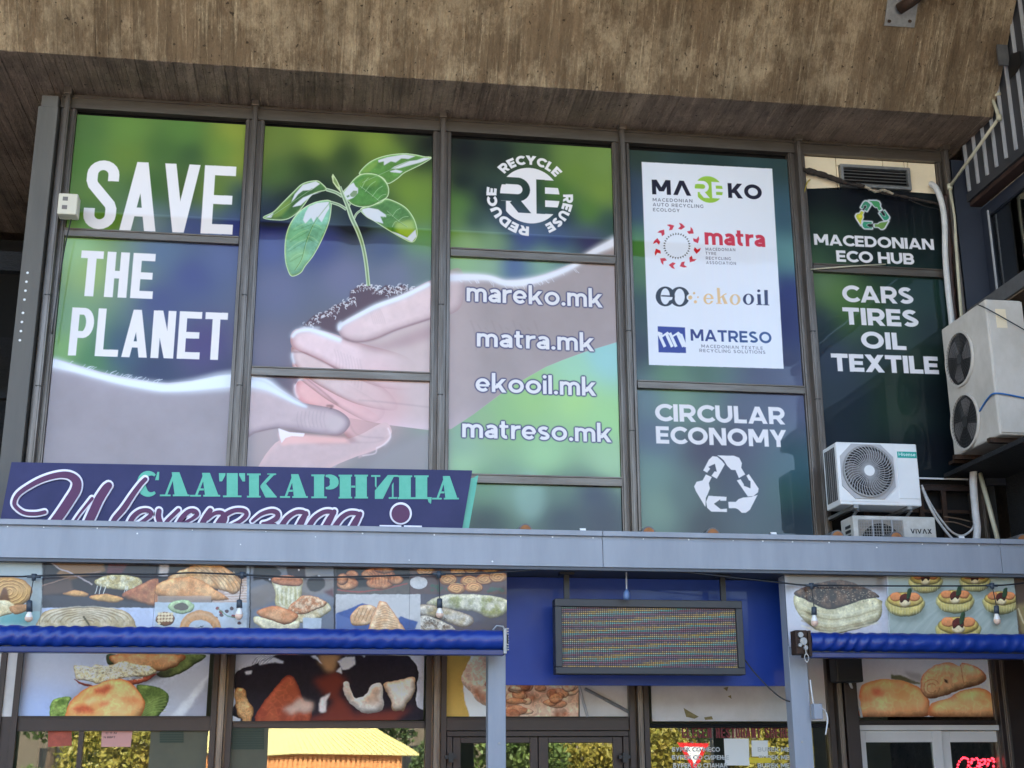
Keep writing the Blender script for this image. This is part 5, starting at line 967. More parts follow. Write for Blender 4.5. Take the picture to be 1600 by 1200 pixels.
# ================================================================ small builders
def strokes3(name, items, Y, th, m_, parent, label=None):
    """items: (pts px, width px) laid on plane Y, extruded towards the viewer"""
    mb = MB()
    for i, (pts, w_) in enumerate(items):
        p = cr(pts, False, 5) if len(pts) > 2 else np.array(pts, float)
        ww = np.interp(np.linspace(0, 1, len(p)), np.linspace(0, 1, len(w_)), w_) if isinstance(w_, (list, tuple)) else w_
        a, b_ = sides(p, ww); d = th+i*.00035
        for k in range(len(p)-1):
            q_ = [at(*a[k], Y), at(*a[k+1], Y), at(*b_[k+1], Y), at(*b_[k], Y)]
            b0 = len(mb.v); mb.v += [V(c) for c in q_]+[V((c[0], c[1]-d, c[2])) for c in q_]
            mb.f.append((b0+4, b0+5, b0+6, b0+7)); mb.m.append(0)
            for u, v in ((0, 1), (2, 3)) if 0 < k < len(p)-2 else ((0, 1), (2, 3), (1, 2), (3, 0)): mb.f.append((b0+u, b0+v, b0+4+v, b0+4+u)); mb.m.append(0)
        for e_, wd in ((p[0], np.ravel(ww)[0]), (p[-1], np.ravel(ww)[-1])):
            c = arc(e_[0], e_[1], wd/2, wd/2, 0, 330, 12); mb.prism([at(x, y, Y) for x, y in c], (0, -d-.0001, 0))
    return mb.build(name, m_, parent, label=label)
def poly3(name, polys, Y, th, m_, parent, label=None):
    mb = MB()
    for i, p in enumerate(polys): mb.prism([at(x, y, Y) for x, y in p], (0, -th-i*.00025, 0))
    return mb.build(name, m_, parent, label=label)
def text3(name, txt, M, Y, th, m_, parent, t=.2, st='m', gap=.1):
    """M maps unit text space to (X, Z)"""
    mb = MB()
    for i, p in enumerate(text_polys(txt, M, t, st, gap)):
        mb.prism([(x, Y, z) for x, z in p], (0, -th-i*.00008, 0))
    return mb.build(name, m_, parent)
def ring(mb, c, ax1, ax2, r0, r1, d, n=32):
    """flat ring with thickness d (vector)"""
    c, a, b_, d = Vector(V(c)), Vector(V(ax1)), Vector(V(ax2)), Vector(V(d))
    for k in range(n):
        u, v = 2*math.pi*k/n, 2*math.pi*(k+1)/n
        P = [c+(a*math.cos(u)+b_*math.sin(u))*r0, c+(a*math.cos(v)+b_*math.sin(v))*r0, c+(a*math.cos(v)+b_*math.sin(v))*r1, c+(a*math.cos(u)+b_*math.sin(u))*r1]
        mb.poly([p+d for p in P]); mb.poly([P[2], P[3], P[3]+d, P[2]+d]); mb.poly([P[0], P[1], P[1]+d, P[0]+d])
def disc(mb, c, ax1, ax2, r, d, n=32):
    c, a, b_ = Vector(V(c)), Vector(V(ax1)), Vector(V(ax2)); mb.prism([c+(a*math.cos(2*math.pi*k/n)+b_*math.sin(2*math.pi*k/n))*r for k in range(n)], d)

# ================================================================ RIGHT-HAND ANNEX (runs towards the camera)
AX = empty('annex', (6.5, -2.5, 0), 'grey ribbed annex with slanting window rail at the right edge', 'building')
mb = MB(); mb.box(6.38, 6.42, -5.5, -.055, 7.24, 11); mb.build('cladding', M_CLAD, AX)
for k in range(14):
    y_ = -.14-.187*k; mb = MB(); mb.box(6.352, 6.379, y_-.013, y_+.013, 7.245, 8.9+.3*k if k > 3 else 8.9); mb.build('rib', M_RIB, AX)
mb = MB(); mb.box(6.36, 6.45, -5.5, -.05, 7.15, 7.235); mb.build('drip_rail', M_CLAD, AX)
mb = MB(); mb.box(6.39, 6.52, -5.5, -.06, 7.105, 7.148); mb.build('timber_strip', mat('red_brown_timber', (58,38,32), .7, noise=.4, nscale=14), AX)
mb = MB(); mb.box(6.235, 6.62, -.075, -.04, 4.2, 7.62); mb.build('corner_panel', M_NAVYPANEL, AX, bevel=.004)
mb = MB(); mb.box(6.50, 6.56, -5.5, -.08, 6.95, 7.078); mb.box(6.50,6.56,-.20,-.08,5.9,6.949); mb.box(6.50,6.56,-5.5,-.2,5.94,6.0); mb.build('window_frame', M_NAVYPANEL, AX)
mb = MB(); mb.box(6.485, 6.498, -.235, -.215, 5.95, 7.0); mb.build('window_trim', M_RIB, AX)
mb = MB(); mb.box(6.53, 6.536, -5.5, -.2, 6.0, 6.95); mb.build('window_pane', M_GLASS2, AX)
mb = MB(); mb.box(7.2, 7.25, -5.5, 0, 5.9, 7.1); mb.box(6.56,7.25,-5.5,0,7.08,7.1); mb.build('room_wall', mat('dim_room_wall', (120,110,88), .9), AX)
mb = MB(); mb.box(6.215, 6.235, -5.5, -.10, 5.815, 5.965); mb.box(6.236, 6.60, -5.5, -.09, 5.935, 5.96); mb.box(6.236, 6.60, -5.5, -.09, 5.815, 5.83); mb.build('steel_beam', M_RAIL, AX, bevel=.003)
mb = MB(); mb.box(6.236, 6.60, -5.5, -.088, 5.80, 5.812); mb.build('beam_underside', M_UNDER, AX)
mb = MB(); mb.box(6.44, 6.5, -5.5, -.05, 0, 5.79); mb.build('lower_wall', M_BLACKWALL, AX)
mb = MB(); mb.box(5.84, 6.44, -5.5, -.05, 4.270, 4.295); mb.box(5.825, 5.84, -5.5, -.045, 4.262, 4.305); mb.build('shelf', M_BLACKWALL, AX)
mb = MB(); mb.prism([(6.30,-1.00,8.28),(6.37,-1.00,8.28),(6.37,-1.22,8.50),(6.30,-1.2,8.5)], (0,-.006,0)); mb.box(6.25,6.36,-1.16,-1.14,8.10,8.32); mb.build('fixing_plate', M_RAIL, AX)
p = atX(1574, 98, 6.375); mb = MB(); c = [atX(x, y, 6.349) for x, y in ((1580,84),(1594,80),(1596,98),(1590,112),(1578,124),(1576,100))]; mb.prism(c, (-.004,0,0)); mb.build('patch', M_BLK, AX)
# bracket plate with pipe on the fascia
def onF(x, y, d=0):
    n = np.array([0, -sa, -ca]); p0 = np.array([0, S0, Z0])+n*(.012+d); r = _ray(x, y); t = ((p0-CAM)@n)/(r@n); return CAM+r*t
BP = empty('brace_plate', onF(1405, 30), 'square steel plate with stub of dark pipe bolted on the concrete', 'bracket')
mb = MB(); mb.prism([onF(*p) for p in ((1381,40),(1428,43),(1436,-12),(1388,-14))], (0,-sa*.012,-ca*.012)); mb.build('plate', M_STEEL, BP)
mb = MB(); s_ = Vector(V(onF(1405, 14, .012))); mb.tube([s_, s_+Vector((.07,-.10,.02)), s_+Vector((.35,-.55,.15))], .055, 14); mb.build('pipe', M_RUST, BP, smooth=True)
for x, y in ((1389,33),(1421,33)): mb = MB(); c = Vector(V(onF(x, y, .012))); mb.tube([c, c+nrm*.02], .016, 6); mb.build('bolt', M_RUST, BP)

# ================================================================ PIPES AND CABLES on the fifth bay
def run(name, pts, r, m_, label, cat, n=8, parent=None, smooth=True):
    mb = MB(); mb.tube([Vector(V(p)) for p in pts], r, n); o = mb.build(name, m_, parent, smooth=smooth)
    return tag(o, label, cat) if parent is None else o
def sm3(pts, n=6):
    p = np.array([V(q_) for q_ in pts]); out = []
    for i in range(len(p)-1):
        a, b_, c, d = p[max(i-1, 0)], p[i], p[i+1], p[min(i+2, len(p)-1)]
        for k in range(n):
            t = k/n; out.append(.5*((2*b_)+(-a+c)*t+(2*a-5*b_+4*c-d)*t*t+(-a+3*b_-3*c+d)*t**3))
    return out+[p[-1]]
run('pipe', sm3([at(1455,288,.01), at(1456,288,-.07), at(1464,296,-.11), at(1472,320,-.12), at(1476,350,-.12), at(1477,400,-.12), at(1481,450,-.12), at(1487,505,-.12), at(1490,560,-.12)]), .030, M_WCABLE, 'white wrapped pipe curving down from a hole in the stone tile', 'pipe')
pts = sm3([at(1477,305,-.06), at(1481,350,-.06), at(1485,420,-.06), at(1490,480,-.06), at(1496,560,-.06)]); run('pipe', pts, [.030+.006*math.sin(i*2.1) for i in range(len(pts))], M_BROWNPIPE, 'dark brown pipe between the white and the cream pipes', 'pipe')
cp_ = run('conduit', [at(1504,520,-.13), at(1497,430,-.13), at(1491,340,-.13), at(1484,293,-.13)], .0165, M_PIPE, 'cream conduit bending from the annex ribs down beside the window', 'pipe')
a_, b_, c_, d_ = at(1484,292,-.13), atX(1561,184,6.33), atX(1550,151,6.33), atX(1563,146,6.37)
for p_ in ([a_, b_], [b_, c_], [c_, d_]): run('conduit_length', p_, .0165, M_PIPE, '', '', parent=cp_)
for p_ in (a_, b_, c_): mb = MB(); q_ = Vector(V(p_)); mb.tube([q_+Vector((0,0,-.03)), q_+Vector((0,0,.03))], .026, 10); mb.build('elbow', M_PIPE, cp_, smooth=True)
rr = random.Random(2)
pts = sm3([at(1250,264,-.05), at(1285,273,-.07), at(1320,285,-.08), at(1350,292,-.08), at(1380,301,-.07), at(1420,309,-.06), at(1470,319,-.05)], 9)
rad = [.030 if i < 14 else (.022 if i < 30 else .013) for i in range(len(pts))]; rad = [r*(1+rr.uniform(-.3, .35)) for r in rad]
cb = run('cable', pts, rad, mat('burnt_cable_wrap', (26,22,22), .8, nscale=30, col2=(64,54,48), bump=1.2, bscale=60), 'thick burnt black cable bundle sagging across the stone tiles', 'cable')
run('foil_patch', sm3([at(1351,291,-.095), at(1368,299,-.10), at(1380,297,-.095), at(1396,303,-.09)]), [.012,.02,.014,.018,.012,.016,.02,.012,.016,.012,.018,.014,.016,.018,.012,.016,.012,.012,.012], mat('peeling_foil', (170,158,140), .5, .3, noise=.5, nscale=40, bump=1, bscale=50), '', '', parent=cb)
run('loose_wire', sm3([at(1420,312,-.08), at(1445,322,-.08), at(1468,327,-.06)]), .005, M_CABLE, '', '', parent=cb)
run('wire', sm3([at(1266,281,-.03), at(1262,284,-.05), at(1259,292,-.05), at(1256,304,-.05)]), .006, mat('yellow_wire', (190,170,50), .5), 'short yellow wire hanging at the left end of the burnt cable', 'wire')
run('stick', [at(1266,421,-.06), at(1330,416,-.065), at(1384,413,-.06)], .008, M_PIPE, 'thin pale rod lying along the rail under ECO HUB', 'stick')
GR = empty('ventilation_grille', at(1364, 280, 0), 'grey slatted ventilation grille between the stone tiles', 'grille')
a, b_ = at(1313,263,-.02), at(1419,297,-.02); x0, x1, z0, z1 = XG0, XG1, ZG0, ZG1
mb = MB(); f_ = .03; mb.box(x0,x1,-.045,-.0,z1-f_,z1); mb.box(x0,x1,-.045,-.0,z0,z0+f_); mb.box(x0,x0+f_,-.045,-.0,z0+f_,z1-f_); mb.box(x1-f_,x1,-.045,-.0,z0+f_,z1-f_); mb.build('frame', M_STEEL, GR)
for k in range(5): z = z0+.035+k*(z1-z0-.07)/5; mb = MB(); mb.prism([(x0+f_,-.035,z),(x0+f_,-.039,z+.004),(x0+f_,-.005,z+.026),(x0+f_,-.001,z+.022)], (x1-x0-2*f_,0,0)); mb.build('slat', M_STEEL, GR)
# alarm box
AB = empty('alarm_box', at(106, 322, -.15), 'small cream box with two square eyes on the left post', 'alarm')
a = at(107, 322, -.22); mb = MB(); mb.box(a[0]-.085,a[0]+.085,-.27,-.13,a[2]-.10,a[2]+.105); mb.build('case', mat('cream_plastic', (206,202,188), .5), AB, bevel=.012)
for dz in (-.035, .048): mb = MB(); mb.box(a[0]-.045,a[0]+.0,-.273,-.269,a[2]+dz-.018,a[2]+dz+.02); mb.build('eye', M_BLADE, AB)
run('wire', sm3([(a[0]+.02,-.15,a[2]-.10), (a[0]-.01,-.15,a[2]-.35), (a[0]-.03,-.15,a[2]-.7), (a[0]-.05,-.145,a[2]-1.2)]), .006, M_CABLE, 'thin cable running down the post below the cream box', 'wire')

# ================================================================ AIR CONDITIONERS
def axes_front(): return (1,0,0), (0,0,1), (0,-1,0)
# bright new unit
YF = -.75; A_, B_ = at(1306,690,YF), at(1441,791,YF); hx0, hx1, hz0, hz1 = A_[0], B_[0]+.0, B_[2], A_[2]
H1 = empty('air_conditioner', ((hx0+hx1)/2, YF+.15, hz0), 'clean white outdoor air conditioner with turquoise badge and spiral fan guard', 'air conditioner')
mb = MB(); mb.box(hx0,hx1,YF,YF+.33,hz0,hz1); mb.build('casing', M_WHITE, H1, bevel=.012)
fc = at(1355,737,YF); fr = abs(at(1395,737,YF)[0]-fc[0])
mb = MB(); s_ = fr*1.03; oct_ = [(fc[0]+a*s_, YF-.001, fc[2]+b*s_) for a, b in ((-1,.55),(-.55,1),(.55,1),(1,.55),(1,-.55),(.55,-1),(-.55,-1),(-1,-.55))]; mb.box(fc[0]-s_*1.12,fc[0]+s_*1.08,YF-.006,YF-.001,fc[2]-s_*1.1,fc[2]+s_*1.05); mb.build('front_plate', M_WHITE, H1, bevel=.004)
mb = MB(); mb.prism([(x,y-.0055,z) for x,y,z in oct_], (0,-.012,0)); mb.build('shroud', mat('grey_shroud', (176,176,180), .5), H1)
mb = MB(); disc(mb, (fc[0],YF-.0185,fc[2]), (1,0,0), (0,0,1), fr*.93, (0,-.0015,0), 48); mb.build('fan_opening', M_FANDK, H1)
for k in range(3):
    a0 = k*2.094+.4; mb = MB(); pts = [(fc[0]+fr*.2*math.cos(a0),YF-.021,fc[2]+fr*.2*math.sin(a0)), (fc[0]+fr*.86*math.cos(a0+.2),YF-.021,fc[2]+fr*.86*math.sin(a0+.2)), (fc[0]+fr*.88*math.cos(a0+.6),YF-.021,fc[2]+fr*.88*math.sin(a0+.6)), (fc[0]+fr*.84*math.cos(a0+1.2),YF-.021,fc[2]+fr*.84*math.sin(a0+1.2)), (fc[0]+fr*.2*math.cos(a0+.9),YF-.021,fc[2]+fr*.2*math.sin(a0+.9))]
    mb.prism(pts, (0,-.002,0)); mb.build('blade', M_BLADE, H1)
mb = MB()
for k in range(44):
    a0 = 2*math.pi*k/44; pts = [Vector((fc[0]+fr*r*math.cos(a0+tw), YF-.035-.010*math.sin(r*3), fc[2]+fr*r*math.sin(a0+tw))) for r, tw in ((.19,0),(.45,-.10),(.7,-.06),(.95,.14))]; mb.tube(sm3(pts, 3), .0042, 4, caps=False)
mb.build('spiral_guard', M_RIB, H1, smooth=True)
mb = MB()
for r in (.42,.62,.8): mb = MB(); ring(mb, (fc[0],YF-.031,fc[2]), (1,0,0), (0,0,1), fr*r-.002, fr*r+.002, (0,-.003,0), 40); mb.build('wire_ring', M_GRILLE, H1)
mb = MB(); ring(mb, (fc[0],YF-.022,fc[2]), (1,0,0), (0,0,1), fr*.92, fr*.99, (0,-.016,0), 48); mb.build('guard_ring', M_GRILLE, H1)
mb = MB(); disc(mb, (fc[0],YF-.046,fc[2]), (1,0,0), (0,0,1), fr*.2, (0,-.006,0), 28); mb.build('hub_cap', M_WHITE, H1)
a, b_ = at(1399,703,YF), at(1440,780,YF); mb = MB(); mb.box(a[0],b_[0]-.01,YF-.008,YF-.001,b_[2],a[2]); mb.build('access_cover', M_WHITE, H1, bevel=.005)
a, b_ = at(1401.5,705.5,YF-.009), at(1432.5,716,YF-.009); mb = MB(); mb.box(a[0],b_[0],YF-.011,YF-.0085,b_[2],a[2]); bd = mb.build('badge', M_TURQ, H1)
text3('badge_lettering', 'Hisense', lambda x, y: (a[0]+.012+(b_[0]-a[0]-.024)*x, b_[2]+.016+.032*y), YF-.0112, .001, M_BADGETEXT, bd, t=.16, gap=.12)
for k in range(2): mb = MB(); mb.box(hx0-.005,hx0-.001,YF+.05+k*.13,YF+.15+k*.13,hz0+.05,hz1-.04); mb.build('coil_grille', M_BLK, H1)
for k in range(5): mb = MB(); mb.box(hx0-.009,hx0-.0055,YF+.06+k*.045,YF+.068+k*.045,hz0+.05,hz1-.04); mb.build('coil_bar', M_GRILLE, H1)
for x_ in (hx0+.12, hx1-.14):
    mb = MB(); mb.box(x_,x_+.045,YF+.0,-.06,hz0-.03,hz0-.002); mb.box(x_,x_+.045,-.06,-.03,hz0-.32,hz0); mb.build('bracket', M_STEEL, H1)
    mb = MB(); mb.tube([(x_+.06,YF+.06,hz0-.03),(x_+.06,-.07,hz0-.27)], .014, 6); mb.build('brace', M_STEEL, H1)
# old unit below it
YV = -.80; A_, B_ = at(1332,805,YV), at(1461,809,YV); vx0, vx1, vz1 = A_[0], B_[0], A_[2]; vz0 = vz1-.54
H2 = empty('air_conditioner', ((vx0+vx1)/2, YV+.15, vz0), 'dirty off-white air conditioner with black lettering, half hidden behind the canopy beam', 'air conditioner')
mb = MB(); mb.box(vx0,vx1,YV,YV+.28,vz0,vz1); mb.build('casing', M_OLDWHITE, H2, bevel=.01)
a, b_ = at(1340,812,YV), at(1413,860,YV); gx0, gx1, gz1 = a[0], b_[0], a[2]; gz0 = gz1-.42; gc = ((gx0+gx1)/2, gz1-.20)
mb = MB(); mb.box(gx0,gx1,YV-.005,YV-.001,gz0,gz1); mb.build('guard_panel', mat('dust_grey', (150,144,136), .7, noise=.25, nscale=12), H2)
mb = MB(); disc(mb, (gc[0],YV-.006,gc[1]-.02), (1,0,0), (0,0,1), .19, (0,-.002,0), 36); mb.build('fan_opening', M_FANDK, H2)
mb = MB()
for k in range(19): x_ = gx0+(gx1-gx0)*k/18; mb.tube([(x_,YV-.02,gz0),(x_,YV-.02,gz1)], .0022, 4)
for k in range(17): z = gz0+(gz1-gz0)*k/16; mb.tube([(gx0,YV-.024,z),(gx1,YV-.024,z)], .0022, 4)
mb.build('wire_guard', M_GRILLE, H2)
for k in range(3): x_ = gx0+(gx1-gx0)*(.3+.22*k); mb = MB(); mb.box(x_-.004,x_+.004,YV-.03,YV-.027,gz0,gz1); mb.build('guard_bar', M_RIB, H2)
a = at(1423,833.5,YV); b_ = at(1456,835,YV)
text3('lettering', 'VIVΛX', lambda x, y: (a[0]+(b_[0]-a[0])*x, a[2]+.042*y), YV-.001, .0015, M_INK, H2, t=.2, gap=.16)
for k in range(6): mb = MB(); mb.box(vx0-.006,vx0-.001,YV+.06,YV+.17,vz1-.10-k*.042,vz1-.075-k*.042); mb.build('side_slot', M_BLK, H2)
# large twin-fan unit on the annex shelf, facing left
bx, by0, by1, bz0, bz1 = 5.85, -1.115, -.235, 4.425, 5.70
H3 = empty('air_conditioner', (6.0, -.68, bz0), 'tall weathered grey twin-fan air conditioner on the black annex shelf', 'air conditioner')
mb = MB(); mb.box(bx,6.205,by0,by1,bz0,bz1); mb.build('casing', M_GREYAC, H3, bevel=.02)
mb = MB(); mb.box(bx+.01,6.2,by0-.012,by0-.001,bz0+.02,bz1-.02); mb.build('side_panel', M_GREYAC, H3, bevel=.004)
yc = by1-.33
for q_, zc in enumerate((5.235, 4.70)):
    R_ = .255; yc = atX(*((1501,561),(1510,659))[q_], bx)[1]; zc = atX(*((1501,561),(1510,659))[q_], bx)[2]
    mb = MB(); disc(mb, (bx-.001,yc,zc), (0,1,0), (0,0,1), R_, (-.003,0,0), 44); fn = mb.build('fan_opening', M_FANDK, H3)
    mb = MB(); ring(mb, (bx-.004,yc,zc), (0,1,0), (0,0,1), R_*.97, R_*1.05, (-.022,0,0), 44); mb.build('fan_rim', M_GREYAC, fn)
    for k in range(3):
        a0 = k*2.094+.5+q_; c = Vector((bx-.006,yc,zc)); D = lambda r, a: c+Vector((0,math.cos(a)*r,math.sin(a)*r)); mb = MB(); mb.prism([D(.05,a0),D(R_*.85,a0-.15),D(R_*.9,a0+.35),D(R_*.8,a0+.75),D(.06,a0+.9)], (-.003,0,0)); mb.build('blade', M_BLADE, fn)
    mb = MB(); disc(mb, (bx-.010,yc,zc), (0,1,0), (0,0,1), .05, (-.008,0,0), 20)
    for k in range(40):
        a0 = 2*math.pi*k/40; mb.tube([(bx-.024,yc+.05*math.cos(a0),zc+.05*math.sin(a0)),(bx-.027,yc+R_*.96*math.cos(a0+.12),zc+R_*.96*math.sin(a0+.12))], .0016, 3, caps=False)
    for k in range(1,8): ring(mb, (bx-.023,yc,zc), (0,1,0), (0,0,1), R_*k/8-.001, R_*k/8+.0012, (-.002,0,0), 32)
    mb.build('wire_guard', mat('dark_guard', (70,70,70), .5, .4), fn)
for y_ in (by0+.1, by1-.12): mb = MB(); mb.box(bx-.05,6.3,y_,y_+.05,bz0-.045,bz0-.002); mb.build('foot_rail', M_RUST, H3)
mb = MB(); mb.box(bx-.02,6.1,by1-.02,by1+.08,bz0-.06,bz0-.03); mb.build('drip_tray', M_RUST, H3)
run('cord', sm3([(bx-.006,by0+.30,4.72),(bx-.012,by0+.12,4.79),(bx-.004,by0-.015,4.80),(bx+.2,by0-.03,4.77),(6.2,by0-.03,4.74)]), .008, mat('blue_cord', (48,110,180), .5), 'light blue cord tied round the twin-fan air conditioner', 'cord')
run('wire', sm3([(bx+.02,by0+.2,5.72),(bx-.01,by0-.02,5.60),(6.0,by0-.04,5.50),(6.2,by0-.05,5.38)]), .005, M_CABLE, 'thin black wire hanging over the top of the twin-fan air conditioner', 'wire')
mb = MB(); a = (6.0,by0-.0125,5.52); mb.box(5.93,6.03,by0-.0155,by0-.0125,5.42,5.60); mb.build('sticker', M_CREAM, H3)
# hoses below
run('hose', sm3([at(1441,762,-.6), at(1452,790,-.6), at(1470,820,-.55), at(1492,845,-.5), at(1510,850,-.45)]), .012, M_WCABLE, 'thin white hose drooping from the right side of the turquoise-badged unit', 'hose')
run('hose', sm3([at(1440,758,-.5), at(1450,780,-.5), at(1466,806,-.45), at(1486,830,-.4), at(1503,837,-.35), at(1518,828,-.3), at(1523,815,-.3)]), .010, M_WCABLE, 'white hose looping up again to the wrapped pipe', 'hose')
run('pipe', sm3([at(1521,735,-.3), at(1521,760,-.3), at(1524,800,-.32), at(1527,830,-.36), at(1522,860,-.4)]), .036, M_WCABLE, 'thick white wrapped pipe coming down under the black shelf', 'pipe')
run('pipe', [at(1531,740,-.3), at(1545,790,-.4), at(1562,855,-.5)], .022, M_PIPE, 'slanting cream pipe under the black shelf, rightmost of the pipes', 'pipe')
for k, (p_, lb) in enumerate((([at(1475,807,-.2),at(1500,811,-.2),at(1520,816,-.2)], 'upper of two copper wires behind the hoses'), ([at(1474,815,-.2),at(1495,817,-.2),at(1522,827,-.2)], 'lower of two copper wires behind the hoses'))): run('wire', sm3(p_), .006, M_UNDER, lb, 'wire')

# ================================================================ CANOPY
CP = empty('canopy', (1.5, -1.2, 0), 'pale blue-grey steel canopy beam on two square posts over the shops', 'canopy')
YB = -1.3; X0, X1 = -5.0, 8.0
mb = MB()
prof = [(YB,3.170),(YB,3.395),(YB+.02,3.398),(YB+.02,3.418),(YB-.012,3.421),(YB-.012,3.462),(YB+.10,3.466),(YB+.10,3.170)]
for xa, xb in ((X0, .0), (.0, 0)):
    pass
J = [X0, at(942,860,YB)[0], at(1565,875,YB)[0], X1]
for k in range(3):
    mb = MB(); mb.prism([(J[k]+.002, y_, z) for y_, z in prof], (J[k+1]-J[k]-.004,0,0)); mb.build('beam', M_BEAM, CP, bevel=.0025)
mb = MB(); mb.box(X0,X1,YB+.012,YB+.09,3.145,3.168); mb.build('lower_flange', M_BEAMDK, CP)
mb = MB(); mb.box(X0,X1,YB+.101,-.14,3.385,3.41); mb.build('roof_sheet', M_BEAMDK, CP)
mb = MB(); mb.box(X0,X1,YB+.101,-.10,3.172,3.182); mb.build('ceiling_sheet', M_BEAMDK, CP)
for k, (xa, xb) in enumerate(((762.5, 790.5), (1237, 1266))):
    xl, xr_ = at(xa, 1100, YB+.125)[0], at(xb, 1100, YB+.125)[0]
    mb = MB(); mb.box(xl, xr_, YB+.125, YB+.26, 0, 3.144); mb.build('post', M_BEAM, CP, bevel=.006)
for x_, y_ in ((780,1161),(1253,1159)): c = at(x_, y_, YB+.125); mb = MB(); mb.tube([(c[0],YB+.125,c[2]),(c[0],YB+.113,c[2])], .009, 8); mb.build('screw', M_STEEL, CP)
rr = random.Random(9)
for k in range(26):
    x_ = -2.4+k*.33+rr.uniform(-.1,.1); z = rr.choice((3.408,3.18,3.2,3.3,3.37)) if k % 2 else 3.408; mb = MB(); mb.tube([(x_,YB-.0005+(.02 if z == 3.408 else 0),z),(x_,YB-.004+(.02 if z == 3.408 else 0),z)], rr.uniform(.004,.008), 6); mb.build('rivet', M_WHITE, CP)
for xp in (820, 1012, 1112, 1306, 1397, 1594):
    c = at(xp, 830, YB+.15); mb = MB(); pts = [(c[0]+.055*math.cos(a), YB+.11, 3.445+.075*math.sin(a)) for a in np.linspace(0, math.pi, 9)]; mb.prism(pts, (0,.7,0)); mb.build('rafter_end', M_WOOD, CP)
    mb = MB(); pts = [(c[0]+.068*math.cos(a), YB+.118, 3.445+.088*math.sin(a)) for a in np.linspace(0.1, math.pi-.1, 9)]; mb.prism(pts, (0,.75,0)); mb.build('rafter_cover', M_RAIL, CP)
for xp in (912, 1210, 1503):
    c = at(xp, 830, YB+.1); mb = MB(); mb.prism([(c[0]-.02,YB+.105,3.44),(c[0]+.028,YB+.105,3.44),(c[0]+.018,YB+.105,3.50),(c[0]-.030,YB+.105,3.50)], (0,.02,0)); mb.build('clip', M_WHITE, CP)
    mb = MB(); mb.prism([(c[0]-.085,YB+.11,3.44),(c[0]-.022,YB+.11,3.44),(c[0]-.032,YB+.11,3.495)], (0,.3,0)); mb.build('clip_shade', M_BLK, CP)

# ================================================================ PASTRY SHOP SIGN
YS = -.62
SG = empty('shop_sign', at(370, 780, YS), 'long navy shop sign with mint Cyrillic letters and plum script', 'sign')
tl, trr = at(18,722,YS), at(738,735,YS); dz = tl[2]-3.42; k_ = (at(722,828,YS)[0]-trr[0])/(trr[2]-at(722,828,YS)[2]); kl = (at(0,815,YS)[0]-tl[0])/(tl[2]-at(0,815,YS)[2])
mb = MB(); mb.prism([tl, trr, (trr[0]+k_*(trr[2]-3.42), YS, 3.42), (tl[0]+kl*dz, YS, 3.42)], (0,.03,0)); mb.build('face', M_NAVY, SG)
q0, q1 = at(740.5,746,YS+.03), at(747.5,742,YS+.03); mb = MB(); kk = k_*1.05
mb.prism([q0, q1, (q1[0]+kk*(q1[2]-3.42), YS+.03, 3.42), (q0[0]-.03+kk*(q0[2]-3.42), YS+.03, 3.42), (q0[0]-.03, YS+.03, q0[2]-.01)], (0,.05,0)); mb.build('side_return', M_TEAL, SG)
mb = MB(); mb.box(-2.5,1.0,YS+.031,YS+.10,3.42,3.9); mb.build('rear_box', M_NAVY, SG)
for x_ in (-2.2,-.8,.6): mb = MB(); mb.box(x_,x_+.03,YS+.1,-.2,3.45,3.48); mb.build('sign_bracket', M_RAIL, SG)
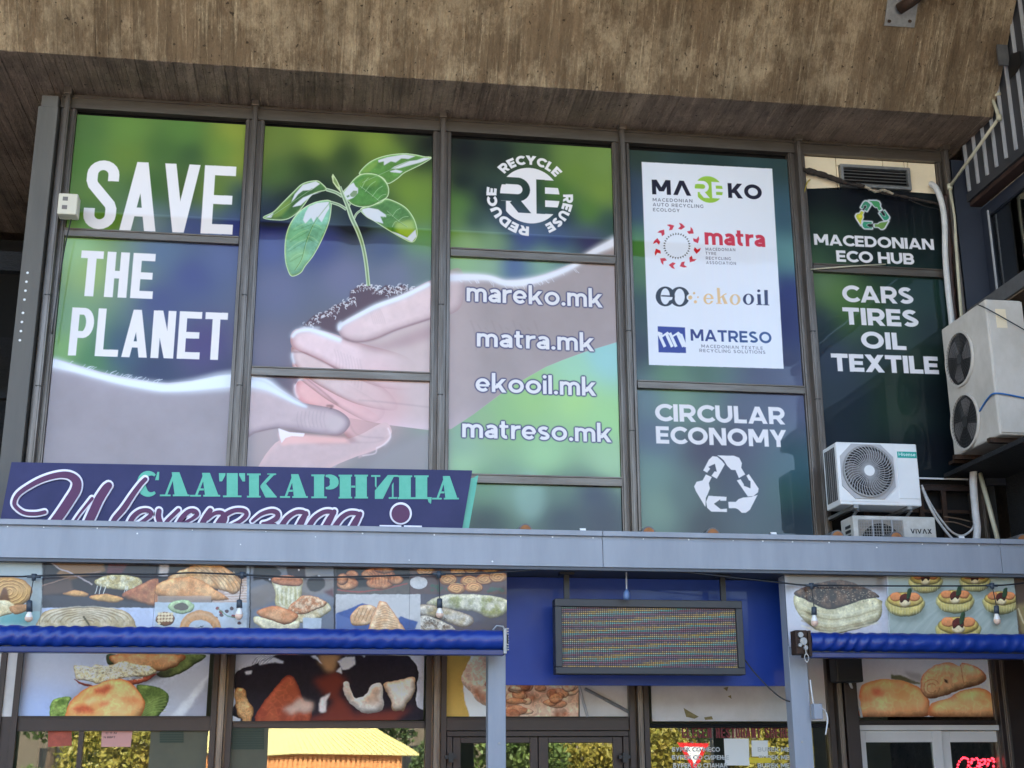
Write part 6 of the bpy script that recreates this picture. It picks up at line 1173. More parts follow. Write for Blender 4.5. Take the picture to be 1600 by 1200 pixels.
# stencil letters
def sten(ch):
    P, S = [], []
    br = lambda x0, x1, y, h=.07: P.append([(x0,y-h/2),(x1,y-h/2),(x1,y+h/2),(x0,y+h/2)])
    if ch == 'С': S.append((arc(.52,.5,.36,.44,52,308,20), [.10,.2,.34,.38,.34,.2,.10])); P.append([(.74,.66),(.90,.66),(.92,1.0),(.84,1.0),(.80,.86)])
    if ch in 'ЛА':
        P.append([(.16,.03),(.24,.03),(.50,.84),(.44,.93)]); P.append([(.40,1),(.66,1),(.95,.03),(.50,.03)]); br(0,.36,.035); br(.44,1,.035)
        if ch == 'А': P.append([(.30,.26),(.46,.26),(.46,.34),(.33,.34)])
    if ch == 'Т': P.append([(.30,0),(.72,0),(.72,1),(.30,1)]); P.append([(0,1),(.25,1),(.25,.92),(.12,.66),(.02,.66)]); P.append([(1,1),(.77,1),(.77,.92),(.90,.66),(1,.66)]); br(.16,.86,.035)
    if ch == 'К': P.append([(.07,0),(.40,0),(.40,1),(.07,1)]); br(0,.46,.035); br(0,.46,.965); P.append([(.44,.48),(.52,.60),(.78,.96),(.68,.96),(.68,1),(.98,1),(.98,.95),(.90,.93),(.62,.56)]); P.append([(.44,.45),(.62,.60),(.98,.05),(1,.05),(1,0),(.62,0)])
    if ch == 'Р': P.append([(.10,0),(.48,0),(.48,1),(.10,1)]); br(0,.58,.035); br(0,.5,.965); S.append(([(.54,.94)]+arc(.60,.68,.26,.26,80,-80,12)+[(.54,.42)], [.08,.2,.34,.34,.2,.08]))
    if ch == 'Н': P.append([(.04,0),(.42,0),(.42,1),(.04,1)]); P.append([(.58,0),(.96,0),(.96,1),(.58,1)]); P.append([(.43,.46),(.57,.46),(.57,.54),(.43,.54)]); [br(a, b, y) for a, b in ((0,.46),(.54,1)) for y in (.035,.965)]
    if ch == 'И': P.append([(.14,.55),(.20,.45),(.20,1),(.14,1)]); P.append([(.14,0),(.44,0),(.88,1),(.62,1),(.14,.35)]); P.append([(.78,.0),(.84,.0),(.84,.70),(.78,.58)]); br(0,.34,.965); br(.62,1.0,.965); br(.66,.98,.035)
    if ch == 'Ц': P.append([(.04,0),(.38,0),(.38,1),(.04,1)]); P.append([(.52,0),(.86,0),(.86,1),(.52,1)]); br(0,.42,.965); br(.48,.90,.965); br(0,.98,.04,.08); P.append([(.86,.08),(.99,.08),(.97,-.20),(.90,-.13)])
    return P, S
for ch, x0, x1, yt_, yb in (('С',215,252,737.5,775),('Л',250,296,738,775.5),('А',297,344,739,776),('Т',342,383,739.5,777),('К',386,432.5,740,777.5),('А',437.5,481,741,778),('Р',486.5,528,741.5,778.5),('Н',529,575,742,779),('И',580,621.5,742.5,779.5),('Ц',621.5,675,743,780),('А',675,717,744,780.5)):
    P, S = sten(ch); mb = MB(); F = lambda x, y: at(x0+(x1-x0)*x-(y-.5)*0.0, yb+(yt_-yb)*y, YS)
    for i, p in enumerate(P): mb.prism([F(*q_) for q_ in p], (0,-.004-i*.0003,0))
    for i, (p, w_) in enumerate(S):
        ww = np.interp(np.linspace(0,1,len(p)), np.linspace(0,1,len(w_)), w_); a_, b_ = sides(p, ww)
        for k in range(len(p)-1): mb.prism([F(*a_[k]), F(*a_[k+1]), F(*b_[k+1]), F(*b_[k])], (0,-.006-(k % 2)*.0003,0))
    mb.build('letter', M_TEAL, SG)
zq = lambda p: [(x/4.444, 720+y/4.444) for x, y in p]; zr = lambda p: [(330+x/3.721, 720+y/3.721) for x, y in p]
SCR = [[(zq([(312,356),(250,368),(170,362),(115,325),(100,290),(125,235),(190,185),(290,132),(400,100),(480,102),(530,140),(528,200),(480,280),(420,370),(360,450),(330,510)]), [6,6,6,6,6.5,6.5,7,8,9,11,14,15,15,15,14,13]), (zq([(500,450),(545,380),(600,310),(640,262)]), [4,3.5,4,5]), (zq([(755,172),(735,195),(690,265),(650,350),(605,450),(590,500)]), [11,13,14,14,14,13]), (zq([(770,450),(800,400),(860,330),(920,240),(975,165),(1010,128)]), [6,8,9,8,7,6.5])],
 [(zq([(890,455),(925,390),(975,350),(1030,345),(1050,370),(1020,400),(975,430),(940,450)]), [8,8,7,6.5,7,6,5,5])],
 [(zq([(1105,348),(1100,390),(1120,450)]), [8,9,9]), (zq([(1240,342),(1200,380),(1160,420),(1140,455)]), [6,6,6,6])],
 [(zq([(1230,455),(1265,395),(1310,352),(1350,348),(1368,372),(1330,405),(1280,430),(1250,455)]), [8,8,7,7,7,5,5,5])],
 [(zq([(1460,345),(1430,390),(1395,455)]), [8,9,9]), (zq([(1440,405),(1490,365),(1540,362),(1560,400),(1530,455)]), [5,6,7,9,10])],
 [(zr([(30,380),(70,325),(130,290),(190,290),(205,315),(170,350),(120,375),(90,400)]), [8,8,7,7,7,6,5,5])],
 [(zr([(238,352),(290,310),(350,292),(385,305),(380,335),(330,360),(300,365)]), [4,6,7,8,8,6,5]), (zr([(320,362),(370,372),(372,395)]), [5,6,7])],
 [(zr([(400,395),(440,335),(490,300),(530,298),(555,312)]), [9,8,7,7,6]), (zr([(552,305),(530,345),(505,395)]), [7,10,11])],
 [(zr([(560,395),(600,335),(650,300),(690,295),(716,305)]), [9,8,7,7,6]), (zr([(716,295),(690,340),(660,395)]), [7,10,11])],
 [(zr([(712,395),(755,335),(800,305),(845,305),(866,318)]), [9,8,7,7,6]), (zr([(866,308),(845,345),(818,395)]), [7,10,11])]]
for items in SCR:
    wd = [(p, [v+5.6 for v in w_]) for p, w_ in items]; 
    for q_, (a1, a2) in enumerate(zip(wd, items)):
        o = strokes3('script_letter', [a1], YS-.001, .018+q_*.0006, M_LETWHITE, SG); strokes3('plum_inlay', [a2], YS-.0225, .004+q_*.0003, M_PURPLE, o)
c = (626, 802.8); dt = poly3('disc', [arc(*c, 17.3, 17.3, 0, 350, 36)], YS-.001, .02, M_LETWHITE, SG); poly3('plum_inlay', [arc(*c, 14.4, 14.4, 0, 350, 36)], YS-.022, .004, M_PURPLE, dt)
poly3('box_mark', [[(593,820.5),(627,821),(627,824),(593,823.5)],[(593,823.8),(597,823.8),(597,836),(593,836)]], YS, .008, M_LETWHITE, SG); poly3('box_mark', [[(631,821),(659,821.6),(659,824.6),(631,824)],[(655,824.8),(659,824.8),(659,836),(655,836)]], YS, .008, M_LETWHITE, SG)

# ================================================================ BANNERS, BLUE PANEL, LED BOARD
def banner(name, cv, m_, px_edges, label):
    R0 = empty(name, (cv.m and (cv.x0+cv.x1)/2, cv.Y, cv.z0), label, 'banner')
    for a, b_ in zip(px_edges[:-1], px_edges[1:]):
        xa, xb = at(a, 930, cv.Y)[0]+.0012, at(b_, 930, cv.Y)[0]-.0012; sheet('picture_panel', cv, m_, [(xa, cv.z0), (xb, cv.z0), (xb, cv.z1-.002), (xa, cv.z1-.002)], .006, R0)
    mb = MB(); mb.box(at(px_edges[0],930,-1.2)[0], at(px_edges[-1],930,-1.2)[0], cv.Y+.007, cv.Y+.018, cv.z0+.01, cv.z1-.01); mb.build('backing', M_BEAMDK, R0); return R0
banner('pastry_banner', FB, MP_FB, [-24, 66, 242, 389.5, 523.5, 640, 792], 'long banner of pastry photographs above the left blue awning')
banner('dessert_banner', FR, MP_FR, [1227.5, 1386, 1588, 1690], 'banner of layered cake and glass dessert cups above the right awning')
BPN = empty('blue_panel', at(1010, 985, -.7), 'large plain royal blue panel behind the LED display board', 'panel')
a, b_ = at(780,905,-.7), at(1236,1072,-.7); mb = MB(); mb.box(a[0], b_[0], -.70, -.67, b_[2], 3.165); mb.build('face', M_BLUEP, BPN, bevel=.003)
# LED board
LW, LH, C8 = 92, 32, 9; led = np.zeros((LH*C8, LW*C8, 3), np.float32)
ph = np.random.default_rng(3).random((LH, LW)); fld = vnoise(LH, LW, 5, 2, 8, aniso=4.5)[:LH, :LW]
pal = lin((236,184,84)), lin((120,190,180)), lin((170,96,110)), lin((128,116,132))
for r in range(LH):
    for c in range(LW):
        v = (fld[r, c]*2.0 + r*.83 + c*.055 + ph[r, c]*.5) % 4.0; i = int(v); f_ = v-i; col = pal[i]*(1-f_)+pal[(i+1) % 4]*f_
        led[r*C8+1:r*C8+C8-1, c*C8+1:c*C8+C8-1] = col*.30; led[r*C8+2:r*C8+C8-2, c*C8+2:c*C8+C8-2] = col*(1.1+.4*ph[r, c])
led = np.clip(led+lin((22,24,28)).astype(np.float32), 0, 1)
class _C(Canvas):
    def __init__(s): pass
lc = _C(); YL = -1.0; a, b_ = at(877,948,YL), at(1153,1044,YL); lc.x0, lc.x1, lc.z0, lc.z1, lc.Y, lc.S = a[0], b_[0], b_[2], a[2], YL, 1; lc.h, lc.w, lc.a = led.shape[0], led.shape[1], led
LED = empty('led_display', at(1012, 995, YL), 'dark framed LED dot matrix board hanging before the blue panel', 'display')
o = sheet('dot_matrix', lc, print_mat('led_dots', lc.image('led_dots', .6), .6, .15), [(lc.x0,lc.z0),(lc.x1,lc.z0),(lc.x1,lc.z1),(lc.x0,lc.z1)], .004, LED)
xa, xb, za, zb = at(866,936,YL)[0], at(1161,1000,YL)[0], at(1012,1054,YL)[2], at(1012,937.5,YL)[2]
M_HOUS = mat('dark_grey_housing', (48,48,50), .5, noise=.12, nscale=6)
for q_ in ((xa,xb,lc.z1,zb),(xa,xb,za,lc.z0),(xa,lc.x0,lc.z0+.0005,lc.z1-.0005),(lc.x1,xb,lc.z0+.0005,lc.z1-.0005)):
    mb = MB(); mb.box(q_[0],q_[1],YL-.03,YL+.10,q_[2],q_[3]); mb.build('frame_side', M_HOUS, LED, bevel=.006)
mb = MB(); mb.box(xa+.01,xb-.01,YL+.005,YL+.10,za+.02,zb-.02); mb.build('back_case', M_BLK, LED)
for xp in (885, 1129):
    c = at(xp, 920, YL+.05); mb = MB(); mb.box(c[0]-.022,c[0]+.022,YL+.03,YL+.06,zb,3.165); mb.box(c[0]-.06,c[0]+.06,YL+.0,YL+.09,3.150,3.168); mb.build('hanger', M_BLK, LED)
run('cable', sm3([at(1163,1030,-1.0), at(1180,1052,-1.02), at(1205,1078,-1.08), at(1225,1093,-1.12), at(1240,1097,-1.15)]), .006, M_CABLE, 'black cable sagging from the LED board to the right post', 'cable')
# junction box on the right post
JB = empty('junction_box', at(1275,1112,-1.25), 'small blue-grey junction box on the right side of the canopy post', 'box')
a = at(1268,1100,-1.22); b_ = at(1283,1124,-1.22); mb = MB(); mb.box(a[0],b_[0],-1.27,-1.19,b_[2],a[2]); mb.build('case', M_BEAM, JB, bevel=.005)
run('lead', sm3([at(1283,1106,-1.24), at(1290,1112,-1.24), at(1293,1125,-1.24), at(1290,1148,-1.24)]), .006, M_WCABLE, '', '', parent=JB); run('lead', sm3([at(1266,1062,-1.26), at(1268,1080,-1.26), at(1271,1100,-1.25)]), .006, M_WCABLE, '', '', parent=JB)

# ================================================================ AWNINGS
def awning(xa, xb, yc_, label, seed, endpx, side):
    YR = -1.40; c = at((xa+xb)/2, yc_, YR); R0 = empty('rolled_awning', (c[0], YR, c[2]), label, 'awning', 'rolled blue awnings')
    x0, x1 = at(xa, yc_, YR)[0], at(xb, yc_, YR)[0]; zc = c[2]; rb = .076; NX, NA = int((x1-x0)*130), 44; r2 = np.random.default_rng(seed)
    n1 = vnoise(NA+1, NX+1, 12, 4, seed, 2.2); v_ = []; f_ = []
    xs = np.linspace(x0, x1, NX+1)
    amp = np.interp(xs, np.linspace(x0, x1, 8), r2.uniform(.25, 1.0, 8)); amp[:14] *= np.linspace(0,1,14); amp[-14:] *= np.linspace(0,1,14); shift = np.cumsum(r2.normal(0, .35, NX+1)); fold = np.cumsum(.16+.16*vnoise(1, NX+1, 60, 3, seed+3)[0])
    for i, x_ in enumerate(xs):
        for k in range(NA):
            a = 2*math.pi*k/NA; w1 = math.sin(fold[i]*1.7+a*2.6+n1[k, i]*6); w2 = n1[k, i]-.5
            rr_ = rb + amp[i]*(.0046*(abs(w1)**.6)*math.copysign(1, w1) + .012*w2); v_.append((x_, YR+rr_*math.cos(a), zc+rr_*math.sin(a)*(1.0)))
    for i in range(NX):
        for k in range(NA): f_.append((i*NA+k, i*NA+(k+1) % NA, (i+1)*NA+(k+1) % NA, (i+1)*NA+k))
    mb = MB(); mb.v = v_; mb.f = f_; mb.m = [0]*len(f_); mb.build('rolled_fabric', M_FABRIC, R0, smooth=True)
    zb_ = at((xa+xb)/2, yc_+20.5, YR-.02)[2]; mb = MB(); mb.box(x0-.01, x1+.012, YR-.055, YR+.03, zb_-.022, zb_+.022); mb.build('front_bar', mat('blue_bar', (26,42,96), .35, .1, coat=.4), R0, bevel=.008)
    mb = MB(); mb.box(x0, x1, YR-.02, YR+.05, zb_+.023, zb_+.036); mb.build('bar_shadow_gap', M_BLK, R0)
    xe = x1 if side > 0 else x0
    mb = MB(); mb.box(min(xe+side*.004, xe+side*.03), max(xe+side*.004, xe+side*.03), YR-.07, YR+.12, zb_-.01, zc+.085); eb = mb.build('end_bracket', M_STEEL if side > 0 else M_RUST, R0, bevel=.004)
    mb = MB(); disc(mb, (xe+side*.034, YR, zc), (0,1,0), (0,0,1), .05, (side*.01,0,0), 20); mb.build('end_disc', M_BLK, eb)
    return R0, x0, x1, zc, zb_, YR
AWL = awning(-30, 784, 997, 'left rolled-up blue fabric awning with wrinkled roll', 5, 0, 1)
AWR = awning(1264, 1700, 1005, 'right rolled-up blue fabric awning with rusty end gear', 12, 0, -1)
R0 = AWR[0]; c = at(1251, 1003, -1.42)
mb = MB(); mb.box(c[0]-.055,c[0]+.045,-1.46,-1.34,c[2]-.10,c[2]+.09); g_ = mb.build('gear_case', M_RUST, R0, bevel=.008)
for (dx, dz_, r) in ((-.02,.05,.022),(.0,-.0,.03),(.015,-.05,.018),(-.03,-.03,.015)): mb = MB(); mb.tube([(c[0]+dx,-1.462,c[2]+dz_),(c[0]+dx,-1.49,c[2]+dz_)], r, 10); mb.build('gear_bolt', M_STEEL, g_)
mb = MB(); p_ = at(1260,1028,-1.49); ring(mb, (p_[0],-1.49,p_[2]), (1,0,0), (0,0,1.8), .014, .02, (0,-.006,0), 20); mb.build('pull_eye', M_STEEL, g_)
mb = MB(); mb.tube([(p_[0],-1.492,p_[2]+.03),(p_[0]-.005,-1.492,c[2]-.03)], .006, 6); mb.build('eye_rod', M_STEEL, g_)
c = at(780, 985, -1.3); mb = MB(); mb.tube([(c[0]-.05,-1.30,c[2]),(c[0]-.02,-1.30,c[2]+.035),(c[0]+.03,-1.30,c[2]+.03),(c[0]+.045,-1.30,c[2]-.01)], .008, 6); mb.build('pull_clip', M_STEEL, AWL[0])
mb = MB()
for k in range(9): z = AWL[4]+.02+k*.02; mb.box(AWL[2]+.032,AWL[2]+.05,-1.44,-1.36,z,z+.008)
mb.build('ratchet_teeth', M_STEEL, AWL[0])
# speaker under the right awning
SP = empty('loudspeaker', at(1326,1042,-.3), 'black box loudspeaker in the shade under the right awning', 'speaker')
a, b_ = at(1303,1025,-.3), at(1347,1066,-.3); mb = MB(); mb.box(a[0],b_[0],-.34,-.17,b_[2],a[2]+.05); mb.build('cabinet', M_BLK, SP, bevel=.01)
mb = MB(); mb.box(a[0]+.02,b_[0]-.02,-.345,-.341,b_[2]+.02,a[2]+.03); mb.build('speaker_grille', M_FANDK, SP)
mb = MB(); mb.box((a[0]+b_[0])/2-.02,(a[0]+b_[0])/2+.02,-.17,-.08,a[2]-.1,a[2]-.05); mb.build('wall_bracket', M_BLK, SP)
run('cable', sm3([at(1328,1067,-.2), at(1335,1085,-.1), at(1343,1105,-.08), at(1346,1121,-.08)]), .012, M_WCABLE, 'white cable hanging under the black loudspeaker', 'cable')

# ================================================================ STRING LIGHTS
SLT = empty('string_lights', (1.5, -1.25, 3.1), 'black festoon cable with dangling clear bulbs under the canopy', 'lights')
YC = -1.27
cab = [(-30,900),(28,901),(53,900),(150,897),(245,897.5),(300,895),(378,898),(460,902),(560,901),(686,897),(740,896),(800,893),(900,886),(978,888),(1060,893),(1150,903),(1225,911),(1268,914.5),(1400,915.5),(1550,915),(1600,911),(1650,908)]
mb = MB(); mb.tube(sm3([at(x, y, YC) for x, y in cab], 5), .0065, 6); mb.build('cable', M_CABLE, SLT, smooth=True)
M_BULB = mat('clear_bulb', (236,232,226), .12, coat=.5); M_BULB2 = mat('frosted_bulb_tip', (222,190,168), .3); M_SOCK = mat('grey_socket', (52,62,74), .5)
for xn, yn, xs_, y0, y1, y2 in ((53,901,46,939,956,972),(378,898,374,938,950,969),(686,897,687,936,950,966),(1268,915,1272,949,961,979),(1550,915,1557,947,959,976)):
    nd = at(xn, yn, YC); p0, p1, p2 = at(xs_, y0, YC), at(xs_, y1, YC), at(xs_-1, y2, YC)
    mb = MB(); mb.tube([nd+np.array([0,0,.02]), nd-np.array([0,0,.03])], [.022,.014], 8); mb.tube([nd+np.array([-.05,0,.0]), nd+np.array([.05,0,0])], .010, 6); j_ = mb.build('branch_joint', M_SOCK, SLT, smooth=True)
    mb = MB(); mb.tube([nd, p0], .004, 6); mb.build('drop_wire', M_CABLE, j_)
    mb = MB(); mb.tube([p0+np.array([0,0,.006]), p0, p1], [.010,.021,.023], 12); s_ = mb.build('socket', M_SOCK, SLT, smooth=True)
    L_ = p2[2]-p1[2]; mb = MB(); mb.tube([p1+np.array([0,0,L_*t]) for t in (0,.15,.4,.65,.85,.97,1)], [.016,.018,.027,.030,.024,.011,.002], 14); b1 = mb.build('bulb', M_BULB, s_, smooth=True)
    mb = MB(); mb.tube([p1+np.array([0,0,L_*t]) for t in (.52,.65,.85,.97,1.01)], [.0285,.0308,.0248,.012,.003], 14); mb.build('bulb_tip', M_BULB2, s_, smooth=True)
GB = empty('hanging_bulb_holder', at(978,925,-1.2), 'pale grey bulb holder hanging on a white cord before the blue panel', 'lamp')
p0, p1 = at(979,903,-1.1), at(979,922,-1.1); mb = MB(); mb.tube([(p0[0],p0[1],3.17), p1], .006, 6); mb.build('cord', M_RIB, GB)
mb = MB(); mb.tube([at(979,921,-1.1),at(979,926,-1.1),at(979,931,-1.1),at(979,937,-1.1)], [.008,.024,.027,.024], 12); mb.build('holder', mat('blue_grey_plastic', (96,120,160), .4), GB, smooth=True)

# ================================================================ DOORS
def door_leaf(R0, x0, x1, z1, fw, top, m_, y=-.03, pm=None):
    mb = MB(); mb.box(x0,x0+fw,y,y+.05,0,z1); mb.box(x1-fw,x1,y,y+.05,0,z1); mb.box(x0+fw,x1-fw,y,y+.05,z1-top,z1); mb.box(x0+fw,x1-fw,y,y+.05,.0,.2); l_ = mb.build('door_leaf', m_, R0, bevel=.004)
    mb = MB(); mb.box(x0+fw,x1-fw,y+.02,y+.026,.2,z1-top); mb.build('door_pane', pm or M_GLASS, l_); return l_
DB = empty('double_door', (1.87, 0, 0), 'dark brown double glass door under the pancake poster', 'door')
mb = MB(); mb.box(1.075,2.667,-.045,.03,1.885,1.93); mb.box(1.075,1.125,-.045,.03,0,1.884); mb.box(2.617,2.667,-.045,.03,0,1.884); mb.build('door_frame', M_FRAME2, DB, bevel=.004)
zt2 = 1.88; a, b_, c, d = (at(x, 1165, -.03)[0] for x in (720, 828, 857, 965)); zp_ = at(800,1161,-.03)[2]
door_leaf(DB, 1.13, 1.866, zt2, a-1.13 if a > 1.16 else .07, zt2-zp_, M_FRAME2, -.03); door_leaf(DB, 1.872, 2.612, zt2, .085, zt2-zp_, M_FRAME2, -.03)
for xp in (704, 976): c_ = at(xp, 1180, -.09); mb = MB(); mb.box(c_[0]-.05,c_[0]+.05,-.10,-.046,c_[2]-.03,c_[2]+.0); mb.box(c_[0]-.02,c_[0]+.02,-.12,-.05,c_[2]-.06,c_[2]+.02); mb.build('hinge', M_BLK, DB)
WD = empty('sliding_door', (5.5, 0, 0), 'white framed sliding glass door at the right with a red neon sign', 'door')
xl = at(1329,1150,-.06)[0]; xr_ = at(1598,1150,-.06)[0]; zt3 = at(1450,1133,-.06)[2]
mb = MB(); mb.box(xl,xr_,-.07,.03,zt3-.045,zt3); mb.box(xl,xl+.045,-.07,.03,0,zt3-.046); mb.box(xr_-.045,xr_,-.07,.03,0,zt3-.046); mb.build('door_frame', M_UPVC, WD, bevel=.004)
xm = at(1472,1150,-.05)[0]; door_leaf(WD, xl+.048, xm-.002, zt3-.048, .095, .10, M_UPVC, -.05); door_leaf(WD, xm+.002, xr_-.06, zt3-.048, .085, .10, M_UPVC, -.02)
M_NEON = bpy.data.materials.new('red_neon'); M_NEON.use_nodes = True; e_ = M_NEON.node_tree.nodes['Principled BSDF']; e_.inputs['Base Color'].default_value = (.8,.02,.03,1); e_.inputs['Emission Color'].default_value = (1,.03,.06,1); e_.inputs['Emission Strength'].default_value = 1.4
NE = empty('neon_sign', at(1522,1200,.06), 'red dotted neon sign spelling Open in the sliding door', 'neon sign')
for nm, pts in (('O', [(1505,1184),(1499,1190),(1496,1200),(1500,1208),(1508,1206),(1513,1196),(1512,1186),(1505,1184)]), ('p', [(1519,1186),(1516,1200),(1514,1212)]), ('p', [(1518,1190),(1526,1185),(1529,1192),(1524,1201),(1517,1201)]), ('e', [(1531,1196),(1538,1193),(1539,1187),(1533,1188),(1530,1198),(1538,1203)]), ('n', [(1542,1204),(1544,1187)]), ('n', [(1544,1193),(1550,1185),(1553,1190),(1551,1204)])):
    P_ = sm3([at(x, y, .05) for x, y in pts], 4); mb = MB()
    for i, q_ in enumerate(P_):
        if i % 2 == 0: mb.tube([Vector(V(q_))-Vector((0,.008,0)), Vector(V(q_))+Vector((0,.004,0))], .010, 6)
    mb.build('letter', M_NEON, NE)
    mb = MB(); mb.tube([q_+np.array([0,.012,0]) for q_ in P_], .009, 6); mb.build('letter_tube', mat('dark_red_tube', (120,16,24), .4), NE)

# ================================================================ NOTICES AND LETTERING ON THE SHOP GLASS
M_DKRED = mat('dark_red_vinyl', (120,34,40), .5); M_VINYL = mat('silver_vinyl', (196,196,190), .5); M_PAPER = mat('white_paper', (232,230,222), .8); M_PINK = mat('pink_paper', (206,150,140), .8); M_YEL = mat('yellow_paper', (222,196,60), .8)
MN = empty('window_lettering', at(1150,1170,-.004), 'dark red and silver menu lettering on the glass beside the right post', 'lettering')
def tx(nm, s_, bl, br, h, m_, t=.2, st='m', gap=.1):
    a, b_ = at(*bl, -.003), at(*br, -.003); hh = h/172.0; text3(nm, s_, lambda x, y: (a[0]+(b_[0]-a[0])*x, a[2]+(b_[2]-a[2])*x+hh*y), -.003, .001, m_, MN, t, st, gap)
tx('heading', 'ELEGEN RESTORANT SHEHER', (1066,1153), (1241,1153), 15.5, M_DKRED, t=.15, st='c', gap=.09)
tx('menu_line', 'БУРЕК СО МЕСО', (1050,1174.5), (1125,1174.5), 6.5, M_VINYL); tx('menu_line', 'БУРЕК СО СИРЕЊЕ', (1050,1187), (1139,1187), 6.5, M_VINYL); tx('menu_line', 'БУРЕК СО СПАНАЌ', (1052,1199.5), (1137,1199.5), 6.5, M_VINYL)
tx('menu_line', 'BUREK ME MISH', (1184,1174.5), (1262,1174.5), 6.5, M_VINYL); tx('menu_line', 'BUREK ME DJATH', (1186,1187), (1268,1187), 6.5, M_VINYL); tx('menu_line', 'BUREK ME SPINAQ', (1184,1199.5), (1275,1199.5), 6.5, M_VINYL)
def notice(quad, m_, label, y=-.003):
    mb = MB(); mb.prism([at(*p, y) for p in quad], (0,.001,0)); return tag(mb.build('notice', m_), label, 'notice')
notice([(1131,1154),(1170,1154),(1171,1196),(1133,1196)], M_PAPER, 'larger white paper notice on the menu window')
notice([(1174,1157),(1200,1157),(1200,1182),(1175,1182)], M_PAPER, 'smaller white paper notice right of the larger one on the menu window')
notice([(1170,1184),(1205,1184),(1205,1192),(1171,1192)], M_YEL, 'yellow strip of paper below the white notices', -.0045)
pk = notice([(159,1142),(207,1142),(204,1167),(158,1167)], M_PINK, 'pink paper notice with two printed lines in the left shop window', -.002)
for s_, y_, xw in (('WC T N',1147,182),('N BBFT',1153.5,180)):
    a, b_ = at(162,y_,-.0025), at(xw,y_,-.0025); text3('printed_line', s_, lambda x, y: (a[0]+(b_[0]-a[0])*x, a[2]+.016*y), -.0025, .0008, M_INK, pk, t=.16, gap=.2)
notice([(75,1142),(112,1142),(112,1165),(75,1167)], mat('faded_red_paper', (170,84,66), .8, noise=.3, nscale=9), 'faded red paper at the left of the left shop window', -.002)
for k, (x0, x1, lb) in enumerate(((111,157,'left dark green curtain strip in the left shop window'),(60,69,'narrow green curtain strip at the far left of the shop window'))):
    a, b_ = at(x0,1150,.3), at(x1,1150,.3); mb = MB(); n_ = 24; 
    for i in range(n_):
        t0, t1 = i/n_, (i+1)/n_; xa_, xb_ = a[0]+(b_[0]-a[0])*t0, a[0]+(b_[0]-a[0])*t1; mb.poly([(xa_,.3+.02*math.sin(i*1.9),.1),(xb_,.3+.02*math.sin((i+1)*1.9),.1),(xb_,.3+.02*math.sin((i+1)*1.9),1.95),(xa_,.3+.02*math.sin(i*1.9),1.95)])
    tag(mb.build('curtain', M_CURT), lb, 'curtain')

# ================================================================ ACROSS THE STREET (seen mirrored in the shop glass)
def leafmat(nm, c1, c2): return mat(nm, c1, .6, nscale=2.2, col2=c2)
M_LEAF = [leafmat('yellow_green_leaves', (120,124,44), (150,130,48)), leafmat('green_leaves', (70,96,40), (106,124,56)), leafmat('dark_green_leaves', (48,70,36), (80,98,46))]
M_BARK = mat('bark', (86,70,56), .9, noise=.3, nscale=12, bump=.6)
def crown_mesh(nm, blobs, n, size, m_, seed):
    r2 = np.random.default_rng(seed); ws = np.array([b[3]**2 for b in blobs]); ws = ws/ws.sum(); idx = r2.choice(len(blobs), n, p=ws); B = np.array([b[:3] for b in blobs])[idx]; R_ = np.array([b[3] for b in blobs])[idx]
    d = r2.normal(size=(n, 3)); d /= np.linalg.norm(d, axis=1)[:, None]; c = B+d*(R_*r2.uniform(.55, 1.05, n))[:, None]*np.array([1, 1, .85])
    a = r2.normal(size=(n, 3)); a /= np.linalg.norm(a, axis=1)[:, None]; b_ = np.cross(a, r2.normal(size=(n, 3))); b_ /= np.linalg.norm(b_, axis=1)[:, None]; s_ = size*r2.uniform(.6, 1.3, n)[:, None]
    v = np.stack([c-a*s_, c+b_*s_*.6, c+a*s_, c-b_*s_*.6], 1).reshape(-1, 3); v[:, 2] = np.maximum(v[:, 2], .03)
    me = bpy.data.meshes.new(nm); me.from_pydata(v.tolist(), [], [(4*i, 4*i+1, 4*i+2, 4*i+3) for i in range(n)]); me.materials.append(m_); return me
bm_ = []
for k in range(3):
    r2 = random.Random(k); bl = [(r2.uniform(-1.3,1.3), r2.uniform(-.6,.6), r2.uniform(.7,2.2), r2.uniform(.5,.95)) for _ in range(11)]; bm_.append(crown_mesh('foliage', bl, 5200, .085, M_LEAF[k], k))
for i, x_ in enumerate([-14,-11.5,-9.0,-5.5,3.6,6.0,8.4,10.6,12.9,15.2,17.8,20.5]):
    y_ = -27-(i*7 % 5)*.8; R0 = empty('bush', (x_, y_, 0), 'leafy bush across the street, seen mirrored in the shop glass', 'bush', 'bushes across the street', rz=i*1.1)
    o = bpy.data.objects.new('foliage', bm_[(i*2+(x_ > 10)) % 3 if x_ < 10 else 0]); COL.objects.link(o); o.parent = R0; s_ = (1+.15*math.sin(i*3))*(.66 if x_ < -8 else 1); o.scale = (s_, s_, s_)
    mb = MB(); mb.tube([(0,0,0),(0,0,1.2)], [.08,.04], 6); o = mb.build('stem', M_BARK, None); o.parent = R0
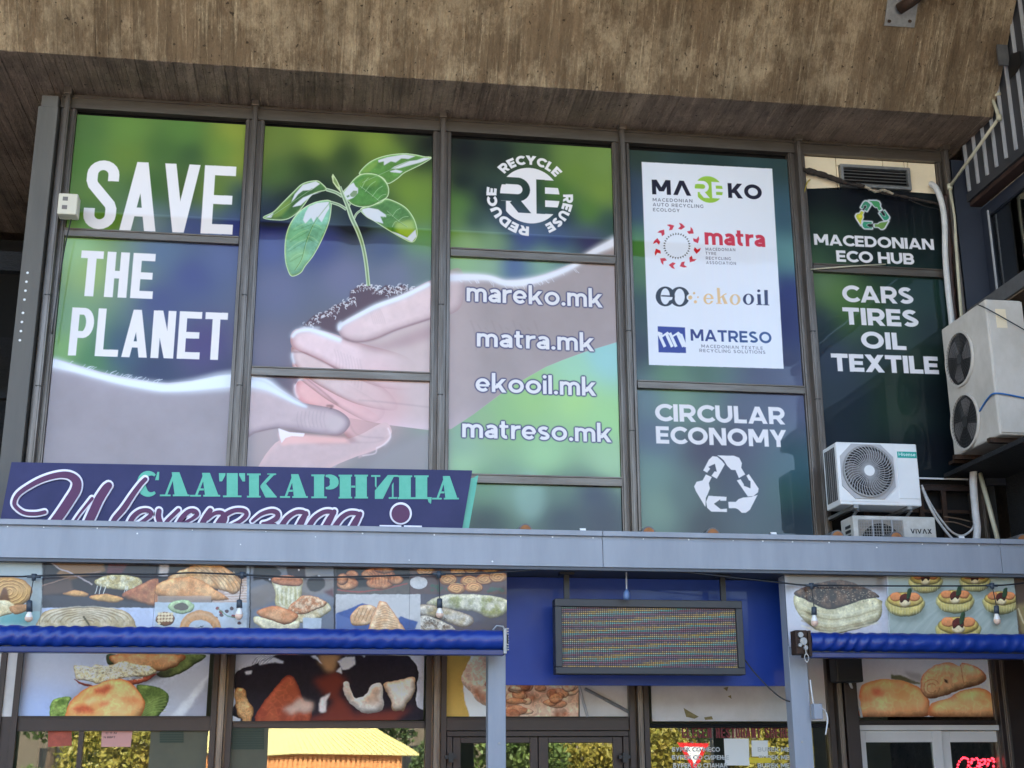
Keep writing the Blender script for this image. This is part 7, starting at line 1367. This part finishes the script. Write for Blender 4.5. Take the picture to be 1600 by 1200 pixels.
for i, (x_, y_, h_) in enumerate(((-9,-36,8),(0.5,-38,7.5),(7.5,-35,8.5),(14,-37,8),(22,-35,8))):
    R0 = empty('tree', (x_, y_, 0), ['tall green tree mirrored at the far left of the shopfront', 'tree mirrored behind the yellow kiosk roof', 'tree mirrored in the brown double door', 'tree mirrored behind the menu lettering', 'tree mirrored in the white sliding door'][i], 'tree')
    r2 = random.Random(50+i); bl = [(r2.gauss(0,1.1), r2.gauss(0,1.1), h_*r2.uniform(.35,.9), r2.uniform(.7,1.3)) for _ in range(15)]
    o = bpy.data.objects.new('crown', crown_mesh('crown', bl, 7000, .13, M_LEAF[(i+1) % 3], 80+i)); COL.objects.link(o); o.parent = R0
    mb = MB(); mb.tube([(0,0,0),(.05,0,h_*.3),(0,.1,h_*.6)], [.2,.15,.07], 8)
    for q_ in range(5): a0 = q_*1.3; mb.tube([(0.04,0,h_*.3+q_*.2),(math.cos(a0)*1.2,math.sin(a0)*1.2,h_*.6)], [.07,.02], 5)
    o = mb.build('trunk', M_BARK, None); o.parent = R0
KS = empty('kiosk', (.6, -26, 0), 'kiosk with bright yellow ribbed roof, mirrored in the second shop window', 'kiosk')
M_YR = mat('yellow_roof_sheet', (206,196,134), .5, noise=.05); M_OR = mat('orange_ribbed_wall', (232,160,100), .6, noise=.1)
mb = MB(); n_ = 44
for i in range(n_): x0 = -3.2+5.4*i/n_; mb.box(x0, x0+5.4/n_*.55, -24.62, -24.6, 0, 1.93); mb.box(x0+5.4/n_*.55, x0+5.4/n_, -24.66, -24.64, 0, 1.93)
mb.box(-3.2,2.2,-27.5,-24.7,0,1.9); mb.build('wall', M_OR, KS)
mb = MB(); e0, e1 = -3.6, 2.65; rp0, rp1 = (-2.6,-26.2,3.3), (.5,-26.2,3.3); A1, A2, A3, A4 = (e0,-24.48,2.02),(e1,-24.48,1.9),(e1,-28,1.9),(e0,-28,2.02)
for q_ in ((A1,A2,rp1,rp0),(A2,A3,rp1),(A3,A4,rp0,rp1),(A4,A1,rp0)): mb.prism(q_, (0,0,-.02))
mb.build('roof', M_YR, KS)
mb = MB()
for i in range(40): t = i/39; x0 = e0+(e1-e0)*t; mb.tube([(x0,-24.47,2.03-.12*t),( -2.6+3.1*t,-26.2,3.31)], .012, 4)
mb.build('roof_rib', M_YR, KS, kind='stuff')
YS_ = empty('yield_sign', (9.9, -26, 0), 'red and white triangular give-way sign mirrored in the menu window', 'sign')
c = at(1083,1176,26); cx_, cz_ = c[0], c[2]; YS_.location = (cx_, -26, 0); r0 = .48
mb = MB(); mb.prism([(cx_-r0,-25.97,cz_+r0*.55),(cx_+r0,-25.97,cz_+r0*.55),(cx_,-25.97,cz_-r0*1.15)], (0,-.01,0)); mb.build('red_plate', mat('sign_red', (206,30,36), .5), YS_)
mb = MB(); k_ = .6; mb.prism([(cx_-r0*k_,-25.955,cz_+r0*.34),(cx_+r0*k_,-25.955,cz_+r0*.34),(cx_,-25.955,cz_-r0*.68)], (0,-.01,0)); mb.build('white_plate', M_WHITE, YS_)
mb = MB(); mb.tube([(cx_,-26.02,0),(cx_,-26.02,cz_+.3)], .03, 8); mb.build('pole', M_STEEL, YS_)
OP = empty('apartment_block', (5, -70, 0), 'long pale low block far across the square, seen only in reflections', 'building')
mb = MB(); mb.box(-45,60,-82,-70,0,9.5); mb.build('wall', mat('pale_plaster', (96,86,72), .8, noise=.08, nscale=1), OP)
mb = MB(); mb.box(-45.5,60.5,-82.5,-69.5,9.5,9.9); mb.build('roof', M_SOFFIT, OP)
for i in range(34):
    for z in (1.2, 4.2, 7.0): mb = MB(); x0 = -43+i*3.0; mb.box(x0,x0+1.3,-69.99,-69.9,z,z+1.5); mb.build('window', M_BLK, OP)
